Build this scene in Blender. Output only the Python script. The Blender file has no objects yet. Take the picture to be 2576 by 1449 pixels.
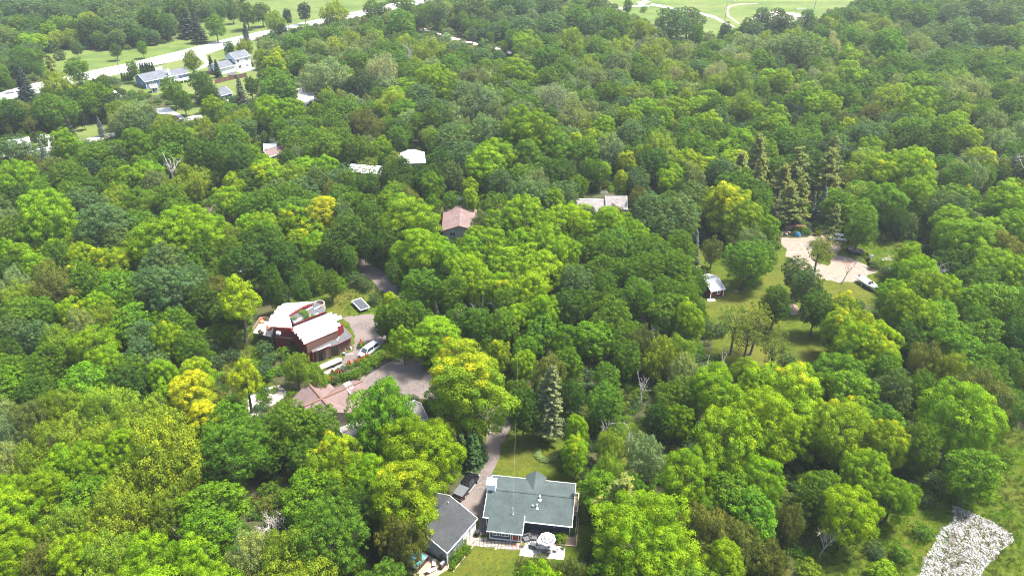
import bpy, math, random
import numpy as np
from mathutils import Vector, Matrix
from mathutils.geometry import tessellate_polygon
S = bpy.context.scene
COL = S.collection
R_ = math.radians
# ------------------------------------------------------------ camera, light
cam_d = bpy.data.cameras.new('camera'); cam = bpy.data.objects.new('camera', cam_d); COL.objects.link(cam)
CF, CP, CH = 1863.0, R_(31.1), 92.0            # focal length for a 2576 wide picture, pitch, height
cam_d.sensor_width = 36.0; cam_d.lens = 36.0 * CF / 2576.0
cam_d.clip_start = 1.0; cam_d.clip_end = 6000.0
cam.location = (0, 0, CH); cam.rotation_euler = (math.pi / 2 - CP, 0, 0)
S.camera = cam
SUN_EL, SUN_AZ = R_(65), R_(76)                # azimuth measured from +Y towards +X
w = bpy.data.worlds.new('World'); S.world = w; w.use_nodes = True
nt = w.node_tree; bg = nt.nodes['Background']
sky = nt.nodes.new('ShaderNodeTexSky'); sky.sky_type = 'NISHITA'; sky.sun_disc = False
sky.sun_elevation = SUN_EL; sky.sun_rotation = SUN_AZ; sky.air_density = 1.3; sky.dust_density = 2.5
nt.links.new(sky.outputs[0], bg.inputs[0]); bg.inputs[1].default_value = 0.125
sl = bpy.data.lights.new('sun', 'SUN'); sl.energy = 4.8; sl.angle = R_(10); sl.color = (1.0, 0.955, 0.88)
sun = bpy.data.objects.new('sun', sl); COL.objects.link(sun)
sd = Vector((math.sin(SUN_AZ) * math.cos(SUN_EL), math.cos(SUN_AZ) * math.cos(SUN_EL), math.sin(SUN_EL)))
sun.rotation_euler = sd.to_track_quat('Z', 'Y').to_euler(); sun.location = (0, 200, 300)
S.view_settings.view_transform = 'Standard'; S.view_settings.look = 'None'
S.view_settings.exposure = 1.85; S.view_settings.gamma = 1.0
S.cycles.max_bounces = 6; S.cycles.diffuse_bounces = 3; S.cycles.glossy_bounces = 2
S.cycles.transmission_bounces = 3; S.cycles.transparent_max_bounces = 4; S.cycles.volume_bounces = 0
S.cycles.use_denoising = True; S.cycles.denoising_prefilter = 'NONE'
S.cycles.filter_width = 1.1
S.cycles.sample_clamp_indirect = 4.0
rnd = random.Random(7); nrg = np.random.default_rng(11)
# ------------------------------------------------------------ picture plan -> ground plan
def G(vx, vy, z=0.0):
    """Ground plan position (metres) of a point surveyed from the aerial view, at height z."""
    dx = (vx - 1288) / CF; dy = -(vy - 724.5) / CF
    d = (dx, math.cos(CP) + dy * math.sin(CP), -math.sin(CP) + dy * math.cos(CP))
    t = (z - CH) / d[2]
    return (d[0] * t, d[1] * t, z)
def SC(x, y, z):                                # metres -> survey units at that place
    return CF / (y * math.cos(CP) - (z - CH) * math.sin(CP))
def PV(x, y, z):
    yy = y * math.cos(CP) - (z - CH) * math.sin(CP); up = y * math.sin(CP) + (z - CH) * math.cos(CP)
    return (1288 + CF * x / yy, 724.5 - CF * up / yy)
SHEETS = {'A1': (0, 0, 2.588), 'A2': (750, 0, 2.588), 'A3': (1500, 0, 2.588), 'A4': (2250, 0, 2.588),
          'B1': (0, 560, 2.588), 'B2': (750, 560, 2.588), 'B3': (1500, 560, 2.588), 'B4': (2250, 560, 2.588),
          'C1': (0, 1120, 2.556), 'C2': (750, 1120, 2.556), 'C3': (1500, 1120, 2.556), 'C4': (2250, 1120, 2.556),
          'K5': (1300, 1370, 4.571), 'K6': (720, 850, 4.829), 'K7': (2000, 640, 4.025), 'K8': (1150, 1560, 8.587),
          'K9': (850, 1080, 6.44), 'KA': (380, 130, 6.133), 'KB': (0, 330, 5.152), 'KC': (740, 380, 4.293), 'KD': (1640, 540, 5.6)}
def V(sh, x, y):
    ox, oy, s = SHEETS[sh]
    return ((ox + x / s) * 0.85867, (oy + y / s) * 0.85867)
def GV(sh, x, y, z=0.0): return G(*V(sh, x, y), z)
def inpoly(px, py, poly):
    n = len(poly); c = False; j = n - 1
    for i in range(n):
        xi, yi = poly[i]; xj, yj = poly[j]
        if (yi > py) != (yj > py) and px < (xj - xi) * (py - yi) / (yj - yi) + xi: c = not c
        j = i
    return c
# ------------------------------------------------------------ materials
def newmat(name):
    m = bpy.data.materials.new(name); m.use_nodes = True
    nt = m.node_tree; b = nt.nodes['Principled BSDF']
    return m, nt, b
def N(nt, typ, **kw):
    n = nt.nodes.new(typ)
    for k, v in kw.items(): setattr(n, k, v)
    return n
def ramp(nt, fac, stops):
    r = nt.nodes.new('ShaderNodeValToRGB'); nt.links.new(fac, r.inputs[0])
    e = r.color_ramp.elements
    while len(e) > 1: e.remove(e[0])
    e[0].position = stops[0][0]; e[0].color = (*stops[0][1], 1)
    for p, c in stops[1:]:
        k = e.new(p); k.color = (*c, 1)
    return r.outputs[0]
def noise(nt, scale, detail=4, rough=0.6, coord='Object', vec=None, mult=(1, 1, 1)):
    tc = nt.nodes.new('ShaderNodeTexCoord'); mp = nt.nodes.new('ShaderNodeMapping')
    mp.inputs['Scale'].default_value = mult
    nt.links.new(tc.outputs[coord] if vec is None else vec, mp.inputs[0])
    n = nt.nodes.new('ShaderNodeTexNoise'); n.inputs['Scale'].default_value = scale
    n.inputs['Detail'].default_value = detail; n.inputs['Roughness'].default_value = rough
    nt.links.new(mp.outputs[0], n.inputs['Vector'])
    return n.outputs['Fac']
def mixc(nt, fac, a, b, mode='MIX'):
    m = nt.nodes.new('ShaderNodeMix'); m.data_type = 'RGBA'; m.blend_type = mode
    for s, v in ((m.inputs[0], fac), (m.inputs[6], a), (m.inputs[7], b)):
        if isinstance(v, (int, float)): s.default_value = v
        elif isinstance(v, tuple): s.default_value = (*v, 1)
        else: nt.links.new(v, s)
    return m.outputs[2]
def bump(nt, b, h, strength=0.4, dist=0.05):
    n = nt.nodes.new('ShaderNodeBump'); n.inputs['Strength'].default_value = strength; n.inputs['Distance'].default_value = dist
    nt.links.new(h, n.inputs['Height']); nt.links.new(n.outputs[0], b.inputs['Normal'])
def speck(name, c0, c1, scale=3.0, rough=0.85, detail=5, big=None, metal=0.0, bmp=0.3, bd=0.03, mult=(1, 1, 1), lo=0.35, hi=0.65, spec=0.3, coord='Object'):
    m, nt, b = newmat(name)
    f = noise(nt, scale, detail, 0.65, mult=mult, coord=coord)
    c = ramp(nt, f, [(lo, c0), (hi, c1)])
    if big:
        f2 = noise(nt, big[0], 3, 0.6, coord=coord)
        c = mixc(nt, ramp(nt, f2, [(0.4, (0, 0, 0)), (0.62, (1, 1, 1))]), c, big[1])
    nt.links.new(c, b.inputs['Base Color'])
    b.inputs['Roughness'].default_value = rough; b.inputs['Metallic'].default_value = metal
    b.inputs['Specular IOR Level'].default_value = spec
    if bmp: bump(nt, b, f, bmp, bd)
    return m
def plain(name, c, rough=0.6, metal=0.0, spec=0.4, var=0.12, sc=2.0):
    d = tuple(max(0, x * (1 - var)) for x in c); u = tuple(min(0.95, x * (1 + var)) for x in c)
    return speck(name, d, u, scale=sc, rough=rough, metal=metal, bmp=0, spec=spec)
def lapmat(name, c, pitch=0.2, axis='Z', rough=0.7):
    """Painted lap siding or ribbed sheet: fine relief lines on the colour."""
    m, nt, b = newmat(name)
    tc = nt.nodes.new('ShaderNodeTexCoord'); sp = nt.nodes.new('ShaderNodeSeparateXYZ'); nt.links.new(tc.outputs['Object'], sp.inputs[0])
    md = N(nt, 'ShaderNodeMath', operation='MODULO')
    if axis == 'XY':
        ad = N(nt, 'ShaderNodeMath', operation='ADD'); nt.links.new(sp.outputs[0], ad.inputs[0]); nt.links.new(sp.outputs[1], ad.inputs[1])
        a2 = N(nt, 'ShaderNodeMath', operation='ADD'); nt.links.new(ad.outputs[0], a2.inputs[0]); a2.inputs[1].default_value = 200.0
        nt.links.new(a2.outputs[0], md.inputs[0])
    else:
        a2 = N(nt, 'ShaderNodeMath', operation='ADD'); nt.links.new(sp.outputs['XYZ'.index(axis)], a2.inputs[0]); a2.inputs[1].default_value = 200.0
        nt.links.new(a2.outputs[0], md.inputs[0])
    md.inputs[1].default_value = pitch
    dv = N(nt, 'ShaderNodeMath', operation='DIVIDE'); nt.links.new(md.outputs[0], dv.inputs[0]); dv.inputs[1].default_value = pitch
    f = noise(nt, 1.4, 4)
    c0 = ramp(nt, f, [(0.3, tuple(x * 0.82 for x in c)), (0.7, tuple(min(.9, x * 1.12) for x in c))])
    line = ramp(nt, dv.outputs[0], [(0.0, (0.62,) * 3), (0.12, (1, 1, 1)), (1.0, (0.93,) * 3)])
    nt.links.new(mixc(nt, 1.0, c0, line, 'MULTIPLY'), b.inputs['Base Color'])
    b.inputs['Roughness'].default_value = rough; b.inputs['Specular IOR Level'].default_value = 0.25
    bump(nt, b, dv.outputs[0], 0.5, 0.03)
    return m
def shingle(name, c0, c1):
    m, nt, b = newmat(name)
    tc = nt.nodes.new('ShaderNodeTexCoord')
    br = nt.nodes.new('ShaderNodeTexBrick'); nt.links.new(tc.outputs['UV'], br.inputs['Vector'])
    br.inputs['Scale'].default_value = 1.0; br.inputs['Brick Width'].default_value = 0.33; br.inputs['Row Height'].default_value = 0.15
    br.inputs['Mortar Size'].default_value = 0.012; br.inputs['Color1'].default_value = (*c0, 1); br.inputs['Color2'].default_value = (*c1, 1)
    br.inputs['Mortar'].default_value = (*[x * 0.55 for x in c0], 1); br.inputs['Bias'].default_value = 0.0
    f = noise(nt, 9.0, 5, 0.8); f2 = noise(nt, 0.5, 4)
    c = mixc(nt, 0.65, br.outputs['Color'], ramp(nt, f, [(0.32, tuple(x * 0.6 for x in c0)), (0.5, c0), (0.7, tuple(x * 1.5 for x in c1))]))
    c = mixc(nt, 1.0, c, ramp(nt, f2, [(0.35, (0.85,) * 3), (0.65, (1.12,) * 3)]), 'MULTIPLY')
    nt.links.new(c, b.inputs['Base Color']); b.inputs['Roughness'].default_value = 0.9; b.inputs['Specular IOR Level'].default_value = 0.2
    bump(nt, b, f, 0.5, 0.03)
    return m
def leafmat(name, needle=False):
    m, nt, b = newmat(name)
    at = N(nt, 'ShaderNodeAttribute', attribute_type='INSTANCER', attribute_name='tint')
    fl = N(nt, 'ShaderNodeAttribute', attribute_type='INSTANCER', attribute_name='flush')
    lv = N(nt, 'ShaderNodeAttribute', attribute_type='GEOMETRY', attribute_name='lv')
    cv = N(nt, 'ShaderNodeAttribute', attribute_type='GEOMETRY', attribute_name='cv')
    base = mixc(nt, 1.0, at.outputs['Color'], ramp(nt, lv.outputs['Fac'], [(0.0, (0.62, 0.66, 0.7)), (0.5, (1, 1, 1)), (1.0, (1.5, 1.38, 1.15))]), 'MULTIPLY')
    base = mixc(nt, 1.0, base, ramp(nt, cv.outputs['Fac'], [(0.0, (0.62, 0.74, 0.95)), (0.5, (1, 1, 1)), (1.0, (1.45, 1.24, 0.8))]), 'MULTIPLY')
    # yellowing branches: clusters whose own random value lies under the tree's share
    ad = N(nt, 'ShaderNodeMath', operation='SUBTRACT'); nt.links.new(fl.outputs['Fac'], ad.inputs[0])
    cf = N(nt, 'ShaderNodeAttribute', attribute_type='GEOMETRY', attribute_name='cf'); nt.links.new(cf.outputs['Fac'], ad.inputs[1])
    mu = N(nt, 'ShaderNodeMath', operation='MULTIPLY', use_clamp=True); nt.links.new(ad.outputs[0], mu.inputs[0]); mu.inputs[1].default_value = 6.0
    base = mixc(nt, mu.outputs[0], base, (0.36, 0.36, 0.006))
    nt.links.new(base, b.inputs['Base Color']); b.inputs['Roughness'].default_value = 0.6; b.inputs['Specular IOR Level'].default_value = 0.12
    if needle: return m
    tr = nt.nodes.new('ShaderNodeBsdfTranslucent')
    nt.links.new(mixc(nt, 1.0, base, (1.35, 1.35, 0.5), 'MULTIPLY'), tr.inputs[0])
    mx = nt.nodes.new('ShaderNodeMixShader'); mx.inputs[0].default_value = 0.36
    nt.links.new(b.outputs[0], mx.inputs[1]); nt.links.new(tr.outputs[0], mx.inputs[2])
    nt.links.new(mx.outputs[0], nt.nodes['Material Output'].inputs[0])
    return m
M = {}
M['leaf'] = leafmat('leaf'); M['needle'] = leafmat('needle', True)
M['bark'] = speck('bark', (0.05, 0.04, 0.032), (0.13, 0.11, 0.09), 6, mult=(1, 1, 0.25))
M['deadwood'] = speck('dead_wood', (0.26, 0.23, 0.2), (0.5, 0.46, 0.42), 5, mult=(1, 1, 0.3))
M['gravel'] = speck('gravel', (0.051, 0.042, 0.039), (0.129, 0.105, 0.095), 2.2, detail=9, big=(0.16, (0.117, 0.094, 0.083)), bmp=0.6, bd=0.06)
M['pale_gravel'] = speck('pale_gravel', (0.36, 0.31, 0.27), (0.56, 0.5, 0.45), 1.2, detail=8, big=(0.12, (0.42, 0.34, 0.29)), bmp=0.4)
M['reddirt'] = speck('red_dirt', (0.10, 0.082, 0.066), (0.20, 0.172, 0.142), 0.9, detail=9, big=(0.13, (0.20, 0.128, 0.092)), bmp=0.5)
M['concrete'] = speck('concrete', (0.383, 0.365, 0.340), (0.510, 0.489, 0.459), 0.8, detail=8, big=(0.08, (0.425, 0.399, 0.374)), bmp=0.2)
M['asphalt'] = speck('pale_asphalt', (0.318, 0.307, 0.289), (0.405, 0.390, 0.376), 0.5, detail=8, bmp=0.15)
M['white'] = plain('white_paint', (0.78, 0.78, 0.77)); M['whitemetal'] = speck('white_metal', (0.70, 0.70, 0.71), (0.82, 0.82, 0.83), 0.7, rough=0.45, bmp=0, detail=3)
M['navy'] = lapmat('slate_blue_siding', (0.075, 0.085, 0.115), 0.2); M['bluegrey'] = lapmat('blue_grey_ribbed_siding', (0.225, 0.251, 0.292), 0.3, 'XY')
M['darkblue'] = lapmat('dark_blue_grey_siding', (0.055, 0.065, 0.095), 0.3, 'XY')
M['ranchblue'] = lapmat('ranch_blue_siding', (0.14, 0.19, 0.27), 0.2); M['brightblue'] = lapmat('bright_blue_siding', (0.075, 0.18, 0.42), 0.2)
M['whiteside'] = lapmat('white_siding', (0.66, 0.66, 0.67), 0.2); M['redside'] = lapmat('barn_red_siding', (0.124, 0.014, 0.012), 0.28, 'XY')
M['greywall'] = lapmat('grey_siding', (0.26, 0.255, 0.25), 0.22); M['beige'] = lapmat('beige_siding', (0.42, 0.33, 0.27), 0.2)
M['greenroof'] = shingle('grey_green_shingle', (0.040, 0.054, 0.052), (0.061, 0.077, 0.075))
M['greyroof'] = shingle('charcoal_shingle', (0.031, 0.034, 0.035), (0.048, 0.050, 0.052))
M['pinkroof'] = shingle('rose_brown_shingle', (0.118, 0.080, 0.074), (0.171, 0.118, 0.109))
M['paleroof'] = shingle('pale_grey_shingle', (0.148, 0.133, 0.125), (0.197, 0.182, 0.175)); M['lilacroof'] = shingle('blue_grey_shingle', (0.083, 0.088, 0.102), (0.114, 0.122, 0.139))
M['silverroof'] = speck('silver_roof', (0.221, 0.225, 0.234), (0.289, 0.292, 0.301), 1.5, rough=0.5)
M['glass'] = plain('dark_glass', (0.03, 0.035, 0.04), rough=0.08, spec=0.9, var=0.3); M['door_red'] = plain('red_door', (0.34, 0.03, 0.035))
M['wood'] = speck('weathered_wood', (0.20, 0.13, 0.09), (0.36, 0.25, 0.18), 4, mult=(1, 6, 6)); M['palewood'] = speck('pale_lumber', (0.46, 0.40, 0.32), (0.66, 0.60, 0.52), 3, mult=(0.4, 5, 5))
M['brownwood'] = speck('brown_wood', (0.075, 0.042, 0.03), (0.16, 0.085, 0.06), 3, mult=(5, 5, 1)); M['black'] = plain('black', (0.015, 0.015, 0.017), rough=0.4)
M['rubber'] = plain('tyre_rubber', (0.02, 0.02, 0.02), rough=0.9); M['chrome'] = plain('bright_metal', (0.55, 0.55, 0.56), rough=0.3, metal=0.6)
M['blackpaint'] = plain('black_car_paint', (0.006, 0.006, 0.007), rough=0.15, spec=0.4); M['silverpaint'] = plain('silver_car_paint', (0.62, 0.63, 0.62), rough=0.25, spec=0.6, var=0.03)
M['whitepaint'] = plain('white_car_paint', (0.74, 0.76, 0.76), rough=0.25, spec=0.6, var=0.03); M['greyfab'] = plain('charcoal_fabric', (0.07, 0.075, 0.08), rough=0.95)
M['cream'] = plain('cream_fabric', (0.56, 0.51, 0.45), rough=0.95); M['water'] = plain('pool_water', (0.08, 0.42, 0.55), rough=0.05, spec=0.8, var=0.15)
M['terra'] = plain('terracotta', (0.34, 0.13, 0.08)); M['tail'] = plain('tail_light', (0.4, 0.01, 0.01), rough=0.2); M['bluetarp'] = speck('blue_tarp', (0.02, 0.12, 0.42), (0.05, 0.25, 0.62), 3, rough=0.4)
M['stone'] = speck('flagstone', (0.191, 0.160, 0.122), (0.332, 0.287, 0.230), 2.5, coord='Generated'); M['rock'] = speck('limestone_rock', (0.183, 0.176, 0.165), (0.351, 0.337, 0.323), 1.6, bmp=0.6, bd=0.1)
M['rubble_soil'] = speck('rubble_soil', (0.05, 0.046, 0.042), (0.13, 0.12, 0.112), 3, detail=8); M['paver'] = speck('pale_paver', (0.253, 0.225, 0.202), (0.357, 0.328, 0.305), 2.5, detail=7); M['mulch'] = speck('dark_mulch', (0.03, 0.022, 0.018), (0.08, 0.06, 0.05), 6)
M['sumac'] = speck('sumac_red', (0.20, 0.035, 0.015), (0.38, 0.085, 0.04), 8); M['matting'] = speck('trampoline_mat', (0.030, 0.034, 0.044), (0.055, 0.061, 0.074), 3)
M['greymetal'] = plain('grey_metal', (0.168, 0.174, 0.180), rough=0.45, metal=0.3); M['felt'] = speck('roof_felt', (0.045, 0.045, 0.050), (0.085, 0.085, 0.090), 2.5)
M['pole'] = speck('utility_pole_wood', (0.13, 0.10, 0.08), (0.25, 0.21, 0.18), 5, mult=(1, 1, 0.2)); M['wire'] = plain('wire', (0.18, 0.18, 0.18))
M['palewire'] = plain('bright_wire', (0.6, 0.6, 0.6)); M['clay'] = plain('orange_clay', (0.45, 0.17, 0.09)); M['plastic_black'] = speck('black_sheet', (0.012, 0.013, 0.017), (0.04, 0.042, 0.05), 5, rough=0.5)
def grassmat(name, a, b_, c, big=0.05, mid=0.35, bmpd=0.08):
    m, nt, b = newmat(name)
    f = noise(nt, 1.7, 8, 0.78); f1 = noise(nt, mid, 5, 0.65); f2 = noise(nt, big, 4, 0.6)
    col = ramp(nt, f, [(0.3, tuple(x * 0.55 for x in a)), (0.5, a), (0.72, tuple(x * 1.5 for x in b_))])
    col = mixc(nt, ramp(nt, f1, [(0.42, (0, 0, 0)), (0.6, (1, 1, 1))]), col, mixc(nt, 0.6, col, b_)); col = mixc(nt, 1.0, col, ramp(nt, noise(nt, mid * 0.55, 5, 0.7, mult=(1, 2.2, 1)), [(0.36, (0.66, 0.74, 0.8)), (0.56, (1.08, 1.06, 1.0))]), 'MULTIPLY')
    col = mixc(nt, ramp(nt, f2, [(0.46, (0, 0, 0)), (0.66, (1, 1, 1))]), col, mixc(nt, 0.55, col, c))
    nt.links.new(col, b.inputs['Base Color']); b.inputs['Roughness'].default_value = 1.0; b.inputs['Specular IOR Level'].default_value = 0.1
    bump(nt, b, f, 0.9, bmpd)
    return m
M['lawn'] = grassmat('lawn', (0.033, 0.054, 0.004), (0.060, 0.077, 0.005), (0.090, 0.078, 0.015))
M['wild'] = grassmat('wild_grass', (0.027, 0.051, 0.003), (0.055, 0.075, 0.005), (0.083, 0.071, 0.015), 0.09, 0.6)
M['field'] = grassmat('far_field', (0.060, 0.090, 0.018), (0.086, 0.116, 0.028), (0.12, 0.125, 0.045), 0.02, 0.06)
M['floor'] = grassmat('forest_floor', (0.03, 0.038, 0.014), (0.045, 0.05, 0.02), (0.07, 0.052, 0.03), 0.06, 0.3)
# ------------------------------------------------------------ mesh helpers
def tag(o, label=None, cat=None, group=None, kind=None):
    if label: o['label'] = label
    if cat: o['category'] = cat
    if group: o['group'] = group
    if kind: o['kind'] = kind
    return o
def empty(name, loc, rz=0.0, label=None, cat=None, group=None):
    o = bpy.data.objects.new(name, None); COL.objects.link(o); o.location = loc; o.rotation_euler = (0, 0, rz)
    o.empty_display_size = 0.5
    return tag(o, label, cat, group)
def link(name, me, parent=None):
    o = bpy.data.objects.new(name, me); COL.objects.link(o)
    if parent is not None: o.parent = parent
    return o
class MB:
    def __init__(s): s.v = []; s.f = []; s.uv = []; s.mi = []
    def poly(s, pts, uv=None, mi=0):
        i = len(s.v); s.v += [tuple(p) for p in pts]; s.f.append(tuple(range(i, i + len(pts))))
        s.uv += uv if uv else [(0, 0)] * len(pts); s.mi.append(mi); return s
    def hull(s, bot, top, mi=0):                  # prism between two outlines with the same point count (counter-clockwise seen from above)
        n = len(bot)
        s.poly(list(reversed(bot)), mi=mi); s.poly(top, mi=mi)
        for i in range(n):
            j = (i + 1) % n; s.poly([bot[i], bot[j], top[j], top[i]], mi=mi)
        return s
    def box(s, x0, x1, y0, y1, z0, z1, mi=0):
        return s.hull([(x0, y0, z0), (x1, y0, z0), (x1, y1, z0), (x0, y1, z0)], [(x0, y0, z1), (x1, y0, z1), (x1, y1, z1), (x0, y1, z1)], mi)
    def tube(s, p0, p1, r0, r1=None, n=6, cap=True, mi=0):
        r1 = r0 if r1 is None else r1
        p0 = Vector(p0); p1 = Vector(p1); d = (p1 - p0)
        if d.length < 1e-6: return s
        d.normalize(); a = d.orthogonal().normalized(); b = d.cross(a)
        c0 = [tuple(p0 + (a * math.cos(t) + b * math.sin(t)) * r0) for t in [2 * math.pi * k / n for k in range(n)]]
        c1 = [tuple(p1 + (a * math.cos(t) + b * math.sin(t)) * r1) for t in [2 * math.pi * k / n for k in range(n)]]
        for i in range(n):
            j = (i + 1) % n; s.poly([c0[i], c0[j], c1[j], c1[i]], mi=mi)
        if cap: s.poly(c0[::-1], mi=mi); s.poly(c1, mi=mi)
        return s
    def bar(s, p0, p1, w_, h):                    # rectangular bar lying between two points
        p0 = Vector(p0); p1 = Vector(p1); d = (p1 - p0).normalized(); up = Vector((0, 0, 1))
        if abs(d.z) > 0.95: up = Vector((1, 0, 0))
        a = d.cross(up).normalized() * (w_ / 2); b = a.cross(d).normalized() * (h / 2)
        q0 = [p0 - a - b, p0 + a - b, p0 + a + b, p0 - a + b]; q1 = [p1 - a - b, p1 + a - b, p1 + a + b, p1 - a + b]
        for i in range(4):
            j = (i + 1) % 4; s.poly([q0[i], q1[i], q1[j], q0[j]])
        s.poly(q0); s.poly(q1[::-1]); return s
    def loft(s, rings, close=True, cap=True, mi=0):
        n = len(rings[0])
        for a, b in zip(rings[:-1], rings[1:]):
            for i in range(n if close else n - 1):
                j = (i + 1) % n; s.poly([a[i], a[j], b[j], b[i]], mi=mi)
        if cap: s.poly(rings[0][::-1], mi=mi); s.poly(rings[-1], mi=mi)
        return s
    def build(s, name, mat, parent=None, bevel=0.0, smooth=False):
        me = bpy.data.meshes.new(name); me.from_pydata(s.v, [], s.f)
        uvl = me.uv_layers.new(name='UVMap'); uvl.data.foreach_set('uv', np.array(s.uv, dtype=np.float32).ravel())
        for m_ in (mat if isinstance(mat, (list, tuple)) else [mat]): me.materials.append(M[m_])
        if any(s.mi): me.polygons.foreach_set('material_index', s.mi)
        if smooth: me.shade_smooth()
        me.update()
        o = link(name, me, parent)
        if bevel: b = o.modifiers.new('bevel', 'BEVEL'); b.width = bevel; b.segments = 2; b.limit_method = 'ANGLE'
        return o
def ground_sheet(name, pts, z, mat, jit=0.25, seg=1.2, label=None):
    out = []; rr = random.Random(len(pts) * 31 + int(pts[0][0] * 7))
    n = len(pts)
    for i in range(n):
        a = pts[i]; b = pts[(i + 1) % n]; L = math.hypot(b[0] - a[0], b[1] - a[1]); k = max(1, int(L / seg))
        nx, ny = (b[1] - a[1]) / max(L, 1e-6), -(b[0] - a[0]) / max(L, 1e-6); ph = rr.uniform(0, 6)
        for t in range(k):
            q = t / k; j = rr.uniform(-jit, jit) + jit * math.sin(ph + q * L * 0.7)
            out.append(Vector((a[0] + (b[0] - a[0]) * q + nx * j, a[1] + (b[1] - a[1]) * q + ny * j, z)))
    tri = tessellate_polygon([out])
    me = bpy.data.meshes.new(name)
    fs = []
    for t in tri:
        a, b, c = (out[i] for i in t)
        fs.append(t if (b - a).cross(c - a).z > 0 else t[::-1])
    me.from_pydata([tuple(p) for p in out], [], fs); me.materials.append(M[mat]); me.update()
    o = link(name, me); o['kind'] = 'structure'
    if label: o['label'] = label
    return o
def npmesh(name, verts, faces, attrs, mats, mi=None):
    """quads/tris from numpy arrays"""
    me = bpy.data.meshes.new(name); nv = len(verts); nf = len(faces); k = faces.shape[1]
    me.vertices.add(nv); me.vertices.foreach_set('co', verts.astype(np.float32).ravel())
    me.loops.add(nf * k); me.loops.foreach_set('vertex_index', faces.astype(np.int32).ravel())
    me.polygons.add(nf); me.polygons.foreach_set('loop_start', (np.arange(nf) * k).astype(np.int32))
    if mi is not None: me.polygons.foreach_set('material_index', mi.astype(np.int32))
    for a, val in attrs.items():
        at = me.attributes.new(a, 'FLOAT', 'POINT'); at.data.foreach_set('value', val.astype(np.float32))
    for m_ in mats: me.materials.append(M[m_])
    me.update(calc_edges=True); return me
# ------------------------------------------------------------ foliage
def cards(P, Nn, sl_, sw, rg, tip=0.35):
    """bent leaf sprays: one quad each, at P facing about Nn; returns verts, faces"""
    n = len(P); Nn = Nn / (np.linalg.norm(Nn, axis=1, keepdims=True) + 1e-9)
    a = rg.normal(size=(n, 3)); a -= Nn * (a * Nn).sum(1, keepdims=True); a /= (np.linalg.norm(a, axis=1, keepdims=True) + 1e-9)
    b = np.cross(Nn, a); L = (sl_ * rg.uniform(0.7, 1.3, n))[:, None]; W = (sw * rg.uniform(0.7, 1.3, n))[:, None]
    v = np.empty((n, 4, 3))
    v[:, 0] = P - a * L * 0.5; v[:, 1] = P + b * W * 0.5 + Nn * W * 0.12; v[:, 2] = P + a * L * 0.5 - Nn * L * tip * 0.4; v[:, 3] = P - b * W * 0.5 + Nn * W * 0.12
    return v.reshape(-1, 3), np.arange(n * 4).reshape(-1, 4)
def rdir(n, rg):
    d = rg.normal(size=(n, 3)); return d / np.linalg.norm(d, axis=1, keepdims=True)
def tubes_np(paths, n=5):
    V_, F_, b = [], [], 0
    for pts, rad in paths:
        pts = np.array(pts, float); k = len(pts)
        for i in range(k):
            d = pts[min(i + 1, k - 1)] - pts[max(i - 1, 0)]; d /= np.linalg.norm(d) + 1e-9
            a = np.cross(d, [0.3, 0.9, 0.1]); a /= np.linalg.norm(a) + 1e-9; c = np.cross(d, a)
            t = np.arange(n) * 2 * np.pi / n
            V_.append(pts[i] + rad[i] * (np.cos(t)[:, None] * a + np.sin(t)[:, None] * c))
        for i in range(k - 1):
            for j in range(n):
                q = (j + 1) % n; F_.append([b + i * n + j, b + i * n + q, b + (i + 1) * n + q, b + (i + 1) * n + j])
        b += k * n
    return np.concatenate(V_), np.array(F_)
def limb(p0, p1, r0, r1, rg, k=5, wob=0.06):
    p0 = np.array(p0, float); p1 = np.array(p1, float); L = np.linalg.norm(p1 - p0); out = []; rr = []
    off = rg.normal(size=3) * L * wob
    for i in range(k):
        t = i / (k - 1); out.append(p0 + (p1 - p0) * t + off * math.sin(math.pi * t) + np.array([0, 0, -L * 0.08 * math.sin(math.pi * t)]) + (rg.normal(size=3) * L * 0.015 if 0 < i < k - 1 else 0))
        rr.append(r0 + (r1 - r0) * t)
    return out, rr
class Proto: pass
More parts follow.
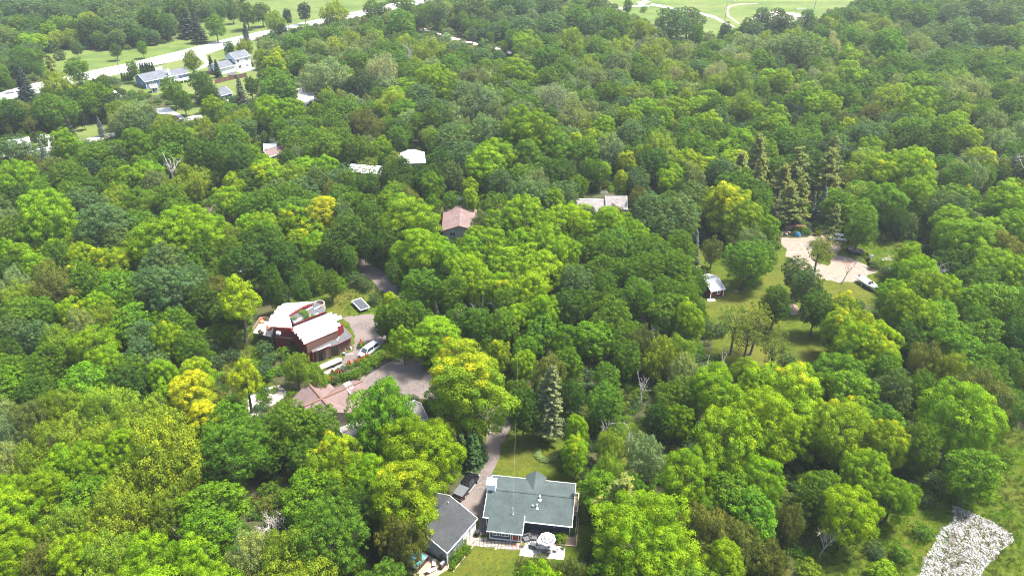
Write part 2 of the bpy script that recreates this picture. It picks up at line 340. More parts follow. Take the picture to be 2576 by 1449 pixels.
def make_proto(kind, seed, R=6.0, H=13.0, leaf=0.40, rc=1.0, nl=12, per=75, dens=1.0, lobe=(0.36, 0.52), zlow=0.28, sq=0.9, airy=0.0, droop=0.0, flat=0.75):
    rg = np.random.default_rng(seed); p = Proto(); p.R = R; p.H = H; p.kind = kind
    zc = H * (1 + zlow) / 2 * 0.98; hz = H * (1 - zlow) / 2
    # main lobes on an ellipsoid, one on the top
    dirs = []
    tries = 0
    while len(dirs) < nl and tries < 4000:
        tries += 1
        d = rdir(1, rg)[0]
        if d[2] < -0.72: continue
        if all(np.dot(d, e) < (0.70 if nl < 14 else 0.80) for e in dirs): dirs.append(d)
    lobes = []
    for d in dirs:
        lr = R * rg.uniform(*lobe); k = rg.uniform(0.50, 0.84) if nl > 13 else rg.uniform(0.52, 0.74)
        c = np.array([d[0] * R * k, d[1] * R * k, zc + d[2] * (hz - lr * 0.75) * rg.uniform(0.8, 1.1)])
        lobes.append((c, lr))
    lobes.append((np.array([0, 0, zc]), R * 0.5))
    for _ in range(4 if nl > 13 else 2):            # a few leaders that break the outline
        a = rg.uniform(0, 6.28); q = rg.uniform(0.2, 0.95); lobes.append((np.array([R * q * math.cos(a), R * q * math.sin(a), zc + hz * (1.02 - 0.75 * q * q) * rg.uniform(0.75, 1.0)]), R * rg.uniform(0.13, 0.2)))
    C = np.array([l[0] for l in lobes]); LR = np.array([l[1] for l in lobes])
    # clusters on the lobes' outer skin
    cen = []; cn = []
    for i, (c, lr) in enumerate(lobes):
        m = int(dens * 4 * math.pi * lr * lr * 1.15 / (rc * rc)); d = rdir(m, rg); d[:, 2] += 0.15; d /= np.linalg.norm(d, axis=1, keepdims=True)
        q = c + d * (lr * rg.uniform(0.66, 1.18, m))[:, None]
        for j in range(m):
            dist = np.linalg.norm((C - q[j]), axis=1) / LR
            dist[i] = 2
            if dist.min() < 0.86: continue
            if q[j][2] < H * zlow * 0.75: continue
            cen.append(q[j]); cn.append(d[j])
    cen = np.array(cen); cn = np.array(cn)
    # thin out clusters that sit on each other
    keep = []
    for i in rg.permutation(len(cen)):
        if not keep or (np.linalg.norm(cen[keep] - cen[i], axis=1) > rc * 1.02).all(): keep.append(i)
    cen = cen[keep]; cn = cn[keep]
    if airy: s_ = rg.random(len(cen)) > airy; cen = cen[s_]; cn = cn[s_]
    P, NN, LV, CV, CFa = [], [], [], [], []
    fdir = rdir(1, rg)[0]; fdir[2] = abs(fdir[2]) + 0.5
    for c, n_ in zip(cen, cn):
        r = rc * rg.uniform(0.6, 1.3); k = int(per * (r / rc) ** 2)
        up = np.array([n_[0] * 0.6, n_[1] * 0.6, 0.75 + n_[2] * 0.4]); ns = max(4, int(9 * r / rc)); sd = rdir(ns, rg) + up * 0.75; sd /= np.linalg.norm(sd, axis=1, keepdims=True)
        pick = rg.integers(0, ns, k); d = sd[pick] + rg.normal(size=(k, 3)) * 0.30; loose_ = rg.random(k) < 0.22; d[loose_] = rdir(int(loose_.sum()), rg) + up * 0.75; d /= np.linalg.norm(d, axis=1, keepdims=True)
        rad = (r * rg.uniform(0.8, 1.16, ns)[pick] * rg.uniform(0.78, 1.04, k))[:, None]
        q = c + d * rad * np.array([1, 1, flat])
        if droop:
            q[:, 2] -= droop * rg.random(k) ** 1.5 * r
        P.append(q); NN.append(d * 1.0 + rg.normal(size=(k, 3)) * 0.30)
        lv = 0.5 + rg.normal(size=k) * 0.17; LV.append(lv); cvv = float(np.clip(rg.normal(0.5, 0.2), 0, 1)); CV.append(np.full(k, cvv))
        s_ = np.dot((c - [0, 0, zc]) / R, fdir / np.linalg.norm(fdir)); CFa.append(np.full(k, np.clip(0.75 - 0.6 * s_ + rg.normal() * 0.12, 0.02, 1.5)))
    # inner foliage, tinted darker: the crown's inner shade put into the leaf colour
    ni = int(len(cen) * per * 0.05 * (1 - airy)); d = rdir(ni, rg) * (rg.random(ni) ** 0.4)[:, None]
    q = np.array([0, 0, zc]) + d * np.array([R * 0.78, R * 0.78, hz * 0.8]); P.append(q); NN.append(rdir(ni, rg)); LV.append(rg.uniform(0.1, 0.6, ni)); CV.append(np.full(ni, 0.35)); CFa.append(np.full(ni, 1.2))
    P = np.concatenate(P); NN = np.concatenate(NN); LV = np.clip(np.concatenate(LV), 0, 1); CV = np.concatenate(CV); CFa = np.concatenate(CFa)
    v, f = cards(P, NN, leaf, leaf * 0.62, rg); print(kind, len(f))
    at = {'lv': np.repeat(LV, 4), 'cv': np.repeat(CV, 4), 'cf': np.repeat(CFa, 4)}
    p.cv, p.cfc, p.cat = v, f, at
    # trunk and limbs
    tr = 0.026 * H + 0.02 * R
    fork = np.array([rg.normal() * 0.3, rg.normal() * 0.3, H * max(0.2, zlow * 0.85)])
    top = np.array([0, 0, zc + hz * 0.5])
    paths = [([(0, 0, -0.15), (0, 0, 0.25), fork * 0.5, fork], [tr * 1.6, tr * 1.1, tr * 0.92, tr * 0.8]), limb(fork, top, tr * 0.75, tr * 0.12, rg)]
    for c, lr in lobes[:-1]:
        s0 = fork + (top - fork) * rg.uniform(0.0, 0.45); a, r_ = limb(s0, c, tr * 0.42, tr * 0.1, rg, wob=0.1); paths.append((a, r_))
        for _ in range(3):
            e = c + rdir(1, rg)[0] * lr * 0.85; paths.append(limb(a[3], e, tr * 0.13, tr * 0.04, rg, k=4))
    p.tv, p.tf = tubes_np(paths)
    return p
def finish(p, name):
    p.both = None
    p.crown = npmesh(name + '_crown', p.cv, p.cfc, p.cat, [p.leafmat])
    z = np.zeros(len(p.tv)); p.trunk = npmesh(name + '_trunk', p.tv, p.tf, {}, ['bark'] if not getattr(p, 'dead', 0) else ['deadwood'])
    if name not in ('clumpy', 'oak', 'soft', 'thin', 'shrub'): return p
    v = np.concatenate([p.cv, p.tv]); f = np.concatenate([p.cfc, p.tf + len(p.cv)])
    at = {k: np.concatenate([a, z + 0.5]) for k, a in p.cat.items()}
    p.both = npmesh(name + '_tree', v, f, at, [p.leafmat, 'bark'], np.concatenate([np.zeros(len(p.cfc)), np.ones(len(p.tf))]))
    return p
def make_spruce(seed, R=2.6, H=12.0, bare=0.12, leaf=0.36, dens=1.0, loose=0.0, taper=0.85):
    rg = np.random.default_rng(seed); p = Proto(); p.R = R; p.H = H; p.kind = 'spruce'
    P, NN, LV, CV = [], [], [], []; paths = [([(0, 0, -0.1), (0, 0, H * 0.5), (0, 0, H * 0.99)], [H * 0.018, H * 0.011, 0.02])]
    z = H * bare
    while z < H * 0.985:
        t = (z / H - bare) / (1 - bare); L = R * (1 - t) ** taper * rg.uniform(0.85, 1.1) + 0.12
        nb = max(5, int(5 + 6 * (1 - t))); a0 = rg.uniform(0, 6.28)
        for i in range(nb):
            if loose and rg.random() < loose: continue
            a = a0 + i * 2 * math.pi / nb + rg.normal() * 0.12; l = L * rg.uniform(0.75, 1.15)
            dz = -0.28 * l + rg.normal() * 0.08; tip = np.array([math.cos(a) * l, math.sin(a) * l, z + dz + 0.1 * l])
            base = np.array([0, 0, z])
            if t < 0.8 and l > 0.8: paths.append(([base, base + (tip - base) * 0.5 + [0, 0, -0.1 * l], tip], [0.05, 0.035, 0.012]))
            k = max(6, int(l * 26 * dens)); s_ = rg.uniform(0.12, 1.0, k) ** 0.7
            side = np.array([-math.sin(a), math.cos(a), 0]); wd = 0.42 * l * (1.02 - s_) * 0.9 + 0.14
            q = base + (tip - base) * s_[:, None] + side * (rg.uniform(-1, 1, k) * wd)[:, None] + np.array([0, 0, 1]) * (-0.12 * l * np.sin(np.pi * s_) - rg.random(k) * 0.25 * (0.5 + loose))[:, None]
            P.append(q); n_ = np.tile([math.cos(a) * 0.5, math.sin(a) * 0.5, 0.9], (k, 1)) + rg.normal(size=(k, 3)) * 0.35; NN.append(n_)
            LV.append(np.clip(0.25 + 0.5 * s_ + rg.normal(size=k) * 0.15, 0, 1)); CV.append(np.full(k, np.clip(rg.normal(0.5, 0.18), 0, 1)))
        z += (0.30 + 0.22 * (1 - t)) * H / 12
    P = np.concatenate(P); NN = np.concatenate(NN); LV = np.concatenate(LV); CV = np.concatenate(CV)
    p.cv, p.cfc = cards(P, NN, leaf, leaf * 0.45, rg, 0.5)
    p.cat = {'lv': np.repeat(LV, 4), 'cv': np.repeat(CV, 4), 'cf': np.full(len(P) * 4, 2.0)}
    p.tv, p.tf = tubes_np(paths); p.leafmat = 'needle'; return p
def make_pine(seed, R=4.0, H=15.0):
    rg = np.random.default_rng(seed); p = Proto(); p.R = R; p.H = H; p.kind = 'pine'
    P, NN, LV, CV = [], [], [], []; paths = [([(0, 0, -0.1), (0, 0, H * 0.5), (0, 0, H * 0.98)], [H * 0.02, H * 0.013, 0.03])]
    z = H * 0.22
    while z < H * 0.97:
        t = (z / H - 0.22) / 0.78; L = R * (1 - t ** 1.6) * rg.uniform(0.7, 1.1) + 0.35
        for i in range(rg.integers(4, 7)):
            a = rg.uniform(0, 6.28); l = L * rg.uniform(0.65, 1.1); base = np.array([0, 0, z + rg.normal() * 0.2]); tip = base + np.array([math.cos(a) * l, math.sin(a) * l, l * rg.uniform(0.0, 0.3)])
            paths.append(([base, (base + tip) / 2 - [0, 0, 0.05 * l], tip], [0.07, 0.05, 0.02]))
            for _ in range(int(3 + l * 2.4)):
                s_ = rg.uniform(0.35, 1.05); c = base + (tip - base) * s_ + rg.normal(size=3) * [0.45, 0.45, 0.16] * (0.4 + 0.16 * l); k = 34
                d = rdir(k, rg); d[:, 2] = np.abs(d[:, 2]) * 0.8 + 0.1; P.append(c + d * 0.46 * rg.uniform(0.5, 1.1, k)[:, None]); NN.append(d + [0, 0, 0.6] + rg.normal(size=(k, 3)) * 0.3)
                LV.append(np.clip(0.5 + rg.normal(size=k) * 0.2, 0, 1)); CV.append(np.full(k, np.clip(rg.normal(0.5, 0.22), 0, 1)))
        z += rg.uniform(0.45, 0.8)
    P = np.concatenate(P); NN = np.concatenate(NN); LV = np.concatenate(LV); CV = np.concatenate(CV)
    p.cv, p.cfc = cards(P, NN, 0.34, 0.12, rg, 0.4)
    p.cat = {'lv': np.repeat(LV, 4), 'cv': np.repeat(CV, 4), 'cf': np.full(len(P) * 4, 2.0)}
    p.tv, p.tf = tubes_np(paths); p.leafmat = 'needle'; return p
def make_dead(seed, R=2.6, H=8.0, forks=3, thin=1.0):
    rg = np.random.default_rng(seed); p = Proto(); p.R = R; p.H = H; p.kind = 'dead'; paths = []
    def grow(p0, d, L, r, lv):
        d = d / np.linalg.norm(d); n = 4; pts = [np.array(p0, float)]; cur = np.array(d)
        for i in range(n):
            cur = cur + rg.normal(size=3) * 0.16 + [0, 0, 0.04]; cur /= np.linalg.norm(cur); pts.append(pts[-1] + cur * L / n)
        paths.append((pts, list(np.linspace(r, r * 0.45, n + 1))))
        if lv == 0: return
        for k in range(rg.integers(3, 5) if lv < forks else rg.integers(4, 7)):
            s_ = rg.integers(1 if lv < forks else 2, n + 1); nd = cur + rdir(1, rg)[0] * 0.95; nd[2] += 0.25
            grow(pts[s_], nd, L * rg.uniform(0.5, 0.75), r * 0.5, lv - 1)
    grow((0, 0, -0.1), np.array([0.05, 0.02, 1.0]), H * 0.5, 0.17 * thin, forks)
    v, f = tubes_np(paths, 4); sxy = R / max(1e-3, np.percentile(np.abs(v[:, :2]), 97)); sz = H / v[:, 2].max()
    v[:, 0] *= sxy; v[:, 1] *= sxy; v[:, 2] *= sz; p.tv, p.tf = v, f; p.dead = 1
    p.trunk = npmesh('dead_tree_branches', v, f, {}, ['deadwood']); return p
PR = {}
def reg(code, ps): PR[code] = ps
def fin(ps, name, lm='leaf'):
    for i, p in enumerate(ps):
        p.leafmat = getattr(p, 'leafmat', None) or lm; finish(p, name)
    return ps
reg('clumpy', fin([make_proto('clumpy', 101 + i, R=6, H=12.5 + i % 3, leaf=0.27, rc=1.12, nl=15 + i % 4, per=225, lobe=(0.24, 0.42), zlow=0.2, airy=0.07) for i in range(5)], 'clumpy'))
reg('big', fin([make_proto('big', 131 + i, R=8.6, H=16.5, leaf=0.27, rc=1.15, nl=24, per=225, lobe=(0.19, 0.34), zlow=0.16) for i in range(3)], 'big'))
reg('oak', fin([make_proto('oak', 201 + i, R=6, H=12.5, leaf=0.27, rc=0.74, nl=15, per=78, lobe=(0.24, 0.42), zlow=0.2, flat=0.6, airy=0.10) for i in range(5)], 'oak'))
reg('soft', fin([make_proto('soft', 301 + i, R=6, H=12, leaf=0.28, rc=0.85, nl=14, per=88, lobe=(0.24, 0.42), zlow=0.2, droop=0.9, airy=0.08) for i in range(3)], 'soft'))
reg('tall', fin([make_proto('tall', 401 + i, R=3.6, H=13.5, leaf=0.34, rc=0.8, nl=13, per=60, lobe=(0.42, 0.58), zlow=0.2) for i in range(2)], 'tall'))
reg('thin', fin([make_proto('thin', 501 + i, R=4.6, H=11.5, leaf=0.30, rc=0.75, nl=8, per=36, lobe=(0.3, 0.42), zlow=0.42, airy=0.35) for i in range(3)], 'thin'))
reg('lanky', fin([make_proto('lanky', 581, R=5.0, H=14, leaf=0.27, rc=0.9, nl=12, per=150, lobe=(0.2, 0.34), zlow=0.42, airy=0.15)], 'lanky'))
reg('willow', fin([make_proto('willow', 551 + i, R=6, H=11, leaf=0.30, rc=0.95, nl=12, per=90, zlow=0.16, droop=2.6) for i in range(1)], 'willow'))
reg('shrub', fin([make_proto('shrub', 601 + i, R=1.9, H=2.7, leaf=0.26, rc=0.5, nl=7, per=34, lobe=(0.4, 0.55), zlow=0.06) for i in range(4)], 'shrub'))
reg('spruce', fin([make_spruce(701), make_spruce(702, 2.3, 12), make_spruce(703, 3.0, 12, bare=0.06)], 'spruce'))
reg('bigspruce', fin([make_spruce(711, 2.9, 16, bare=0.2, leaf=0.32, dens=2.6, loose=0.05, taper=0.5)], 'bigspruce'))
reg('pine', fin([make_pine(721), make_pine(722)], 'pine'))
reg('cone', fin([make_spruce(731, 0.9, 5.0, bare=0.02, leaf=0.24, dens=1.8)], 'cone'))
reg('dead', [make_dead(801), make_dead(802, 2.4, 7), make_dead(803, 3.2, 6)])
TINT = dict(v=(0.138, 0.238, 0.002), y=(0.152, 0.245, 0.002), m=(0.080, 0.156, 0.008), d=(0.046, 0.098, 0.008), b=(0.080, 0.138, 0.038), l=(0.148, 0.215, 0.012),
            p=(0.140, 0.192, 0.064), o=(0.095, 0.115, 0.018), w=(0.20, 0.23, 0.105), s=(0.028, 0.050, 0.028), S=(0.095, 0.130, 0.098), n=(0.135, 0.165, 0.030),
            N=(0.088, 0.118, 0.055), t=(0.110, 0.150, 0.018), T=(0.175, 0.255, 0.003), c=(0.026, 0.062, 0.012), g=(0.078, 0.166, 0.003), D=(0.030, 0.060, 0.022), Y=(0.165, 0.240, 0.005), G=(0.185, 0.245, 0.006), a=(0.055, 0.10, 0.03))
FORM = dict(v='clumpy', y='clumpy', Y='clumpy', G='clumpy', m='oak', d='oak', b='oak', l='soft', p='soft', o='soft', w='willow', s='spruce', S='spruce', n='pine', N='bigspruce', t='thin', T='lanky', c='cone', g='clumpy', D='oak', x='dead', a='shrub')
# ------------------------------------------------------------ surveyed crowns: x y half-width code, in plan-sheet units
TREES = {
'A1': "60 50 80 b;210 90 110 b;420 110 80 b;380 250 65 v;260 230 70 d;60 320 90 b;140 200 80 m;560 310 90 b;640 180 70 l;690 220 90 d;860 130 100 b;750 60 90 b;1010 170 70 b;1140 160 90 d;1250 190 80 d;860 330 90 d;1060 310 85 m;1330 90 90 d;1420 190 95 s;1500 230 70 s;1440 50 80 b;1600 60 80 b;1630 200 70 m;1750 60 90 d;1870 110 70 d;270 460 100 m;130 470 70 d;60 590 70 m;400 530 50 n;580 540 85 m;180 660 85 s;430 660 110 l;600 690 60 d;720 620 50 o;760 740 90 m;1010 530 42 m;1450 460 62 l;1740 370 40 d;1850 360 60 l;1860 260 38 s;90 850 120 d;380 850 120 m;300 990 90 m;610 860 75 D;530 1010 55 s;40 930 60 o;760 970 30 S;330 1145 34 S;880 850 170 p;1010 940 140 b;1110 790 90 p;1310 690 80 m;1390 770 60 m;1530 650 85 d;1600 730 70 d;1600 830 80 v;1830 700 52 S;1900 650 50 d;1240 950 130 l;1560 1000 80 l;1700 900 100 m;1850 900 90 l;490 1120 100 v;720 1200 140 m;240 1260 75 o;1080 1120 70 l;1330 1080 140 m;1760 1080 120 m;1560 1200 130 d;1790 1230 130 d;100 1190 120 b;150 1390 140 v;520 1370 130 m;980 1370 50 v;830 1380 80 m;1290 1290 80 x;1480 1380 90 l;1750 1400 110 y;1130 1270 80 m;1180 1400 60 p;700 1320 50 D",
'A2': "40 100 60 b;140 165 70 l;235 130 34 D;365 90 50 D;290 240 40 D;200 240 38 D;130 310 60 b;290 340 85 m;420 220 80 m;590 280 80 m;600 110 105 l;560 190 50 o;740 170 75 b;760 260 60 p;790 330 32 l;900 220 80 m;870 80 60 m;940 90 55 d;1100 190 115 m;1130 50 85 m;1260 150 45 d;1300 90 60 m;1390 70 105 b;1640 60 120 b;1640 200 90 b;1770 240 80 m;1880 310 72 v;1890 60 80 d;1400 190 50 m;470 380 80 p;310 440 60 m;60 340 60 p;140 450 42 y;40 420 55 l;170 650 150 m;520 590 160 p;660 500 60 o;760 480 90 m;960 540 115 w;780 680 105 D;840 420 60 p;1140 570 80 m;1350 640 145 v;1290 440 60 l;1410 420 60 l;1160 410 60 x;1540 480 80 m;1620 590 70 p;1720 570 60 o;1740 420 60 m;1840 440 60 b;1930 520 60 v;1050 800 125 l;110 840 110 v;280 850 90 v;60 1000 80 b;460 850 80 m;680 840 120 m;550 980 60 d;420 1060 80 m;650 1010 70 m;820 930 105 o;1300 830 100 b;1230 960 80 m;1500 900 110 p;1690 780 160 p;1850 650 80 m;1450 740 80 m;1740 1030 150 b;1490 1080 140 b;1080 1050 100 m;760 1130 90 m;500 1130 120 m;240 1220 75 d;540 1290 55 v;470 1380 75 b;60 1230 85 v;860 1300 80 t;1030 1240 75 d;960 1150 30 v;1000 1370 80 d;1400 1240 100 d;1560 1200 110 b;1480 1350 80 b;1740 1270 120 v;1610 1400 60 y;1850 1400 90 b;1900 1150 70 v;1340 1410 50 g;1100 1310 55 d;1245 1330 55 d;1060 1260 45 t;700 1380 90 m;1270 1390 45 d",
'A3': "80 60 90 b;290 70 90 b;80 230 100 b;300 210 110 b;480 150 105 m;560 240 70 d;620 60 60 d;640 200 60 b;780 180 120 m;990 220 120 l;880 50 28 m;1200 170 120 b;1340 150 110 b;1400 260 60 m;1620 230 42 b;1810 220 90 b;1900 130 60 b;1450 360 60 p;50 380 80 m;270 340 70 m;440 330 105 l;640 370 90 m;290 460 115 m;1060 430 90 l;810 500 95 p;570 520 60 l;1270 430 90 p;1440 450 80 m;1640 430 65 w;1740 480 65 w;1860 390 80 p;1880 490 90 m;1540 580 90 w;1240 580 60 w;1010 570 90 m;1040 650 45 d;60 570 125 v;280 620 90 m;390 550 90 m;640 610 80 p;290 770 130 w;470 870 90 p;590 840 80 p;740 730 105 m;1000 760 80 p;700 870 60 b;1100 730 80 v;1300 700 80 p;1350 600 70 l;1700 640 120 l;1880 690 80 m;1480 740 80 m;1000 860 110 v;1240 850 100 v;900 920 90 v;1130 930 90 v;1400 830 85 v;1540 830 90 m;1740 820 100 l;1480 950 90 v;1640 950 60 b;1820 880 80 v;1880 980 90 m;1340 980 90 m;120 1010 190 v;380 950 60 p;300 890 60 m;450 1060 70 p;570 990 70 l;700 1010 100 v;600 1090 65 y;900 1030 115 b;1060 980 90 b;100 1200 110 g;350 1130 110 g;560 1170 100 m;740 1150 110 p;660 1280 100 m;860 1260 70 Y;830 1370 60 Y;1100 1160 140 l;1080 1280 110 d;1330 1240 90 y;1470 1130 170 b;1720 1100 85 v;1850 1200 105 n;1720 1290 75 n;1880 1350 75 n;1570 1330 95 b;1350 1350 90 p;280 1330 105 d;500 1390 90 g;80 1380 80 m;180 1410 100 p;960 1390 85 b;1200 1410 75 v;1120 1330 50 x",
'A4': "60 170 90 b;170 200 90 b;300 150 60 b;340 220 70 b;450 120 55 m;560 110 55 m;500 190 85 m;700 50 60 b;780 90 90 m;620 150 80 m;900 60 95 m;860 220 85 l;1000 110 95 m;1150 130 95 m;1110 60 55 b;1280 90 85 m;1400 130 105 b;1560 90 130 b;1780 130 120 b;1880 80 85 m;1420 260 120 b;1700 290 100 b;1850 320 85 m;1900 240 55 l;260 380 190 b;80 380 110 p;500 370 55 w;480 300 45 w;600 400 48 v;620 290 80 m;740 330 60 m;900 360 130 g;1110 360 95 p;1300 330 75 b;1480 410 60 m;1300 490 110 m;1560 500 85 m;1730 440 70 l;1860 470 70 m;1700 580 80 m;340 600 60 w;600 590 115 v;800 640 75 m;100 650 105 v;310 720 80 v;580 740 105 m;1090 560 95 m;900 600 75 m;960 660 65 p;1150 650 105 v;1300 640 75 l;930 770 125 l;1130 810 135 v;1090 900 90 v;1260 780 90 m;1380 730 110 p;1560 700 105 p;1750 720 80 m;1850 810 95 m;1620 880 95 m;1500 880 80 l;1700 950 95 p;1880 960 90 m;50 800 60 m;160 870 85 D;320 830 80 v;470 830 90 v;640 880 70 m;780 870 70 b;690 950 75 o;860 950 70 b;300 970 90 m;600 1000 70 y;840 1030 95 b;1000 1000 80 v;1130 1010 90 b;1340 980 90 v;60 980 105 v;120 1080 120 m;350 1120 80 m;480 1130 90 b;1100 1110 125 d;1490 1070 105 Y;1620 1230 85 Y;1280 1130 85 d;770 1140 85 v;880 1120 65 m;1780 1100 95 p;1880 1180 90 m;200 1310 115 n;90 1410 100 n;450 1320 120 n;480 1180 75 n;420 1410 38 S;850 1330 130 y;1080 1300 170 y;1330 1270 90 m;1400 1380 100 m;1550 1340 90 p;1880 1420 75 y;1180 1400 110 v",
'B1': "40 60 60 m;150 80 110 d;330 50 90 m;370 210 200 v;60 250 70 p;90 350 115 m;560 60 100 m;660 130 140 b;800 120 130 m;900 60 80 l;1150 120 55 l;800 280 170 b;900 390 105 b;1070 280 115 m;1290 100 120 m;1340 180 90 m;1430 330 200 v;1200 440 175 v;1620 300 100 v;1380 480 140 g;1050 540 130 v;1550 500 100 m;1740 370 80 l;1760 480 95 m;1730 90 105 v;1880 150 80 m;1890 300 60 v;1900 420 80 d;180 540 105 v;60 510 80 v;60 620 80 d;450 520 85 m;640 520 95 y;780 570 75 y;300 610 80 v;420 710 165 o;130 720 95 p;170 830 90 l;640 700 115 m;880 750 130 g;1250 600 150 b;1150 740 150 b;1340 760 160 b;1500 700 85 b;1540 850 95 d;560 940 100 y;760 900 80 v;170 970 145 m;330 950 90 m;100 1100 125 b;60 1250 110 d;300 1120 100 b;460 1160 95 l;640 1040 80 p;830 1010 105 l;1000 1000 95 g;720 1200 155 v;830 1330 135 v;380 1300 90 m;280 1390 80 m;1080 1130 100 b;1060 1260 85 b;1270 1160 115 y;1330 1050 80 m;1470 1200 80 m;1200 1370 80 b;1800 830 150 T;1500 1430 90 Y;1850 1420 105 T;1000 1380 70 m;1250 1440 80 v;110 1400 110 m",
'B2': "80 100 105 m;60 290 100 v;270 60 95 m;500 190 120 G;290 230 90 y;450 430 80 v;660 200 60 b;700 280 75 b;600 470 85 d;700 480 75 m;120 430 115 d;100 620 115 d;230 530 90 d;420 590 90 m;560 660 80 m;330 720 90 d;150 750 90 d;820 120 90 m;860 200 90 m;930 280 80 m;1000 120 85 v;1160 90 80 o;1340 100 70 g;1470 60 55 m;870 390 110 d;1010 430 75 d;1180 240 175 v;1100 330 90 v;1250 480 145 v;1130 500 90 v;1400 430 110 v;1060 590 75 m;1620 50 45 y;1710 210 55 p;1790 130 85 m;1820 270 90 v;1650 340 80 v;1450 540 115 v;1650 480 95 v;1780 420 115 v;1880 560 115 v;1600 620 135 v;1380 600 110 m;1260 730 125 m;1500 780 100 m;1700 750 115 v;1850 760 105 v;1030 850 85 y;980 960 105 m;1100 990 115 m;1220 960 95 m;1110 1110 70 v;1180 1100 85 d;1370 960 52 s;1540 930 50 x;1540 1020 75 m;1700 890 40 x;1700 1030 90 m;1860 1050 80 m;1830 920 50 x;1920 870 75 m;1560 1290 300 Y;1830 1220 120 y;300 1310 95 l;450 1390 60 l",
'B3': "120 80 140 b;390 50 105 b;300 120 95 v;100 200 125 v;585 180 70 b;780 165 35 o;440 260 145 v;280 400 135 v;60 430 90 v;380 500 125 v;720 290 130 v;900 350 105 v;850 250 75 v;600 480 105 m;760 500 115 m;900 500 110 m;1060 450 100 m;1050 170 135 b;1250 200 145 b;1150 290 100 b;1350 60 110 b;1600 130 150 Y;1750 230 130 Y;1880 100 80 m;1380 430 60 S;1530 420 85 o;1840 360 125 p;1780 520 150 m;1900 520 100 m;1260 470 110 m;1250 620 140 m;1400 660 95 m;1060 620 120 m;900 650 120 m;660 620 105 m;500 740 125 b;700 750 105 m;200 620 140 v;120 780 140 v;60 900 110 v;200 960 115 v;220 1080 110 g;420 900 95 d;560 870 85 m;760 900 100 d;950 820 115 m;1150 790 115 m;1300 820 110 m;1400 900 100 m;1500 900 55 b;1330 1000 75 v;620 1120 130 g;440 1270 120 g;830 1120 85 m;880 1260 85 m;100 1290 85 v;980 1170 55 o;1130 1270 65 l;1270 1230 55 l;1100 1120 45 x;1000 900 38 x;1280 1390 105 p;270 1390 75 o;1600 1270 42 x;1460 1370 55 x;1700 1000 100 t;1860 980 100 t;1790 1080 80 t;1760 1410 75 v",
'B4': "60 130 50 S;240 80 95 n;330 110 45 S;410 110 60 S;160 100 80 n;500 200 80 n;700 150 130 g;880 100 125 g;700 280 105 m;1000 200 95 d;1090 50 115 v;1350 150 120 b;1250 140 85 d;400 440 100 t;600 560 55 x;290 720 90 b;370 910 90 d;220 640 55 b;60 880 45 d;1330 350 85 v;1500 400 175 v;1650 330 110 v;1400 470 110 v;1800 100 135 v;1850 250 115 v;1750 600 135 v;1900 650 110 v;1700 850 135 g;1060 530 75 v;1030 610 85 g;1150 660 125 v;960 760 135 v;1180 800 140 v;1320 760 100 v;1000 900 120 v;1180 1000 125 v;1300 960 100 g;1340 1100 75 g;1290 620 80 x;1170 620 36 x;590 930 100 Y;750 1000 150 Y;520 1060 120 Y;650 1180 150 y;830 1180 140 y;860 1290 110 v;1020 1150 85 d;1000 1290 90 m;1500 1240 95 g;1600 1000 115 m;1650 1120 90 g;1550 880 80 v;1830 980 105 m;1900 1150 105 d;1200 1300 75 o;1400 1390 120 l;1720 1290 120 m;1850 1360 110 m;60 1180 70 t;250 1390 125 v;60 1410 75 v;900 1400 110 m",
'C1': "60 60 130 g;300 130 150 d;650 60 180 g;230 330 140 o;480 220 150 l;780 230 190 l;1120 290 200 l;450 480 220 l;760 470 170 l;60 430 130 p;80 620 110 p;230 640 160 l;480 650 170 v;680 640 130 v;1220 560 300 l;380 870 170 v;650 890 130 g;170 1030 200 v;60 1200 150 v;540 1110 180 l;930 980 240 l;1290 950 165 l;1600 950 190 g;1600 1150 125 g;340 1390 140 o;560 1350 110 v;850 1330 210 l;1170 1370 190 v;60 1400 110 v;1430 130 180 G;1560 310 95 G;1700 330 120 g;1780 80 135 v;1760 550 220 m;1880 350 170 m;1440 1150 70 x;1780 1120 85 x;1860 1330 180 p;1500 1350 70 v;140 860 115 v;1640 500 110 m;1140 170 50 x",
'C2': "250 350 180 m;480 350 110 m;330 430 190 G;120 500 160 m;620 620 210 y;960 290 250 g;1180 480 230 v;1360 590 180 v;1380 370 100 l;1120 900 290 y;1330 950 150 y;430 870 180 g;620 900 110 m;550 1180 290 m;300 1330 240 l;100 1300 150 p;1580 80 290 Y;820 740 130 v;170 1050 75 x;60 1120 70 x;1110 1180 150 o;760 1000 90 d",
'C3': "250 160 105 N;1000 1190 400 v;1330 680 240 v;1620 480 260 v;1850 330 230 v;1500 110 200 v;1800 70 160 v;1240 120 165 m;1640 850 165 g;1850 760 155 v;1800 1020 150 g;1720 1230 180 o;1560 1390 180 v;1850 1330 150 m;480 340 120 v;480 520 110 v;700 180 140 m;730 450 75 l;690 330 45 x;890 400 62 x;1000 560 80 p;660 800 105 g;900 830 130 m;780 920 90 n;740 640 42 l;450 60 105 d;600 120 95 m;250 1600 200 v;480 1430 60 o;60 60 65 m;85 230 55 d;1100 260 115 d;1250 260 125 v;975 40 45 x",
'C4': "150 120 240 v;620 90 150 g;930 90 135 b;1400 260 260 v;1800 170 165 d;560 360 210 Y;860 470 130 Y;750 650 235 v;950 820 210 v;620 1010 195 v;60 480 190 g;90 760 160 d;40 1110 155 v;1110 480 100 m;1540 690 120 g;430 1150 75 x",
}
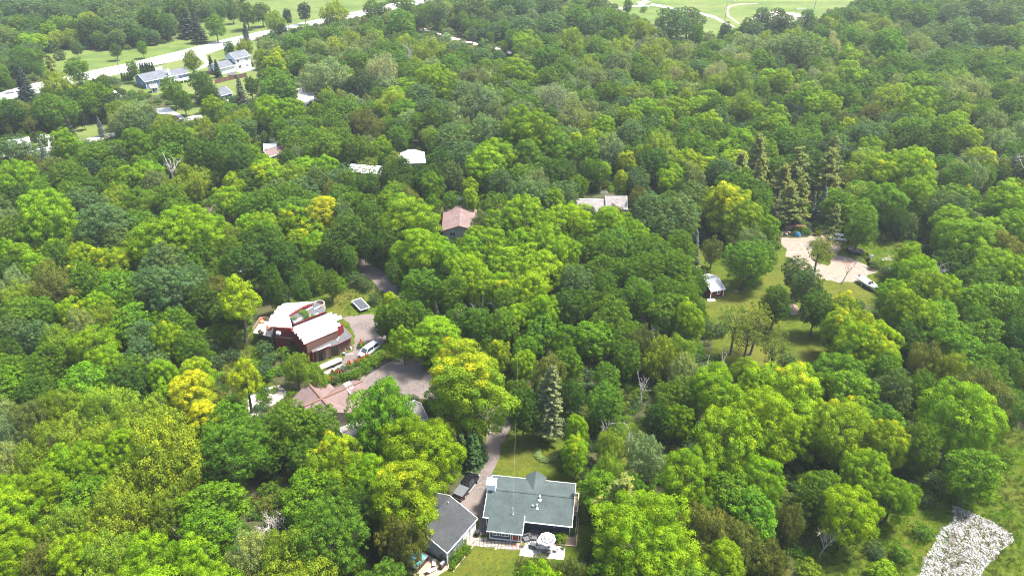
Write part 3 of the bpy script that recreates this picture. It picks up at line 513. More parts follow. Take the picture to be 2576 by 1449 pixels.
# low bushes one can tell apart: x y half-width code
SHRUBS = {
'C4': "1260 760 85 p;280 760 70 v;1600 820 80 v;1760 560 75 m;1440 870 60 m;1150 1120 65 m;1180 870 60 a;1000 1290 60 m;300 1400 75 l;860 1420 80 v;200 950 70 a;1650 560 60 m;1350 640 70 a;800 1250 60 a",
'C3': "640 680 70 b;560 720 60 a;720 760 60 a;1000 760 70 m;850 1020 40 a;130 1000 20 a;540 600 60 a;60 150 50 a;420 620 60 a",
'C2': "1450 300 60 o;1320 180 55 a;220 870 70 m;80 920 60 o;700 870 60 m;840 560 70 a;1490 1200 45 g;1440 1280 45 g;1540 1160 40 g;1580 1230 30 g",
'B3': "1100 1340 70 a;1200 1330 60 a;1350 1290 60 a;700 1340 75 a;560 1400 60 a;820 1400 60 o;1580 1060 50 a;1450 1050 60 a;920 1420 60 a",
'B2': "350 680 60 m;480 740 60 m;620 720 60 m;760 680 55 a;700 640 50 m;830 720 50 a;200 700 60 a;900 820 45 a;1100 1130 50 m;1020 1200 50 v;900 1290 50 m;830 1330 50 m;760 1380 45 m;1090 1190 45 a;1150 1230 40 a;690 1400 40 m;600 1420 40 a;640 1350 35 a;300 1220 50 a;210 1230 50 m;60 1200 60 a;100 1280 50 a;60 1380 60 a;1180 1170 45 m",
'B1': "1600 1180 70 a;1700 1100 80 m;1650 1300 60 a;1560 1280 60 a;1750 1250 50 a;1620 1080 60 m;1480 1290 60 a;1800 1160 50 a",
'B4': "880 620 45 a;800 560 35 a;540 160 70 a;620 330 60 a;1150 460 50 a;680 870 45 a;1400 1180 70 m;1280 1240 60 a;1120 1380 60 a;1560 1180 60 m;150 1280 50 a",
'A2': "1100 340 50 p;1200 330 50 p;1330 350 50 p;1440 320 45 p;1500 380 50 p;1600 400 45 p;1650 480 50 p;1250 530 50 p;1400 540 50 p;1460 600 50 a;1560 580 45 p;1700 500 45 p;900 400 50 p;1010 440 50 p;700 440 50 p;620 430 50 p;260 560 50 p;1830 500 40 p;1380 220 40 m;1450 270 40 p;1620 290 40 m;1730 360 45 b;1780 390 40 b",
'A1': "1910 490 30 s;1540 600 40 d;800 640 50 o;870 640 40 a;700 680 50 m;460 440 40 a;390 380 50 a",
'A3': "1440 300 40 p;1600 270 35 p;1500 300 40 p;1700 260 35 m;1340 390 50 p;1000 80 25 m",
}
# ------------------------------------------------------------ the ground and what lies flat on it
def flat(name, sheet, pts, z, mat, jit=0.25, seg=1.2, label=None):
    P = [(GV(sheet, *p) if sheet else G(*p)) for p in pts]
    return ground_sheet(name, P, z, mat, jit, seg, label)
g = MB().poly([(-1500, -700, 0), (1500, -700, 0), (1500, 2600, 0), (-1500, 2600, 0)]).build('ground', 'floor'); g['kind'] = 'structure'
LAWN_MAIN = [(1030, 1470), (1075, 1420), (1150, 1440), (1135, 1400), (1190, 1340), (1222, 1240), (1243, 1178), (1262, 1120), (1300, 1040), (1330, 1050), (1420, 1100), (1470, 1180), (1520, 1260), (1530, 1340), (1470, 1400), (1440, 1470)]
LAWN_SIDE = [(1075, 935), (1110, 960), (1180, 1000), (1240, 1050), (1220, 1110), (1150, 1130), (1080, 1100), (1050, 1020), (1060, 980)]
YARD_BARN = [(690, 775), (740, 745), (800, 715), (880, 690), (930, 700), (968, 735), (975, 800), (985, 860), (940, 915), (870, 960), (790, 960), (720, 900)]
YARD_WEEDY = [(500, 900), (560, 850), (640, 820), (690, 870), (700, 900), (640, 930), (690, 960), (740, 985), (620, 985), (560, 940), (520, 940)]
LAWN_SHED = [(1745, 615), (1830, 610), (1955, 630), (1985, 600), (2120, 600), (2230, 680), (2215, 760), (2150, 800), (2100, 850), (2080, 900), (2040, 950), (1960, 965), (1860, 960), (1790, 900), (1770, 800)]
GRASS_RIGHT = [(2130, 590), (2250, 600), (2330, 610), (2300, 660), (2230, 690), (2190, 670), (2130, 630)]
LAWN_ROCKS = [(1960, 1500), (2010, 1380), (2090, 1290), (2200, 1250), (2330, 1260), (2380, 1190), (2440, 1110), (2520, 1080), (2700, 1080), (2760, 1500)]
GLADE = [(1550, 1060), (1640, 1050), (1690, 1100), (1680, 1170), (1640, 1220), (1560, 1200), (1540, 1120)]
ROAD_GRASS = [(100, 190), (120, 125), (300, 130), (420, 110), (480, 60), (560, 55), (620, 0), (760, -40), (1000, -40), (960, 20), (820, 60), (700, 80), (600, 100), (350, 160), (230, 190)]
YARDS = [(262, 190), (400, 165), (560, 120), (640, 95), (660, 110), (640, 150), (650, 180), (640, 230), (655, 260), (560, 250), (480, 240), (460, 250), (400, 240), (330, 235), (280, 222)]
YARDS2 = [(420, 270), (480, 255), (520, 275), (540, 290), (500, 300), (430, 285)]
YARDS3 = [(190, 318), (235, 312), (300, 325), (295, 345), (200, 355), (120, 378), (60, 382), (50, 365), (120, 352)]
PARK = [(1480, -40), (2300, -60), (2120, 20), (2080, 35), (2035, 60), (1930, 75), (1830, 85), (1770, 110), (1700, 100), (1640, 60), (1560, 30)]
for nm, pl, mt in (('lawn', LAWN_MAIN, 'lawn'), ('lawn', LAWN_SIDE, 'lawn'), ('yard_grass', YARD_BARN, 'wild'), ('yard_grass', YARD_WEEDY, 'wild'), ('lawn', LAWN_SHED, 'lawn'), ('yard_grass', GRASS_RIGHT, 'wild'),
                   ('meadow', LAWN_ROCKS, 'wild'), ('meadow', GLADE, 'wild'), ('road_verge', ROAD_GRASS, 'field'), ('lawn', YARDS, 'field'), ('lawn', YARDS2, 'field'), ('lawn', YARDS3, 'field'), ('park_field', PARK, 'field')):
    flat(nm, None, pl, 0.004, mt, 0.8, 1.5)
DRIVE1 = [(880, 640), (905, 640), (960, 680), (1008, 722), (1012, 745), (990, 752), (975, 742), (900, 680)]
DRIVE2 = [(905, 945), (960, 918), (1040, 888), (1066, 895), (1078, 940), (1120, 985), (1180, 1005), (1250, 1030), (1295, 1028), (1293, 1065), (1262, 1120), (1243, 1178), (1222, 1240), (1216, 1300), (1228, 1345), (1200, 1345), (1203, 1320), (1205, 1295), (1150, 1262), (1180, 1190), (1215, 1120), (1240, 1060), (1180, 1035), (1100, 1012), (1055, 1000), (1040, 1000), (980, 985), (930, 1000), (885, 985)]
YARD_GR = [(862, 800), (935, 788), (952, 812), (972, 832), (968, 862), (935, 900), (900, 925), (860, 945), (800, 958), (790, 940), (850, 915), (893, 880), (888, 830)]
DIRT_R = [(1965, 600), (2050, 595), (2085, 588), (2118, 612), (2105, 640), (2150, 655), (2200, 680), (2175, 708), (2110, 712), (2060, 700), (2020, 690), (1985, 655)]
flat('driveway', None, DRIVE1, 0.008, 'gravel', 0.25); flat('driveway', None, DRIVE2, 0.008, 'gravel', 0.22)
flat('gravel_yard', None, YARD_GR, 0.008, 'gravel', 0.3); flat('dirt_yard', None, DIRT_R, 0.008, 'reddirt', 0.35)
flat('yard_grass', None, [(2046, 618), (2082, 612), (2094, 640), (2084, 668), (2052, 660), (2040, 640)], 0.012, 'wild', 0.4)
flat('gravel_yard', 'A2', [(275, 565), (330, 620), (440, 690), (480, 750), (440, 780), (395, 770), (400, 830), (340, 835), (300, 790), (320, 700)], 0.008, 'concrete', 0.5)
flat('driveway', None, [(1675, 600), (1765, 590), (1765, 606), (1680, 616)], 0.008, 'gravel', 0.2)
flat('dirt_patch', 'B4', [(110, 880), (170, 850), (240, 870), (250, 920), (180, 940)], 0.008, 'reddirt', 0.3)
flat('dirt_patch', 'C2', [(1440, 410), (1480, 375), (1510, 385), (1500, 430), (1460, 445)], 0.008, 'gravel', 0.2)
flat('dirt_patch', 'C1', [(1830, 130), (1917, 60), (1960, 200), (1917, 330), (1850, 290)], 0.008, 'pale_gravel', 0.3)
flat('dirt_patch', 'C2', [(60, 40), (170, 20), (250, 80), (130, 170), (20, 200)], 0.008, 'pale_gravel', 0.3)
flat('dirt_patch', 'K6', [(230, 860), (420, 850), (420, 950), (260, 960)], 0.008, 'pale_gravel', 0.3)
flat('dirt_patch', 'C2', [(80, 800), (180, 780), (230, 860), (160, 920), (60, 880)], 0.008, 'reddirt', 0.3)
flat('dirt_patch', 'C3', [(870, 640), (960, 640), (980, 690), (860, 690)], 0.008, 'reddirt', 0.3)
flat('concrete_yard', 'KC', [(290, 340), (430, 330), (560, 420), (600, 520), (480, 560), (350, 580), (240, 450)], 0.008, 'concrete', 0.3)
flat('concrete_yard', 'KC', [(2190, 540), (2270, 500), (2310, 640), (2200, 650)], 0.008, 'concrete', 0.3)
flat('concrete_yard', 'KC', [(1840, 690), (2070, 680), (2075, 700), (1860, 725)], 0.008, 'concrete', 0.3)
flat('gravel_patch', 'B1', [(1080, -20), (1200, -30), (1240, 0), (1100, 10)], 0.008, 'concrete', 0.3)
# the main road, the lanes, the path
ROAD = [(-260, 300), (0, 233), (108, 205), (216, 181), (332, 158), (464, 126), (564, 100), (644, 83), (760, 58), (813, 47), (960, 17), (1060, -6), (1160, -30), (1210, -30), (1120, -2), (1000, 24), (900, 44), (813, 61), (767, 67), (687, 85), (644, 99), (564, 122), (518, 138), (398, 163), (328, 181), (239, 199), (106, 232), (0, 256), (-260, 330)]
flat('road', None, ROAD, 0.010, 'asphalt', 0.1, 6)
flat('road', 'A1', [(1560, 425), (1590, 500), (1540, 520), (1480, 540), (1520, 510), (1560, 480), (1480, 425)], 0.014, 'asphalt', 0.1)
flat('driveway', 'A1', [(1180, 520), (1230, 500), (1240, 560), (1150, 560), (1080, 540)], 0.014, 'asphalt', 0.15)
flat('road', 'A1', [(1150, 850), (1190, 825), (1285, 815), (1330, 850), (1405, 895), (1550, 862), (1640, 855), (1640, 880), (1560, 893), (1405, 932), (1340, 885), (1270, 862), (1200, 868)], 0.008, 'asphalt', 0.15)
flat('road', 'A1', [(-60, 1190), (130, 1140), (300, 1128), (600, 1062), (740, 1035), (870, 1005), (880, 1035), (760, 1068), (620, 1085), (330, 1160), (250, 1190), (100, 1215), (-60, 1240)], 0.008, 'asphalt', 0.15)
flat('driveway', 'A1', [(840, 680), (860, 680), (945, 745), (920, 752)], 0.008, 'concrete', 0.1)
flat('road', 'A2', [(1235, 210), (1370, 240), (1500, 285), (1620, 318), (1760, 350), (1940, 392), (1940, 412), (1780, 372), (1600, 332), (1500, 305), (1370, 258), (1240, 228)], 0.008, 'pale_gravel', 0.3)
flat('gravel_patch', 'A2', [(985, 40), (1060, 25), (1065, 60), (1000, 75)], 0.012, 'concrete', 0.3)
flat('footpath', 'A3', [(1060, 30), (1150, 45), (1300, 75), (1420, 95), (1540, 125), (1600, 160), (1680, 200), (1690, 212), (1590, 172), (1530, 140), (1410, 107), (1290, 87), (1140, 58), (1050, 45)], 0.008, 'concrete', 0.15)
flat('footpath', 'A3', [(1620, 60), (1650, 45), (1720, 30), (1860, 25), (1860, 32), (1730, 40), (1660, 55), (1640, 80), (1650, 120), (1730, 180), (1715, 185), (1630, 125), (1620, 85)], 0.008, 'reddirt', 0.15)
flat('footpath', 'A3', [(780, 70), (900, 45), (1050, 42), (1050, 50), (910, 54), (790, 78)], 0.008, 'concrete', 0.15)
flat('infield', 'A4', [(-120, 150), (-60, 100), (0, 92), (100, 90), (220, 105), (310, 130), (320, 150), (250, 168), (150, 175), (0, 170)], 0.012, 'pale_gravel', 0.5)
flat('playground', 'A3', [(950, 20), (1010, 5), (1050, 15), (1000, 38), (960, 40)], 0.012, 'concrete', 0.2)
for a, b in (((1535, -2), (1680, 30)), ((1100, -6), (1330, 40))):
    pass
# ------------------------------------------------------------ keep-clear outlines (survey units) for the trees that fill the woods
CLEAR = [LAWN_MAIN, LAWN_SIDE, YARD_BARN, YARD_WEEDY, LAWN_SHED, GRASS_RIGHT, LAWN_ROCKS, GLADE, ROAD_GRASS, YARDS, YARDS2, YARDS3, PARK, DRIVE1, DRIVE2, YARD_GR, DIRT_R, ROAD,
         [(680, 750), (830, 740), (900, 830), (880, 900), (800, 930), (690, 880), (630, 850), (640, 800)], [(740, 960), (920, 930), (1020, 990), (1040, 1060), (900, 1120), (740, 1040)],
         [(1420 * .8587, 1185), (1455, 1190), (1460, 1390), (1210, 1370)], [(1060, 1250), (1120, 1240), (1210, 1290), (1200, 1340), (1110, 1450), (1030, 1449), (1040, 1380)],
         [V('A2', 275, 565), V('A2', 330, 620), V('A2', 480, 750), V('A2', 400, 830), V('A2', 300, 790)],
         [V('A1', -60, 1190), V('A1', 130, 1130), V('A1', 600, 1055), V('A1', 880, 1000), V('A1', 880, 1040), V('A1', 330, 1170), V('A1', -60, 1240)],
         [V('A1', 1140, 850), V('A1', 1285, 805), V('A1', 1405, 890), V('A1', 1640, 850), V('A1', 1640, 890), V('A1', 1405, 940), V('A1', 1200, 880)],
         [V('A2', 1235, 205), V('A2', 1500, 270), V('A2', 1940, 380), V('A2', 1940, 415), V('A2', 1500, 315), V('A2', 1240, 235)],
         [(1765, 660), (1840, 660), (1840, 760), (1765, 760)], [(1100, 520), (1195, 510), (1195, 590), (1105, 590)], [(1455, 485), (1580, 485), (1580, 545), (1455, 545)]]
KEEP = [[(530, 895), (600, 850), (690, 880), (700, 925), (640, 960), (560, 930)], LAWN_MAIN[:2] + [(1150, 1380), (1205, 1290), (1150, 1260), (1190, 1180), (1260, 1040), (1320, 1030), (1330, 1150), (1400, 1150), (1470, 1250), (1500, 1340), (1440, 1420), (1300, 1390), (1290, 1449)],
        [(740, 745), (800, 715), (880, 690), (930, 700), (965, 735), (955, 790), (930, 800), (850, 800), (780, 770)], [(625, 800), (700, 745), (840, 740), (960, 790), (975, 850), (900, 920), (960, 920), (1070, 880), (1085, 960), (1060, 1000), (900, 1000), (850, 1050), (735, 1010), (800, 940), (690, 880)],
        DRIVE1[:], [(1765, 660), (1840, 650), (1960, 640), (2000, 660), (2220, 720), (2200, 790), (2070, 860), (2050, 900), (1960, 950), (1800, 880), (1780, 770)], DIRT_R, GRASS_RIGHT,
        LAWN_ROCKS, ROAD, PARK, ROAD_GRASS, [(262, 190), (560, 120), (640, 95), (650, 260), (540, 290), (340, 250), (280, 222)], [(1100, 505), (1195, 505), (1195, 590), (1105, 590)],
        [(1455, 480), (1582, 480), (1582, 540), (1455, 520)], [(495, 497), (578, 497), (578, 548), (500, 540)], [V('A2', 275, 565), V('A2', 330, 620), V('A2', 480, 750), V('A2', 400, 830), V('A2', 300, 790)],
        CLEAR[23], CLEAR[24], CLEAR[25], [(1022, 375), (1058, 375), (1058, 420), (1022, 420)], [(665, 352), (705, 352), (705, 400), (665, 400)], [(1955, 570), (2140, 570), (2180, 640), (2230, 640), (2230, 600), (2140, 560), (1960, 560)],
        GLADE, [(882, 408), (898, 408), (898, 430), (882, 430)], [(1150, 930), (1300, 930), (1300, 1060), (1080, 1060)], [(0, 345), (90, 345), (90, 395), (0, 395)], [(670, 1040), (740, 1040), (740, 1100), (670, 1100)], [(670, 1170), (730, 1170), (730, 1350), (660, 1350)],
        [(1330, 915), (1420, 915), (1420, 1140), (1330, 1140)], [(190, 310), (300, 310), (300, 350), (190, 350)], [(2500, 480), (2576, 480), (2576, 530), (2440, 530)]]
# ------------------------------------------------------------ every tree: where, how big, which kind
class T: pass
TR = []
def add_tree(vx, vy, rv, code, fill=False, world=None):
    t = T(); t.code = code; f = FORM[code]
    if world is None:
        x, y, _ = G(vx, vy, 8.0); Rm = rv / SC(x, y, 8.0)
    else:
        x, y = world; Rm = rv
    if f in ('clumpy', 'oak', 'soft', 'thin', 'willow', 'lanky'):
        if fill: Rm = Rm
        else: Rm = min(10.0, max(2.7 if y > 230 else 3.3, Rm * (1.0 if y > 230 or y < 125 else 1.1)))
        if code in 'Tt' and Rm > 6 and f == 'thin': Rm = 6
        Ht = min(19.0, 5.5 + 1.55 * Rm) * rnd.uniform(0.93, 1.08) * (rnd.uniform(0.66, 1.0) if fill else 1)
        zc = 0.60
        if f in ('thin', 'lanky'): Ht *= 1.12; zc = 0.68
    elif f == 'spruce': Rm = max(1.5, Rm); Ht = min(16, 4.2 * Rm + 1.5); zc = 0.42
    elif f == 'bigspruce': Rm = max(2.9, Rm); Ht = 17; zc = 0.5
    elif f == 'pine': Rm = max(3.4, Rm); Ht = min(18, 3.2 * Rm + 3.5); zc = 0.55
    elif f == 'cone': Ht = Rm * 5; zc = 0.5
    elif f == 'dead': Rm = max(1.6, Rm); Ht = min(15, Rm * 3.5 + 2); zc = 0.6
    elif f == 'shrub': Ht = Rm * 1.45; zc = 0.5
    if world is None: x, y, _ = G(vx, vy, Ht * zc)
    t.x, t.y, t.R, t.H, t.fill, t.form = x, y, Rm, Ht, fill, f
    t.vx, t.vy = PV(x, y, Ht * zc); t.app = Rm * SC(x, y, Ht * zc)
    t.spread = 1
    return t
def parse(tab, shrub=False):
    out = []
    for sh in tab:
        for it in tab[sh].split(';'):
            a = it.split()
            if len(a) != 4: continue
            vx, vy = V(sh, float(a[0]), float(a[1])); rv = float(a[2]) / SHEETS[sh][2] * 0.85867
            out.append((vx, vy, rv, a[3]))
    return out
for vx, vy, rv, c in parse(TREES):
    t = add_tree(vx, vy, rv, c)
    ok = True
    for u in TR:
        if u.form in ('dead', 'spruce', 'cone') or t.form in ('dead', 'spruce', 'cone', 'thin', 'bigspruce'): continue
        dd = math.hypot(u.x - t.x, u.y - t.y)
        if dd < 0.50 * (u.R + t.R): ok = False; break
    if ok: TR.append(t)
NH = len(TR)
def hits_keep(x, y, R, H):
    for z, k in ((H, 0.35), (H * 0.8, 0.85), (H * 0.55, 1.0), (H * 0.3, 0.7), (0, 0.1)):
        for sx in (-1, -0.5, 0, 0.5, 1):
            px, py = PV(x + sx * R * k, y, z)
            for p in KEEP:
                if inpoly(px, py, p): return True
    return False
for t in TR:                                    # a surveyed crown that leans over an open place is trimmed back
    if t.form in ('dead', 'cone', 'thin', 'lanky', 'spruce', 'bigspruce') or any(inpoly(t.vx, t.vy, p) for p in KEEP): continue
    for _ in range(5 if t.y > 230 else 2):
        if hits_keep(t.x, t.y, t.R * 0.85, t.H * 0.92): t.R *= 0.85; t.H *= 0.9
# fill the woods between the surveyed crowns
cell = 12.0; grid = {}
def gput(t): grid.setdefault((int(t.x // cell), int(t.y // cell)), []).append(t)
def gnear(x, y, d=2):
    cx, cy = int(x // cell), int(y // cell)
    for i in range(-d, d + 1):
        for j in range(-d, d + 1):
            for t in grid.get((cx + i, cy + j), ()): yield t
for t in TR: gput(t)
def clear_at(x, y, polys):
    px, py = PV(x, y, 0); return any(inpoly(px, py, p) for p in polys)
def hits_keep(x, y, R, H):
    for z, k in ((H, 0.35), (H * 0.8, 0.85), (H * 0.55, 1.0), (H * 0.3, 0.7), (0, 0.1)):
        for sx in (-1, -0.5, 0, 0.5, 1):
            px, py = PV(x + sx * R * k, y, z)
            for p in KEEP:
                if inpoly(px, py, p): return True
    return False
y = 52.0
while y < 640:
    half = 0.72 * y + 34; step = 4.4 if y < 330 else 5.2
    x = -half
    while x < half:
        xx = x + rnd.uniform(-1.8, 1.8); yy = y + rnd.uniform(-1.8, 1.8); x += step
        R = rnd.choice((rnd.uniform(2.0, 3.2), rnd.uniform(3.0, 4.8), rnd.uniform(4.0, 5.8)))
        if clear_at(xx, yy, CLEAR): continue
        if any(math.hypot(u.x - xx, u.y - yy) < (0.66 if yy < 150 else 0.6) * ((u.R if u.form != 'dead' else 3.4) + R) for u in gnear(xx, yy, 1)): continue
        near = sorted(((math.hypot(u.x - xx, u.y - yy), u.code) for u in gnear(xx, yy, 2) if not u.fill and u.form in ('clumpy', 'oak', 'soft')), key=lambda q: q[0])[:2]
        far = min(1, max(0, (yy - 90) / 300))
        if near and rnd.random() < 0.55: c = rnd.choice(near)[1].replace('Y', 'v').replace('G', 'v')
        else: c = rnd.choice('mdmdgo') if rnd.random() > far else rnd.choice('bmpmbpl')
        t = add_tree(0, 0, R, c, True, (xx, yy))
        if hits_keep(xx, yy, t.R, t.H): continue
        TR.append(t); gput(t)
    y += step * 0.95
# ------------------------------------------------------------ split: single trees (largest in view) and the rest of the wood
def inview(t): return -40 < t.vx < 2616 and -60 < t.vy < 1500
SINGLE_FORMS = ('dead', 'spruce', 'bigspruce', 'pine', 'cone', 'willow')
bl = [t for t in TR if t.form not in SINGLE_FORMS]
vis = sorted([t for t in bl if inview(t)], key=lambda t: -(t.app * (0.45 if t.fill else 1.0)))
single = set(id(t) for t in vis[:300])
LAND = [("blue ranch house", 400, 215), ("white two storey house", 600, 160), ("bright blue cottage", 570, 240), ("main road", 300, 170), ("white gravel lot", 765, 250), ("white tarp shelter", 690, 375),
        ("tall dark house", 1035, 420), ("roof with aerial", 1148, 550), ("pale grey roofed house", 1520, 510), ("half hidden brown roof", 530, 520), ("red barn house", 770, 830), ("trampoline", 905, 765),
        ("shaded lane", 945, 695), ("cross gabled rose roof", 830, 1000), ("two dinghies", 1130, 1040), ("grey garage", 1140, 1330), ("black pickup", 1170, 1215), ("green roofed house", 1330, 1280), ("big grey spruce", 1375, 1030),
        ("red shed", 1800, 710), ("white motorboat", 2185, 715), ("silver car", 2105, 598), ("firewood pile", 1990, 575), ("limestone rubble patch", 2430, 1390), ("right edge utility pole", 2535, 440), ("baseball infield", 1980, 45), ("curving park path", 1400, 120), ("lower left corner", 0, 1449), ("upper right corner", 2576, 0), ("left edge halfway down", 0, 720), ("right edge halfway down", 2576, 760), ("upper left corner", 0, 0), ("striped parasol", 1383, 1345)]
ORD = ['nearest', 'second nearest', 'third nearest', 'fourth nearest', 'fifth nearest', 'sixth nearest', 'seventh nearest', 'eighth nearest', 'ninth nearest', 'tenth nearest', 'eleventh nearest', 'twelfth nearest'] + ['farther'] * 50
CNAME = dict(v='vivid yellow-green', y='bright yellow-tinged', Y='golden-flushed lime', G='yellow-topped', m='mid green', d='dark green', b='bluish green', l='light green', p='pale sage', o='olive green', g='fresh green', D='blackish green',
             t='thinly leaved', T='tall sparse lime', w='pale silvery', s='dark', S='silver-blue', n='golden-green', N='tall grey-green', c='dark', x='bare grey', a='low dull green')
def make_labels(items, noun):
    bk = {}
    for t in items:
        ln = min(LAND, key=lambda q: math.hypot(q[1] - t.vx, q[2] - t.vy)); dx = t.vx - ln[1]; dy = t.vy - ln[2]
        corner = 'corner' in ln[0] or 'edge' in ln[0]
        if corner: rel = 'to'
        elif abs(dx) > abs(dy): rel = 'right of' if dx > 0 else 'left of'
        else: rel = 'in front of' if dy > 0 else 'behind'
        bk.setdefault((t.code, ln[0], rel), []).append((math.hypot(dx, dy), t))
    for (code, ln, rel), L in bk.items():
        L.sort(key=lambda q: q[0])
        for i, (_, t) in enumerate(L):
            n = noun[t.form] if isinstance(noun, dict) else noun
            if rel == 'to': t.label = f"{CNAME[code]} {n}, {ORD[i]} to the {ln}"
            else: t.label = f"{CNAME[code]} {n} {rel} the {ln}" + (f", {ORD[i]}" if len(L) > 1 else '')
NOUN = {'clumpy': 'broadleaf tree', 'oak': 'fine-leaved broadleaf tree', 'soft': 'feathery broadleaf tree', 'thin': 'broadleaf tree', 'lanky': 'broadleaf tree', 'willow': 'willow tree', 'dead': 'dead tree', 'spruce': 'spruce', 'bigspruce': 'spruce', 'pine': 'pine', 'cone': 'columnar cedar', 'shrub': 'bush'}
OBN = {'willow': 'willow_tree', 'dead': 'dead_tree', 'spruce': 'spruce_tree', 'bigspruce': 'spruce_tree', 'pine': 'pine_tree', 'cone': 'columnar_cedar', 'shrub': 'bush'}
GRP = {'broadleaf_tree': 'broadleaf trees of the wood', 'willow_tree': 'pale willows', 'dead_tree': 'dead trees', 'spruce_tree': 'spruces', 'pine_tree': 'pines', 'columnar_cedar': 'columnar cedars', 'bush': 'bushes'}
def pick_proto(t):
    L = PR['big'] if (t.form == 'clumpy' and t.R > 7.2) else (PR['tall'] if (t.form == 'clumpy' and t.code == 'g' and t.R < 4.6) else PR[t.form])
    return rnd.choice(L)
def jitter_tint(c, a=0.16):
    k = rnd.uniform(1 - a, 1 + a); h = rnd.uniform(-0.10, 0.10)
    return (c[0] * k * (1 + h), c[1] * k, c[2] * k * (1 - 2 * h))
def flush_of(code):
    if code == 'G': return rnd.uniform(0.5, 0.6)
    if code == 'Y': return rnd.uniform(0.24, 0.34)
    if code == 'y': return rnd.uniform(0.18, 0.28)
    if code == 'v': return 0.28 if rnd.random() < 0.05 else 0.0
    return 0.0
def set_tint(o, tint, fl):
    o['tint'] = [float(tint[0]), float(tint[1]), float(tint[2])]; o['flush'] = float(fl)
def place_tree(t, name):
    p = pick_proto(t); s = t.R / p.R; sz = t.H / p.H; a = rnd.uniform(0, 6.283)
    root = empty(name, (t.x, t.y, 0), a, t.label, {'shrub': 'bush'}.get(t.form, 'tree'), GRP[name])
    k1 = rnd.uniform(0.86, 1.15); root.scale = (s * k1, s / k1, sz)
    if t.form != 'shrub': root.rotation_euler = (rnd.uniform(-0.05, 0.05), rnd.uniform(-0.05, 0.05), a)
    if t.form == 'dead':
        c = link('branches', p.trunk, root); return root
    tn = jitter_tint(TINT[t.code]); fl = flush_of(t.code)
    c = link('crown' if t.form != 'shrub' else 'foliage', p.crown, root); set_tint(c, tn, fl)
    link('trunk' if t.form != 'shrub' else 'stem', p.trunk, root)
    return root
singles = [t for t in bl if id(t) in single]; make_labels(singles, NOUN)
for t in singles: place_tree(t, 'broadleaf_tree')
spec = [t for t in TR if t.form in SINGLE_FORMS and inview(t)]; make_labels(spec, NOUN)
for t in spec: place_tree(t, OBN[t.form])
SH = []
for vx, vy, rv, c in parse(SHRUBS):
    x, y, _ = G(vx, vy, 1.0); R = min(3.6, rv / SC(x, y, 1.0))
    t = T(); t.code = c; t.form = 'shrub'; t.x, t.y, t.R, t.H, t.fill = x, y, R, R * 1.5, False
    if c == 's': t.form = 'spruce'; t.R = 1.0; t.H = 2.4
    t.vx, t.vy = vx, vy; SH.append(t)
make_labels(SH, NOUN)
for t in SH: place_tree(t, OBN[t.form])
# ------------------------------------------------------------ masses: the rest of the wood, undergrowth, long grass
def scatter(name, protos, rows, kind='stuff', label=None, cat=None):
    """rows: x y z proto-index sx sy sz rz r g b flush"""
    A = np.array(rows, dtype=np.float32); me = bpy.data.meshes.new(name); n = len(A)
    me.vertices.add(n); me.vertices.foreach_set('co', A[:, :3].ravel())
    at = me.attributes.new('pi', 'INT', 'POINT'); at.data.foreach_set('value', A[:, 3].astype(np.int32))
    at = me.attributes.new('sc', 'FLOAT_VECTOR', 'POINT'); at.data.foreach_set('vector', A[:, 4:7].copy().ravel())
    at = me.attributes.new('rz', 'FLOAT', 'POINT'); at.data.foreach_set('value', A[:, 7].copy())
    at = me.attributes.new('tint', 'FLOAT_COLOR', 'POINT'); at.data.foreach_set('color', np.concatenate([A[:, 8:11], np.ones((n, 1), np.float32)], 1).ravel())
    at = me.attributes.new('flush', 'FLOAT', 'POINT'); at.data.foreach_set('value', A[:, 11].copy())
    o = link(name, me); tag(o, label, cat, None, kind)
    coll = bpy.data.collections.new(name + '_kinds')
    for i, m_ in enumerate(protos):
        q = bpy.data.objects.new(f'{name}_kind_{i:02d}', m_); coll.objects.link(q)
    ng = bpy.data.node_groups.new(name, 'GeometryNodeTree')
    ng.interface.new_socket('Geometry', in_out='INPUT', socket_type='NodeSocketGeometry'); ng.interface.new_socket('Geometry', in_out='OUTPUT', socket_type='NodeSocketGeometry')
    gi = ng.nodes.new('NodeGroupInput'); go = ng.nodes.new('NodeGroupOutput'); ip = ng.nodes.new('GeometryNodeInstanceOnPoints'); ci = ng.nodes.new('GeometryNodeCollectionInfo')
    ci.inputs[0].default_value = coll; ci.inputs['Separate Children'].default_value = True; ci.inputs['Reset Children'].default_value = True
    def na(nm, ty):
        k = ng.nodes.new('GeometryNodeInputNamedAttribute'); k.data_type = ty; k.inputs[0].default_value = nm
        return [s_ for s_ in k.outputs if s_.enabled][0]
    ip.inputs['Pick Instance'].default_value = True
    cx = ng.nodes.new('ShaderNodeCombineXYZ')
    ng.links.new(gi.outputs[0], ip.inputs['Points']); ng.links.new(ci.outputs[0], ip.inputs['Instance'])
    ng.links.new(na('pi', 'INT'), ip.inputs['Instance Index']); ng.links.new(na('rz', 'FLOAT'), cx.inputs[2]); ng.links.new(cx.outputs[0], ip.inputs['Rotation'])
    ng.links.new(na('sc', 'FLOAT_VECTOR'), ip.inputs['Scale']); ng.links.new(ip.outputs[0], go.inputs[0])
    md = o.modifiers.new('scatter', 'NODES'); md.node_group = ng
    return o
WP = PR['clumpy'] + PR['oak'] + PR['soft'] + PR['thin']; WI = {id(p): i for i, p in enumerate(WP)}
rows = []
for t in bl:
    if id(t) in single: continue
    L = PR[t.form if t.form != 'lanky' else 'thin']; p = rnd.choice(L); s = t.R / p.R; tn = jitter_tint(TINT[t.code])
    rows.append((t.x, t.y, 0, WI[id(p)], s, s, t.H / p.H, rnd.uniform(0, 6.28), *tn, flush_of(t.code)))
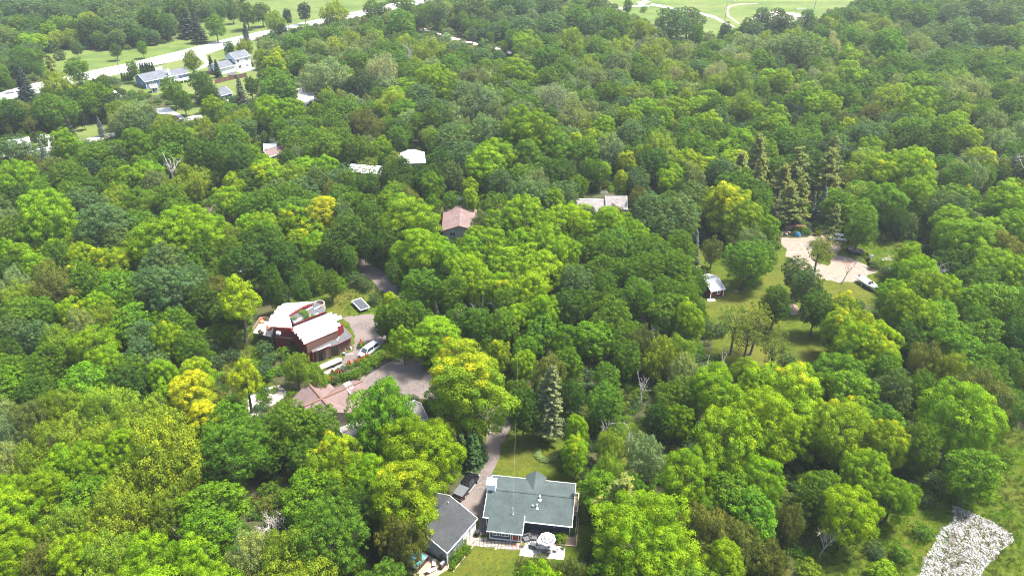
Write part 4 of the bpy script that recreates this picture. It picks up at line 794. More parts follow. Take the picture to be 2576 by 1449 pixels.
scatter('woodland', [p.both for p in WP], rows, label='the rest of the dense green wood that fills the ground between the single trees')
print('trees', NH, len(TR), 'single', len(singles), 'special', len(spec), 'mass', len(rows))
rows = []
y = 50.0
while y < 560:
    half = 0.72 * y + 25; step = 2.1 if y < 170 else (2.9 if y < 300 else 4.2); x = -half
    while x < half:
        xx = x + rnd.uniform(-1.1, 1.1); yy = y + rnd.uniform(-1.1, 1.1); x += step
        if rnd.random() < 0.12: continue
        px, py = PV(xx, yy, 0)
        if any(inpoly(px, py, p) for p in CLEAR): continue
        s = rnd.uniform(0.35, 0.8) * (1 if y < 170 else 1.25); c = TINT[rnd.choice('dmoagmd')]; tn = jitter_tint(c, 0.25)
        rows.append((xx, yy, -0.1, rnd.randrange(4), s, s, s * rnd.uniform(0.6, 1.0), rnd.uniform(0, 6.28), *tn, 0))
    y += step
scatter('undergrowth', [p.both for p in PR['shrub']], rows, label='tangle of low green undergrowth covering the floor of the wood')
print('undergrowth', len(rows))
def tuft(seed, n=26, h=0.32, r=0.28):
    rg = np.random.default_rng(seed); v = []; f = []
    for i in range(n):
        a = rg.uniform(0, 6.28); q = rg.random() ** 0.5 * r; b = np.array([math.cos(a) * q, math.sin(a) * q, 0]); t_ = b * 1.7 + [rg.normal() * 0.08, rg.normal() * 0.08, h * rg.uniform(0.6, 1.2)]
        s_ = np.array([-math.sin(a), math.cos(a), 0]) * 0.035; k = len(v); v += [b - s_, b + s_, t_]; f.append([k, k + 1, k + 2])
    n3 = len(v); return npmesh('grass_tuft', np.array(v), np.array(f), {'lv': rg.random(n3), 'cv': np.full(n3, 0.5), 'cf': np.full(n3, 2.0)}, ['leaf'])
TF = [tuft(901), tuft(902, 34, 0.45, 0.35), tuft(903, 20, 0.25, 0.3)]
rows = []
for poly, dens, hs in ((LAWN_ROCKS, 3.5, 0.75), (YARD_WEEDY, 2.5, 1.0), (YARD_BARN, 2.2, 0.7), (GRASS_RIGHT, 1.2, 1.0), (GLADE, 2.0, 0.9), (LAWN_SHED, 0.5, 0.32), (LAWN_MAIN, 1.6, 0.24), (LAWN_SIDE, 1.4, 0.28)):
    W_ = [G(*p) for p in poly]; xs = [p[0] for p in W_]; ys = [p[1] for p in W_]; W2 = [(p[0], p[1]) for p in W_]
    n = int((max(xs) - min(xs)) * (max(ys) - min(ys)) * dens)
    for _ in range(min(n, 9000)):
        xx = rnd.uniform(min(xs), max(xs)); yy = rnd.uniform(min(ys), max(ys))
        if not inpoly(xx, yy, W2): continue
        px, py = PV(xx, yy, 0)
        if any(inpoly(px, py, p) for p in (CLEAR[18], CLEAR[20], CLEAR[21], [(1236, 1190), (1460, 1200), (1456, 1390), (1222, 1375)], [(1050, 1240), (1210, 1300), (1130, 1425), (1030, 1449)], DRIVE2, DRIVE1, YARD_GR, DIRT_R, CLEAR[20], CLEAR[21] if 0 else CLEAR[20])): continue
        pt = math.sin(xx * 0.35 + 1.3 * math.sin(yy * 0.22)) + math.sin(yy * 0.31 + 2 * math.sin(xx * 0.13))
        if hs > 1 and pt < -0.7: continue
        s = hs * rnd.uniform(0.6, 1.4); tn = jitter_tint(TINT['v'] if pt > 0.7 else (TINT['o'] if pt < 0 else TINT['g']), 0.3)
        rows.append((xx, yy, 0.0, rnd.randrange(3), s, s, s * rnd.uniform(0.7, 1.3), rnd.uniform(0, 6.28), *tn, 0))
scatter('long_grass', TF, rows, label='tufts of long green grass over the yards and the meadow')
print('tufts', len(rows))
# ------------------------------------------------------------ buildings
class Fr:                                       # local frame on the ground: x along, y back, z up
    def __init__(s, o, ang): s.o = o; s.a = ang; s.c = math.cos(ang); s.s = math.sin(ang)
    def loc(s, p):
        dx, dy = p[0] - s.o[0], p[1] - s.o[1]; return (dx * s.c + dy * s.s, -dx * s.s + dy * s.c, p[2] if len(p) > 2 else 0)
    def world(s, p): return (s.o[0] + p[0] * s.c - p[1] * s.s, s.o[1] + p[0] * s.s + p[1] * s.c, p[2] if len(p) > 2 else 0)
def slab(mb, q, th=0.16, uvscale=1.0):
    """roof plane: q four corners (eave left, eave right, top right, top left); thickness below"""
    v = [Vector(p) for p in q]; L = (v[1] - v[0]).length
    e = (v[1] - v[0]).normalized(); q = list(q)
    uv = [((p - v[0]).dot(e) + 50, ((p - v[0]) - e * (p - v[0]).dot(e)).length + 50) for p in v]
    mb.poly(q, uv); b = [(p[0], p[1], p[2] - th) for p in q]; mb.poly(b[::-1])
    n = len(q)
    for i in range(n):
        j = (i + 1) % n; mb.poly([b[i], b[j], q[j], q[i]])
def window(root, side, x, z, w_, h, L, W, oh, frame='white', cols=2, name='window', pane='glass'):
    """framed window on a wall of a gable house in its local frame; the frame stands proud of the wall"""
    d = 0.06; mb = MB(); pn = []
    t = 0.10
    def put(m, a0, a1, z0, z1, d0, d1):
        if side == 'F': m.box(a0, a1, oh - d1, oh - d0, z0, z1)
        elif side == 'B': m.box(a0, a1, W - oh + d0, W - oh + d1, z0, z1)
        elif side == 'L': m.box(oh - d1, oh - d0, a0, a1, z0, z1)
        else: m.box(L - oh + d0, L - oh + d1, a0, a1, z0, z1)
    put(mb, x - t, x + w_ + t, z - t, z, 0.002, d); put(mb, x - t, x + w_ + t, z + h, z + h + t, 0.002, d)
    put(mb, x - t, x, z, z + h, 0.002, d)
    put(mb, x + w_, x + w_ + t, z, z + h, 0.002, d)
    for c in range(1, cols):
        xc = x + w_ * c / cols; put(mb, xc - t * 0.45, xc + t * 0.45, z, z + h, 0.002, d)
    f = mb.build(name, frame, root)
    for c in range(cols):
        p = MB(); put(p, x + w_ * c / cols + 0.01, x + w_ * (c + 1) / cols - 0.01, z + 0.005, z + h - 0.005, 0.004, 0.03); p.build('pane', pane, f)
    return f
def gable_house(name, A, B, ze, W, rise, wall, roof, label, cat='house', oh=0.4, rf=0.5, trim='white', base=0.0, ends=0.3, hip=0.0, group=None, foundation=True):
    ang = math.atan2(B[1] - A[1], B[0] - A[0]); L = math.hypot(B[0] - A[0], B[1] - A[1]); root = empty(name, (A[0], A[1], base), ang, label, cat, group)
    R = W * rf; zr = ze + rise; e = ends
    m = MB(); m.box(e, L - e, oh, W - oh, 0, ze - 0.02)
    if not hip:
        for x0 in (e, L - e - 0.12):            # gable triangles
            s_ = rise / R
            m.hull([(x0, oh, ze - 0.02), (x0 + 0.12, oh, ze - 0.02), (x0 + 0.12, W - oh, ze - 0.02), (x0, W - oh, ze - 0.02)],
                   [(x0, R - 0.05, zr - 0.2), (x0 + 0.12, R - 0.05, zr - 0.2), (x0 + 0.12, R + 0.05, zr - 0.2), (x0, R + 0.05, zr - 0.2)])
    m.build('wall', wall, root)
    r = MB()
    if hip:
        slab(r, [(0, 0, ze), (L, 0, ze), (L - hip, R, zr), (hip, R, zr)]); slab(r, [(L, W, ze), (0, W, ze), (hip, R, zr), (L - hip, R, zr)])
        slab(r, [(L, 0, ze), (L, W, ze), (L - hip, R, zr)]); slab(r, [(0, W, ze), (0, 0, ze), (hip, R, zr)])
    else:
        slab(r, [(0, 0, ze), (L, 0, ze), (L, R, zr), (0, R, zr)]); slab(r, [(L, W, ze), (0, W, ze), (0, R, zr), (L, R, zr)])
    ro = r.build('roof', roof, root)
    cp = MB(); cp.bar((hip + 0.02, R, zr + 0.01), (L - hip - 0.02, R, zr + 0.01), 0.28, 0.05); cp.build('ridge_cap', roof, ro)
    t = MB(); th = 0.2
    t.box(-0.03, L + 0.03, -0.05, -0.003, ze - th, ze + 0.0); t.box(-0.03, L + 0.03, W + 0.003, W + 0.05, ze - th, ze)
    if not hip:
        for x0, x1 in ((-0.05, -0.003), (L + 0.003, L + 0.05)):
            t.hull([(x0, 0.001, ze - th), (x1, 0.001, ze - th), (x1, R, zr - th), (x0, R, zr - th)], [(x0, 0.001, ze + 0.02), (x1, 0.001, ze + 0.02), (x1, R, zr + 0.02), (x0, R, zr + 0.02)])
            t.hull([(x0, R + 0.001, zr - th), (x1, R + 0.001, zr - th), (x1, W, ze - th), (x0, W, ze - th)], [(x0, R + 0.001, zr + 0.02), (x1, R + 0.001, zr + 0.02), (x1, W, ze + 0.02), (x0, W, ze + 0.02)])
    t.build('fascia', trim, root)
    c = MB()
    for x0, y0 in ((e, oh), (L - e, oh), (e, W - oh), (L - e, W - oh)): c.box(x0 - 0.08, x0 + 0.08, y0 - 0.08, y0 + 0.08, 0.02, ze - 0.2)
    c.build('corner_trim', trim, root)
    if foundation: MB().box(e - 0.05, L - e + 0.05, oh - 0.05, W - oh + 0.05, -0.2, 0.22).build('foundation', 'greymetal', root)
    return root, L, W, Fr(A, ang)
def vent_pipe(root, x, y, z, h=0.5, r=0.07, mat='chrome'):
    m = MB(); m.tube((x, y, z - 0.1), (x, y, z + h), r); m.tube((x, y, z + h), (x, y, z + h + 0.12), r * 1.7, r * 1.2); return m.build('vent_pipe', mat, root)
# ---- green roofed house
O = (-4.44, 79.6); UA = math.atan2(-0.139, 0.990)
HA, LA, WA, FA = gable_house('green_roofed_house', O, (O[0] + 13.7 * math.cos(UA), O[1] + 13.7 * math.sin(UA)), 2.8, 8.9, 1.45, 'navy', 'greenroof', 'slate blue bungalow with a grey-green shingle roof beside the terrace with the striped parasol', oh=0.9, ends=0.35)
m = MB(); m.hull([(1.2, -1.55, 0), (6.1, -1.55, 0), (6.1, 0.895, 0), (1.2, 0.895, 0)], [(1.2, -1.55, 2.2), (6.1, -1.55, 2.2), (6.1, 0.895, 2.9), (1.2, 0.895, 2.9)]); m.build('wing_wall', 'navy', HA)
r = MB(); slab(r, [(0.85, -2.1, 2.24), (6.35, -2.1, 2.24), (6.35, 1.45, 3.31), (0.85, 1.45, 3.31)], 0.14); r.build('wing_roof', 'greenroof', HA)
m = MB(); m.box(0.82, 6.38, -2.16, -2.105, 2.04, 2.24); m.hull([(6.355, -2.1, 2.04), (6.41, -2.1, 2.04), (6.41, 0.8, 2.9), (6.355, 0.8, 2.9)], [(6.355, -2.1, 2.26), (6.41, -2.1, 2.26), (6.41, 0.8, 3.13), (6.355, 0.8, 3.13)])
for x in (1.2, 6.02, 4.45): m.box(x - 0.02, x + 0.12, -1.62, -1.553, 0.25, 2.0)
m.box(1.18, 6.14, -1.63, -1.554, 0.0, 0.24); m.build('wing_trim', 'white', HA)
def wall_window(root, x, z, w_, h, y, cols, frame='white'):
    f = MB(); t = 0.09
    f.box(x - t, x + w_ + t, y - 0.07, y - 0.003, z - t, z); f.box(x - t, x + w_ + t, y - 0.07, y - 0.003, z + h, z + h + t)
    for c in range(cols + 1): xc = x + w_ * c / cols; f.box(xc - t * 0.6, xc + t * 0.6, y - 0.07, y - 0.003, z, z + h)
    fo = f.build('window', frame, root)
    for c in range(cols): MB().box(x + w_ * c / cols + 0.06, x + w_ * (c + 1) / cols - 0.06, y - 0.03, y - 0.004, z + 0.01, z + h - 0.01).build('pane', 'glass', fo)
wall_window(HA, 1.75, 0.95, 1.05, 0.72, -1.55, 2); wall_window(HA, 3.1, 0.95, 1.05, 0.72, -1.55, 2)
dr = MB().box(4.85, 5.65, -1.62, -1.556, 0.12, 2.0).build('door', 'door_red', HA)
pm = MB()
for i in range(3):
    for j in range(3): pm.box(4.97 + i * 0.2, 5.12 + i * 0.2, -1.635, -1.6225, 1.0 + j * 0.27, 1.21 + j * 0.27)
pm.build('pane', 'glass', dr)
fm = MB(); fm.box(4.75, 4.84, -1.64, -1.557, 0.1, 2.1); fm.box(5.66, 5.75, -1.64, -1.557, 0.1, 2.1); fm.box(4.84, 5.66, -1.64, -1.557, 2.01, 2.1); fm.build('door_frame', 'white', HA)
for x in (6.75, 8.85, 11.2): wall_window(HA, x, 2.05, 0.85, 0.38, 0.9, 1)
# cross gable at the rear, chimney chase, vents
r = MB(); cxm = 7.15
slab(r, [(cxm - 1.7, 9.7, 2.75), (cxm - 1.7, 7.6, 2.75), (cxm, 5.2, 4.0), (cxm, 9.7, 4.0)][::1], 0.14); slab(r, [(cxm + 1.7, 7.6, 2.75), (cxm + 1.7, 9.7, 2.75), (cxm, 9.7, 4.0), (cxm, 5.2, 4.0)], 0.14); r.build('cross_gable_roof', 'greenroof', HA)
m = MB(); m.hull([(cxm - 1.5, 8.02, 0), (cxm + 1.5, 8.02, 0), (cxm + 1.5, 9.45, 0), (cxm - 1.5, 9.45, 0)], [(cxm - 1.5, 8.02, 2.7), (cxm + 1.5, 8.02, 2.7), (cxm + 1.5, 9.45, 2.7), (cxm - 1.5, 9.45, 2.7)]); m.build('bay_wall', 'navy', HA)
ch = MB().box(-0.15, 1.25, 4.1, 5.55, 3.4, 5.45).build('chimney', 'white', HA)
MB().box(-0.22, 1.32, 4.03, 5.62, 5.453, 5.55).build('cap', 'white', ch); c = MB(); c.box(0.3, 0.8, 4.95, 5.05, 5.553, 5.62); c.box(0.3, 0.8, 4.55, 4.62, 5.553, 5.6); c.build('flue', 'greymetal', ch)
MB().box(0.15, 0.95, 4.05, 4.097, 3.95, 4.35).build('louvre', 'greymetal', ch)
vent_pipe(HA, 8.35, 3.9, 4.1, 0.35, 0.1, 'white'); vent_pipe(HA, 8.05, 2.45, 3.6, 0.45, 0.08, 'white'); MB().box(8.2, 8.6, 3.3, 3.7, 3.86, 4.02).build('roof_vent', 'white', HA); MB().box(7.2, 7.55, 2.3, 2.65, 3.5, 3.78).build('roof_vent', 'greymetal', HA); MB().box(7.95, 8.35, 1.95, 2.3, 3.4, 3.56).build('roof_vent', 'white', HA)
m = MB(); m.tube((4.5, 0.9, 3.0), (4.5, 0.9, 4.5), 0.05); m.tube((4.5, 0.9, 3.08), (4.5, 0.9, 3.18), 0.14, 0.07); m.build('service_mast', 'white', HA)
m = MB(); m.tube((11.0, -0.06, 2.75), (11.0, -0.06, 2.3), 0.04); m.box(-0.1, 13.8, -0.13, -0.055, 2.68, 2.79); m.build('gutter', 'white', HA)
m = MB()                                        # side deck with white rail on the right end
m.box(13.45, 14.35, 4.2, 8.2, 0.5, 0.6); m.build('side_deck', 'wood', HA)
m = MB()
for y_ in (0.95, 2.2, 3.3, 4.3, 5.6, 6.9, 8.1): m.box(14.26, 14.34, y_ - 0.04, y_ + 0.04, 0.0, 1.55)
m.box(14.25, 14.35, 4.3, 8.15, 1.5, 1.57); m.box(14.25, 14.35, 4.3, 8.15, 0.9, 0.95); m.box(13.5, 14.24, 8.05, 8.13, 1.5, 1.57); m.box(13.5, 14.24, 4.28, 4.34, 1.5, 1.57); m.build('deck_rail', 'white', HA)
def on_A(p): return FA.world(p)
def tA(name, x, y, z, rz, label, cat, group=None):
    p = on_A((x, y, z)); return empty(name, p, UA + rz, label, cat, group)
# patio, bed, path
def poly_sheet_A(name, pts, z, mat, jit=0.02, seg=0.5): return ground_sheet(name, [on_A(p) for p in pts], z, mat, jit, seg)
poly_sheet_A('patio', [(6.15, -1.6), (6.2, -4.15), (9.3, -4.2), (12.85, -3.9), (12.9, -1.55), (9.0, -1.4), (8.9, 0.2), (6.15, 0.3)], 0.014, 'paver', 0.03)
poly_sheet_A('planting_bed', [(8.9, 0.35), (9.0, -1.35), (14.4, -1.25), (14.45, 5.0), (13.3, 5.0), (13.3, 0.35)], 0.016, 'mulch', 0.02)
be = tA('bed_edging', 0, 0, 0, 0, 'weathered timber edging round the dark planting bed right of the terrace', 'edging')
m = MB(); m.bar((9.0, -1.42, 0.09), (14.5, -1.32, 0.09), 0.12, 0.18); m.build('board', 'wood', be); m = MB(); m.bar((14.52, -1.25, 0.09), (14.56, 4.2, 0.09), 0.12, 0.18); m.build('board', 'wood', be)
def crazy_paving(name, poly, mat, cell_, z, h, label, limit=300, gap=0.05, keepout=None, cls='stone'):
    """irregular stones from a jittered lattice, every stone a mesh of its own"""
    xs = [p[0] for p in poly]; ys = [p[1] for p in poly]
    root = empty(name, (sum(xs) / len(xs), sum(ys) / len(ys), 0), 0, label); root['kind'] = 'structure'; ox, oy = root.location[0], root.location[1]
    nx = int((max(xs) - min(xs)) / cell_) + 2; ny = int((max(ys) - min(ys)) / cell_) + 2; rr = random.Random(5)
    gp = {(i, j): (min(xs) + i * cell_ + rr.uniform(-.28, .28) * cell_, min(ys) + j * cell_ + rr.uniform(-.28, .28) * cell_) for i in range(-1, nx + 1) for j in range(-1, ny + 1)}
    k = 0
    for i in range(-1, nx):
        for j in range(-1, ny):
            q = [gp[(i, j)], gp[(i + 1, j)], gp[(i + 1, j + 1)], gp[(i, j + 1)]]
            cx = sum(p[0] for p in q) / 4; cy = sum(p[1] for p in q) / 4
            if not inpoly(cx, cy, poly): continue
            k += 1
            if k > limit: return root
            o8 = []
            for a in range(4):
                p, n_ = q[a], q[(a + 1) % 4]; o8.append(p); o8.append(((p[0] + n_[0]) / 2 + rr.uniform(-.04, .04) * cell_, (p[1] + n_[1]) / 2 + rr.uniform(-.04, .04) * cell_))
            sh = 1 - gap / cell_ * 2; o8 = [(cx + (p[0] - cx) * sh, cy + (p[1] - cy) * sh) for p in o8]
            # cut the sharp corners
            o8 = [(cx + (p[0] - cx) * (0.95 if a % 2 == 0 else 1.03), cy + (p[1] - cy) * (0.95 if a % 2 == 0 else 1.03)) for a, p in enumerate(o8)]
            hh = h * rr.uniform(0.7, 1.3); b = MB(); b.hull([(p[0] - ox, p[1] - oy, z) for p in o8], [(ox * 0 + cx - ox + (p[0] - cx) * 0.93, cy - oy + (p[1] - cy) * 0.93, z + hh) for p in o8]); b.build(cls, mat, root)
    return root
PATH = [on_A(p)[:2] for p in [(-3.7, -0.9), (-0.5, -1.7), (1.1, -1.75), (4.4, -1.85), (6.1, -1.8), (6.15, -3.0), (4.0, -3.3), (1.0, -3.35), (-1.2, -3.3), (-3.4, -3.0), (-5.0, -3.3), (-4.6, -2.0)]]
ground_sheet('path_bed', [(p[0], p[1], 0) for p in PATH], 0.012, 'gravel', 0.08, 0.5)
crazy_paving('stone_path', PATH, 'stone', 0.55, 0.012, 0.05, 'crazy paving path of tan flagstones between the grey garage and the terrace')
MB_ = tA('doormat', 4.95, -2.35, 0.06, 0, 'brown doormat in front of the red door of the green roofed house', 'doormat'); MB().box(0, 0.75, -0.25, 0.25, 0, 0.03).build('mat', 'terra', MB_)
# parasol
pa = tA('parasol', 10.15, -2.35, 0.02, 0, 'round striped white and grey garden parasol over the dining table', 'parasol')
m = MB(); m.tube((0, 0, 0), (0, 0, 2.75), 0.03); m.build('pole', 'chrome', pa); m = MB(); m.tube((0, 0, 0), (0, 0, 0.1), 0.28, 0.22, 12); m.build('base', 'black', pa)
rings = [(0.0, 2.72), (0.13, 2.68), (0.38, 2.60), (0.60, 2.53), (0.84, 2.44), (1.06, 2.34), (1.32, 2.22)]
for i in range(6):
    (r0, z0), (r1, z1) = rings[i], rings[i + 1]; m = MB()
    for k in range(8):
        a, b = k * math.pi / 4, (k + 1) * math.pi / 4
        P = [(r1 * math.cos(a), r1 * math.sin(a), z1), (r1 * math.cos(b), r1 * math.sin(b), z1), (r0 * math.cos(b), r0 * math.sin(b), z0), (r0 * math.cos(a), r0 * math.sin(a), z0)]
        if r0 == 0: P = P[:3]
        m.poly(P); m.poly([(p[0], p[1], p[2] - 0.012) for p in P][::-1])
    m.build('canopy_stripe', 'greyfab' if i in (0, 2, 4) else 'white', pa)
m = MB()
for k in range(8): a = k * math.pi / 4; m.bar((0, 0, 2.62), (1.3 * math.cos(a), 1.3 * math.sin(a), 2.18), 0.02, 0.02)
m.build('rib', 'chrome', pa); pa['category'] = 'parasol'
dt = tA('dining_table', 10.15, -2.6, 0.02, 0, 'rectangular pale garden dining table under the striped parasol', 'table')
MB().box(-0.95, 0.95, -0.42, 0.42, 0.70, 0.75).build('table_top', 'cream', dt, 0.01)
for x in (-0.85, 0.85):
    for y_ in (-0.34, 0.34): MB().tube((x, y_, 0), (x, y_, 0.699), 0.03).build('leg', 'greymetal', dt)
def chair(x, y, rz, label, frame='greyfab', seat='greyfab'):
    c = tA('garden_chair', x, y, 0.02, rz, label, 'chair', 'garden chairs on the terrace')
    MB().box(-0.26, 0.26, -0.26, 0.26, 0.40, 0.47).build('seat', seat, c, 0.02); m = MB(); m.hull([(-0.26, 0.22, 0.473), (0.26, 0.22, 0.473), (0.26, 0.28, 0.473), (-0.26, 0.28, 0.473)], [(-0.25, 0.30, 0.95), (0.25, 0.30, 0.95), (0.25, 0.36, 0.95), (-0.25, 0.36, 0.95)]); m.build('backrest', seat, c)
    for px in (-0.23, 0.23):
        for py in (-0.22, 0.22): MB().tube((px, py, 0), (px, py, 0.399), 0.022).build('leg', 'greymetal', c)
    for px in (-0.3, 0.3): MB().box(px - 0.03, px + 0.03, -0.24, 0.24, 0.62, 0.66).build('armrest', frame, c)
chair(9.75, -3.35, math.pi, 'left of the two grey garden chairs on the near side of the dining table'); chair(10.5, -3.35, math.pi, 'right of the two grey garden chairs on the near side of the dining table')
chair(8.8, -2.55, math.pi / 2, 'pale garden chair at the left end of the dining table', seat='cream'); chair(11.5, -2.55, -math.pi / 2, 'pale garden chair at the right end of the dining table', seat='cream')
chair(9.7, -1.75, 0, 'garden chair behind the dining table, partly under the parasol, on the left'); chair(10.6, -1.75, 0, 'garden chair behind the dining table, partly under the parasol, on the right')
def armchair(x, y, rz, label, long=0.0):
    c = tA('outdoor_armchair', x, y, 0.03, rz, label, 'armchair')
    MB().box(-0.42, 0.42, -0.4 - long, 0.4, 0.12, 0.42).build('seat', 'greyfab', c, 0.04); MB().box(-0.42, 0.42, 0.405, 0.56, 0.12, 0.85).build('backrest', 'greyfab', c, 0.04)
    for s_ in (-1, 1): MB().box(s_ * 0.49 - 0.065, s_ * 0.49 + 0.065, -0.4, 0.56, 0.1, 0.6).build('armrest', 'greyfab', c, 0.03)
armchair(6.95, -1.15, 0.5, 'charcoal armchair beside the red door end of the terrace'); armchair(8.05, -0.25, 0.0, 'long charcoal lounge chair against the house wall behind the rug', 0.5); armchair(8.1, -2.15, 2.9, 'charcoal armchair standing on the striped rug')
rg_ = tA('striped_rug', 7.9, -1.95, 0.016, 0.45, 'black and white striped outdoor rug on the left half of the terrace', 'rug')
for i in range(10): MB().box(-0.85 + i * 0.17, -0.68 + i * 0.17 - 0.002, -0.65, 0.65, 0, 0.012).build('stripe', 'black' if i % 2 else 'white', rg_)
fp = tA('fire_bowl', 7.25, -0.2, 0.016, 0, 'round terracotta fire bowl with a pale lid between the dark armchairs', 'fire bowl'); m = MB(); m.loft([[(r_ * math.cos(t * math.pi / 6), r_ * math.sin(t * math.pi / 6), z_) for t in range(12)] for r_, z_ in ((0.2, 0), (0.36, 0.2), (0.42, 0.4), (0.34, 0.42))]); m.build('bowl', 'terra', fp); m = MB(); m.tube((0, 0, 0.425), (0, 0, 0.5), 0.2, 0.1, 10); m.build('lid', 'cream', fp)
def pot(x, y, label, tint=(0.2, 0.22, 0.02), s=1.0):
    q = tA('potted_plant', x, y, 0.016, 0, label, 'potted plant'); m = MB(); m.loft([[(r_ * math.cos(t * math.pi / 5), r_ * math.sin(t * math.pi / 5), z_) for t in range(10)] for r_, z_ in ((0.14, 0), (0.22, 0.35))]); m.build('pot', 'cream', q)
    p = PR['shrub'][0]; c = link('foliage', p.crown, q); c.location = (0, 0, 0.28); c.scale = (0.16 * s,) * 3; set_tint(c, tint, 0)
pot(6.5, -2.35, 'yellow-flowered plant in a cream pot right of the red door'); pot(12.6, -1.9, 'small pot with a green plant at the right end of the terrace', (0.05, 0.12, 0.02))
for i, (x, y, s, c, lb) in enumerate(((10.2, -0.3, 0.36, 'd', 'dark shrub in the bed, directly behind the parasol'), (11.3, -0.4, 0.36, 'g', 'green shrub in the bed just right of the parasol'), (12.3, -0.55, 0.42, 'l', 'round pale green shrub in the bed near its right corner'), (6.6, 0.35, 0.3, 'd', 'dark shrub tucked in the corner between wing and terrace'), (13.9, 1.2, 0.3, 'd', 'low dark shrub at the right end of the house'), (13.9, 3.0, 0.3, 'm', 'low shrub beside the white deck posts'))):
    t = T(); t.form = 'shrub'; t.code = c; w_ = on_A((x, y)); t.x, t.y = w_[0], w_[1]; t.R = 1.9 * s; t.H = 2.7 * s * 1.2; t.label = lb; place_tree(t, 'bush')
# overhead service line from the roof mast
sw = [on_A((4.5, 0.9, 4.5)), GV('C3', 27, 330, 6.4), GV('C3', 38, 30, 9.0), GV('C3', 45, -260, 10.5)]
ln = empty('service_line', (0, 0, 0), 0, 'pale overhead service wire running from the mast on the green roof to the trees', 'wire'); m = MB()
P0 = [Vector(p) for p in sw]
for a, b in zip(P0[:-1], P0[1:]):
    for k in range(10): m.tube(a.lerp(b, k / 10), a.lerp(b, (k + 1) / 10), 0.010 if k % 2 else 0.006, n=4, cap=False)
m.build('wire', 'wire', ln)
# ---- garage
GA = (-9.5, 72.9); GB_ = (-5.3, 79.4)
HG, LG, WG, FG = gable_house('garage', GA, GB_, 2.7, 10.6, 1.9, 'bluegrey', 'greyroof', 'blue-grey garage with a charcoal shingle roof left of the green roofed house', 'garage', oh=0.35, ends=0.3)
window(HG, 'F', 2.6, 1.75, 2.0, 0.4, LG, WG, 0.35, cols=2); window(HG, 'F', 6.3, 0.1, 0.85, 2.0, LG, WG, 0.35, 'white', 1, 'door', 'whiteside')
window(HG, 'F', 4.4, 0.15, 1.3, 2.1, LG, WG, 0.35, 'white', 1, 'door', 'white'); vent_pipe(HG, 6.5, 4.6, 4.2, 0.35, 0.08)
m = MB(); m.tube((0.02, 0.02, 0.05), (0.02, 0.02, 2.5), 0.05); m.tube((0.02, -0.05, 0.1), (-0.3, -0.35, 0.05), 0.05); m.build('downpipe', 'white', HG)
def tG(name, x, y, z, rz, label, cat): p = FG.world((x, y, z)); return empty(name, p, FG.a + rz, label, cat)
e_ = tG('timber_edging', 0, 0, 0, 0, 'long weathered timber edging of the plant strip along the garage', 'edging'); m = MB(); m.bar((-0.6, -1.35, 0.08), (2.2, -1.25, 0.08), 0.12, 0.16); m.build('board', 'wood', e_); m = MB(); m.bar((2.25, -1.25, 0.08), (5.4, -1.15, 0.08), 0.12, 0.16); m.build('board', 'wood', e_)
b_ = tG('garden_bench', 4.9, -0.6, 0, 0, 'weathered pink-brown timber bench against the garage wall by the flagstones', 'bench')
for i in range(3): MB().box(-0.8, 0.8, -0.3 + i * 0.2, -0.13 + i * 0.2, 0.42, 0.46).build('slat', 'wood', b_)
for x in (-0.7, 0.7): MB().box(x - 0.05, x + 0.05, -0.28, 0.24, 0, 0.419).build('leg', 'wood', b_)
b2 = tG('black_bin', 6.9, -0.5, 0, 0, 'black rubbish bin beside the white garage side door', 'bin'); m = MB(); m.hull([(-0.25, -0.25, 0), (0.25, -0.25, 0), (0.25, 0.25, 0), (-0.25, 0.25, 0)], [(-0.3, -0.3, 0.9), (0.3, -0.3, 0.9), (0.3, 0.3, 0.9), (-0.3, 0.3, 0.9)]); m.build('body', 'black', b2, 0.03); MB().box(-0.33, 0.33, -0.33, 0.33, 0.903, 0.98).build('lid', 'black', b2, 0.02)
for i in range(6):
    w_ = FG.world((0.1 + i * 0.72, -0.75 + 0.12 * (i % 2))); t = T(); t.form = 'shrub'; t.code = 'gmdgmg'[i]; t.x, t.y = w_[0], w_[1]; t.R = 0.55; t.H = 0.75; t.label = ORD[i] + ' low green plant in the strip along the garage, from its near corner'; place_tree(t, 'bush')
# terrace with pool and sun chairs at the near gable
ground_sheet('terrace', [FG.world(p) for p in [(-0.1, 0.2), (-0.2, -0.6), (-2.4, 0.2), (-4.4, 2.8), (-5.0, 8.0), (-2.4, 8.6), (-0.2, 7.0)]], 0.012, 'wood', 0.03, 0.6)
pl = tG('swim_spa', -2.2, 5.4, 0.015, 0, 'dark framed pool with bright blue water beside the near end of the garage', 'pool')
MB().box(-1.35, 1.35, -2.4, 2.4, 0, 0.9).build('shell', 'black', pl, 0.03); MB().box(-1.15, 1.15, -2.2, 2.2, 0.903, 0.92).build('water_surface', 'water', pl)
m = MB()
for a0, a1, b0, b1 in ((-1.4, 1.4, -2.45, -2.2), (-1.4, 1.4, 2.2, 2.45), (-1.4, -1.15, -2.198, 2.198), (1.15, 1.4, -2.198, 2.198)): m.box(a0, a1, b0, b1, 0.925, 1.02)
m.build('rim', 'greymetal', pl); MB().box(-1.0, 0.6, -1.7, -1.3, 0.94, 1.12).build('float', 'door_red', pl, 0.05)
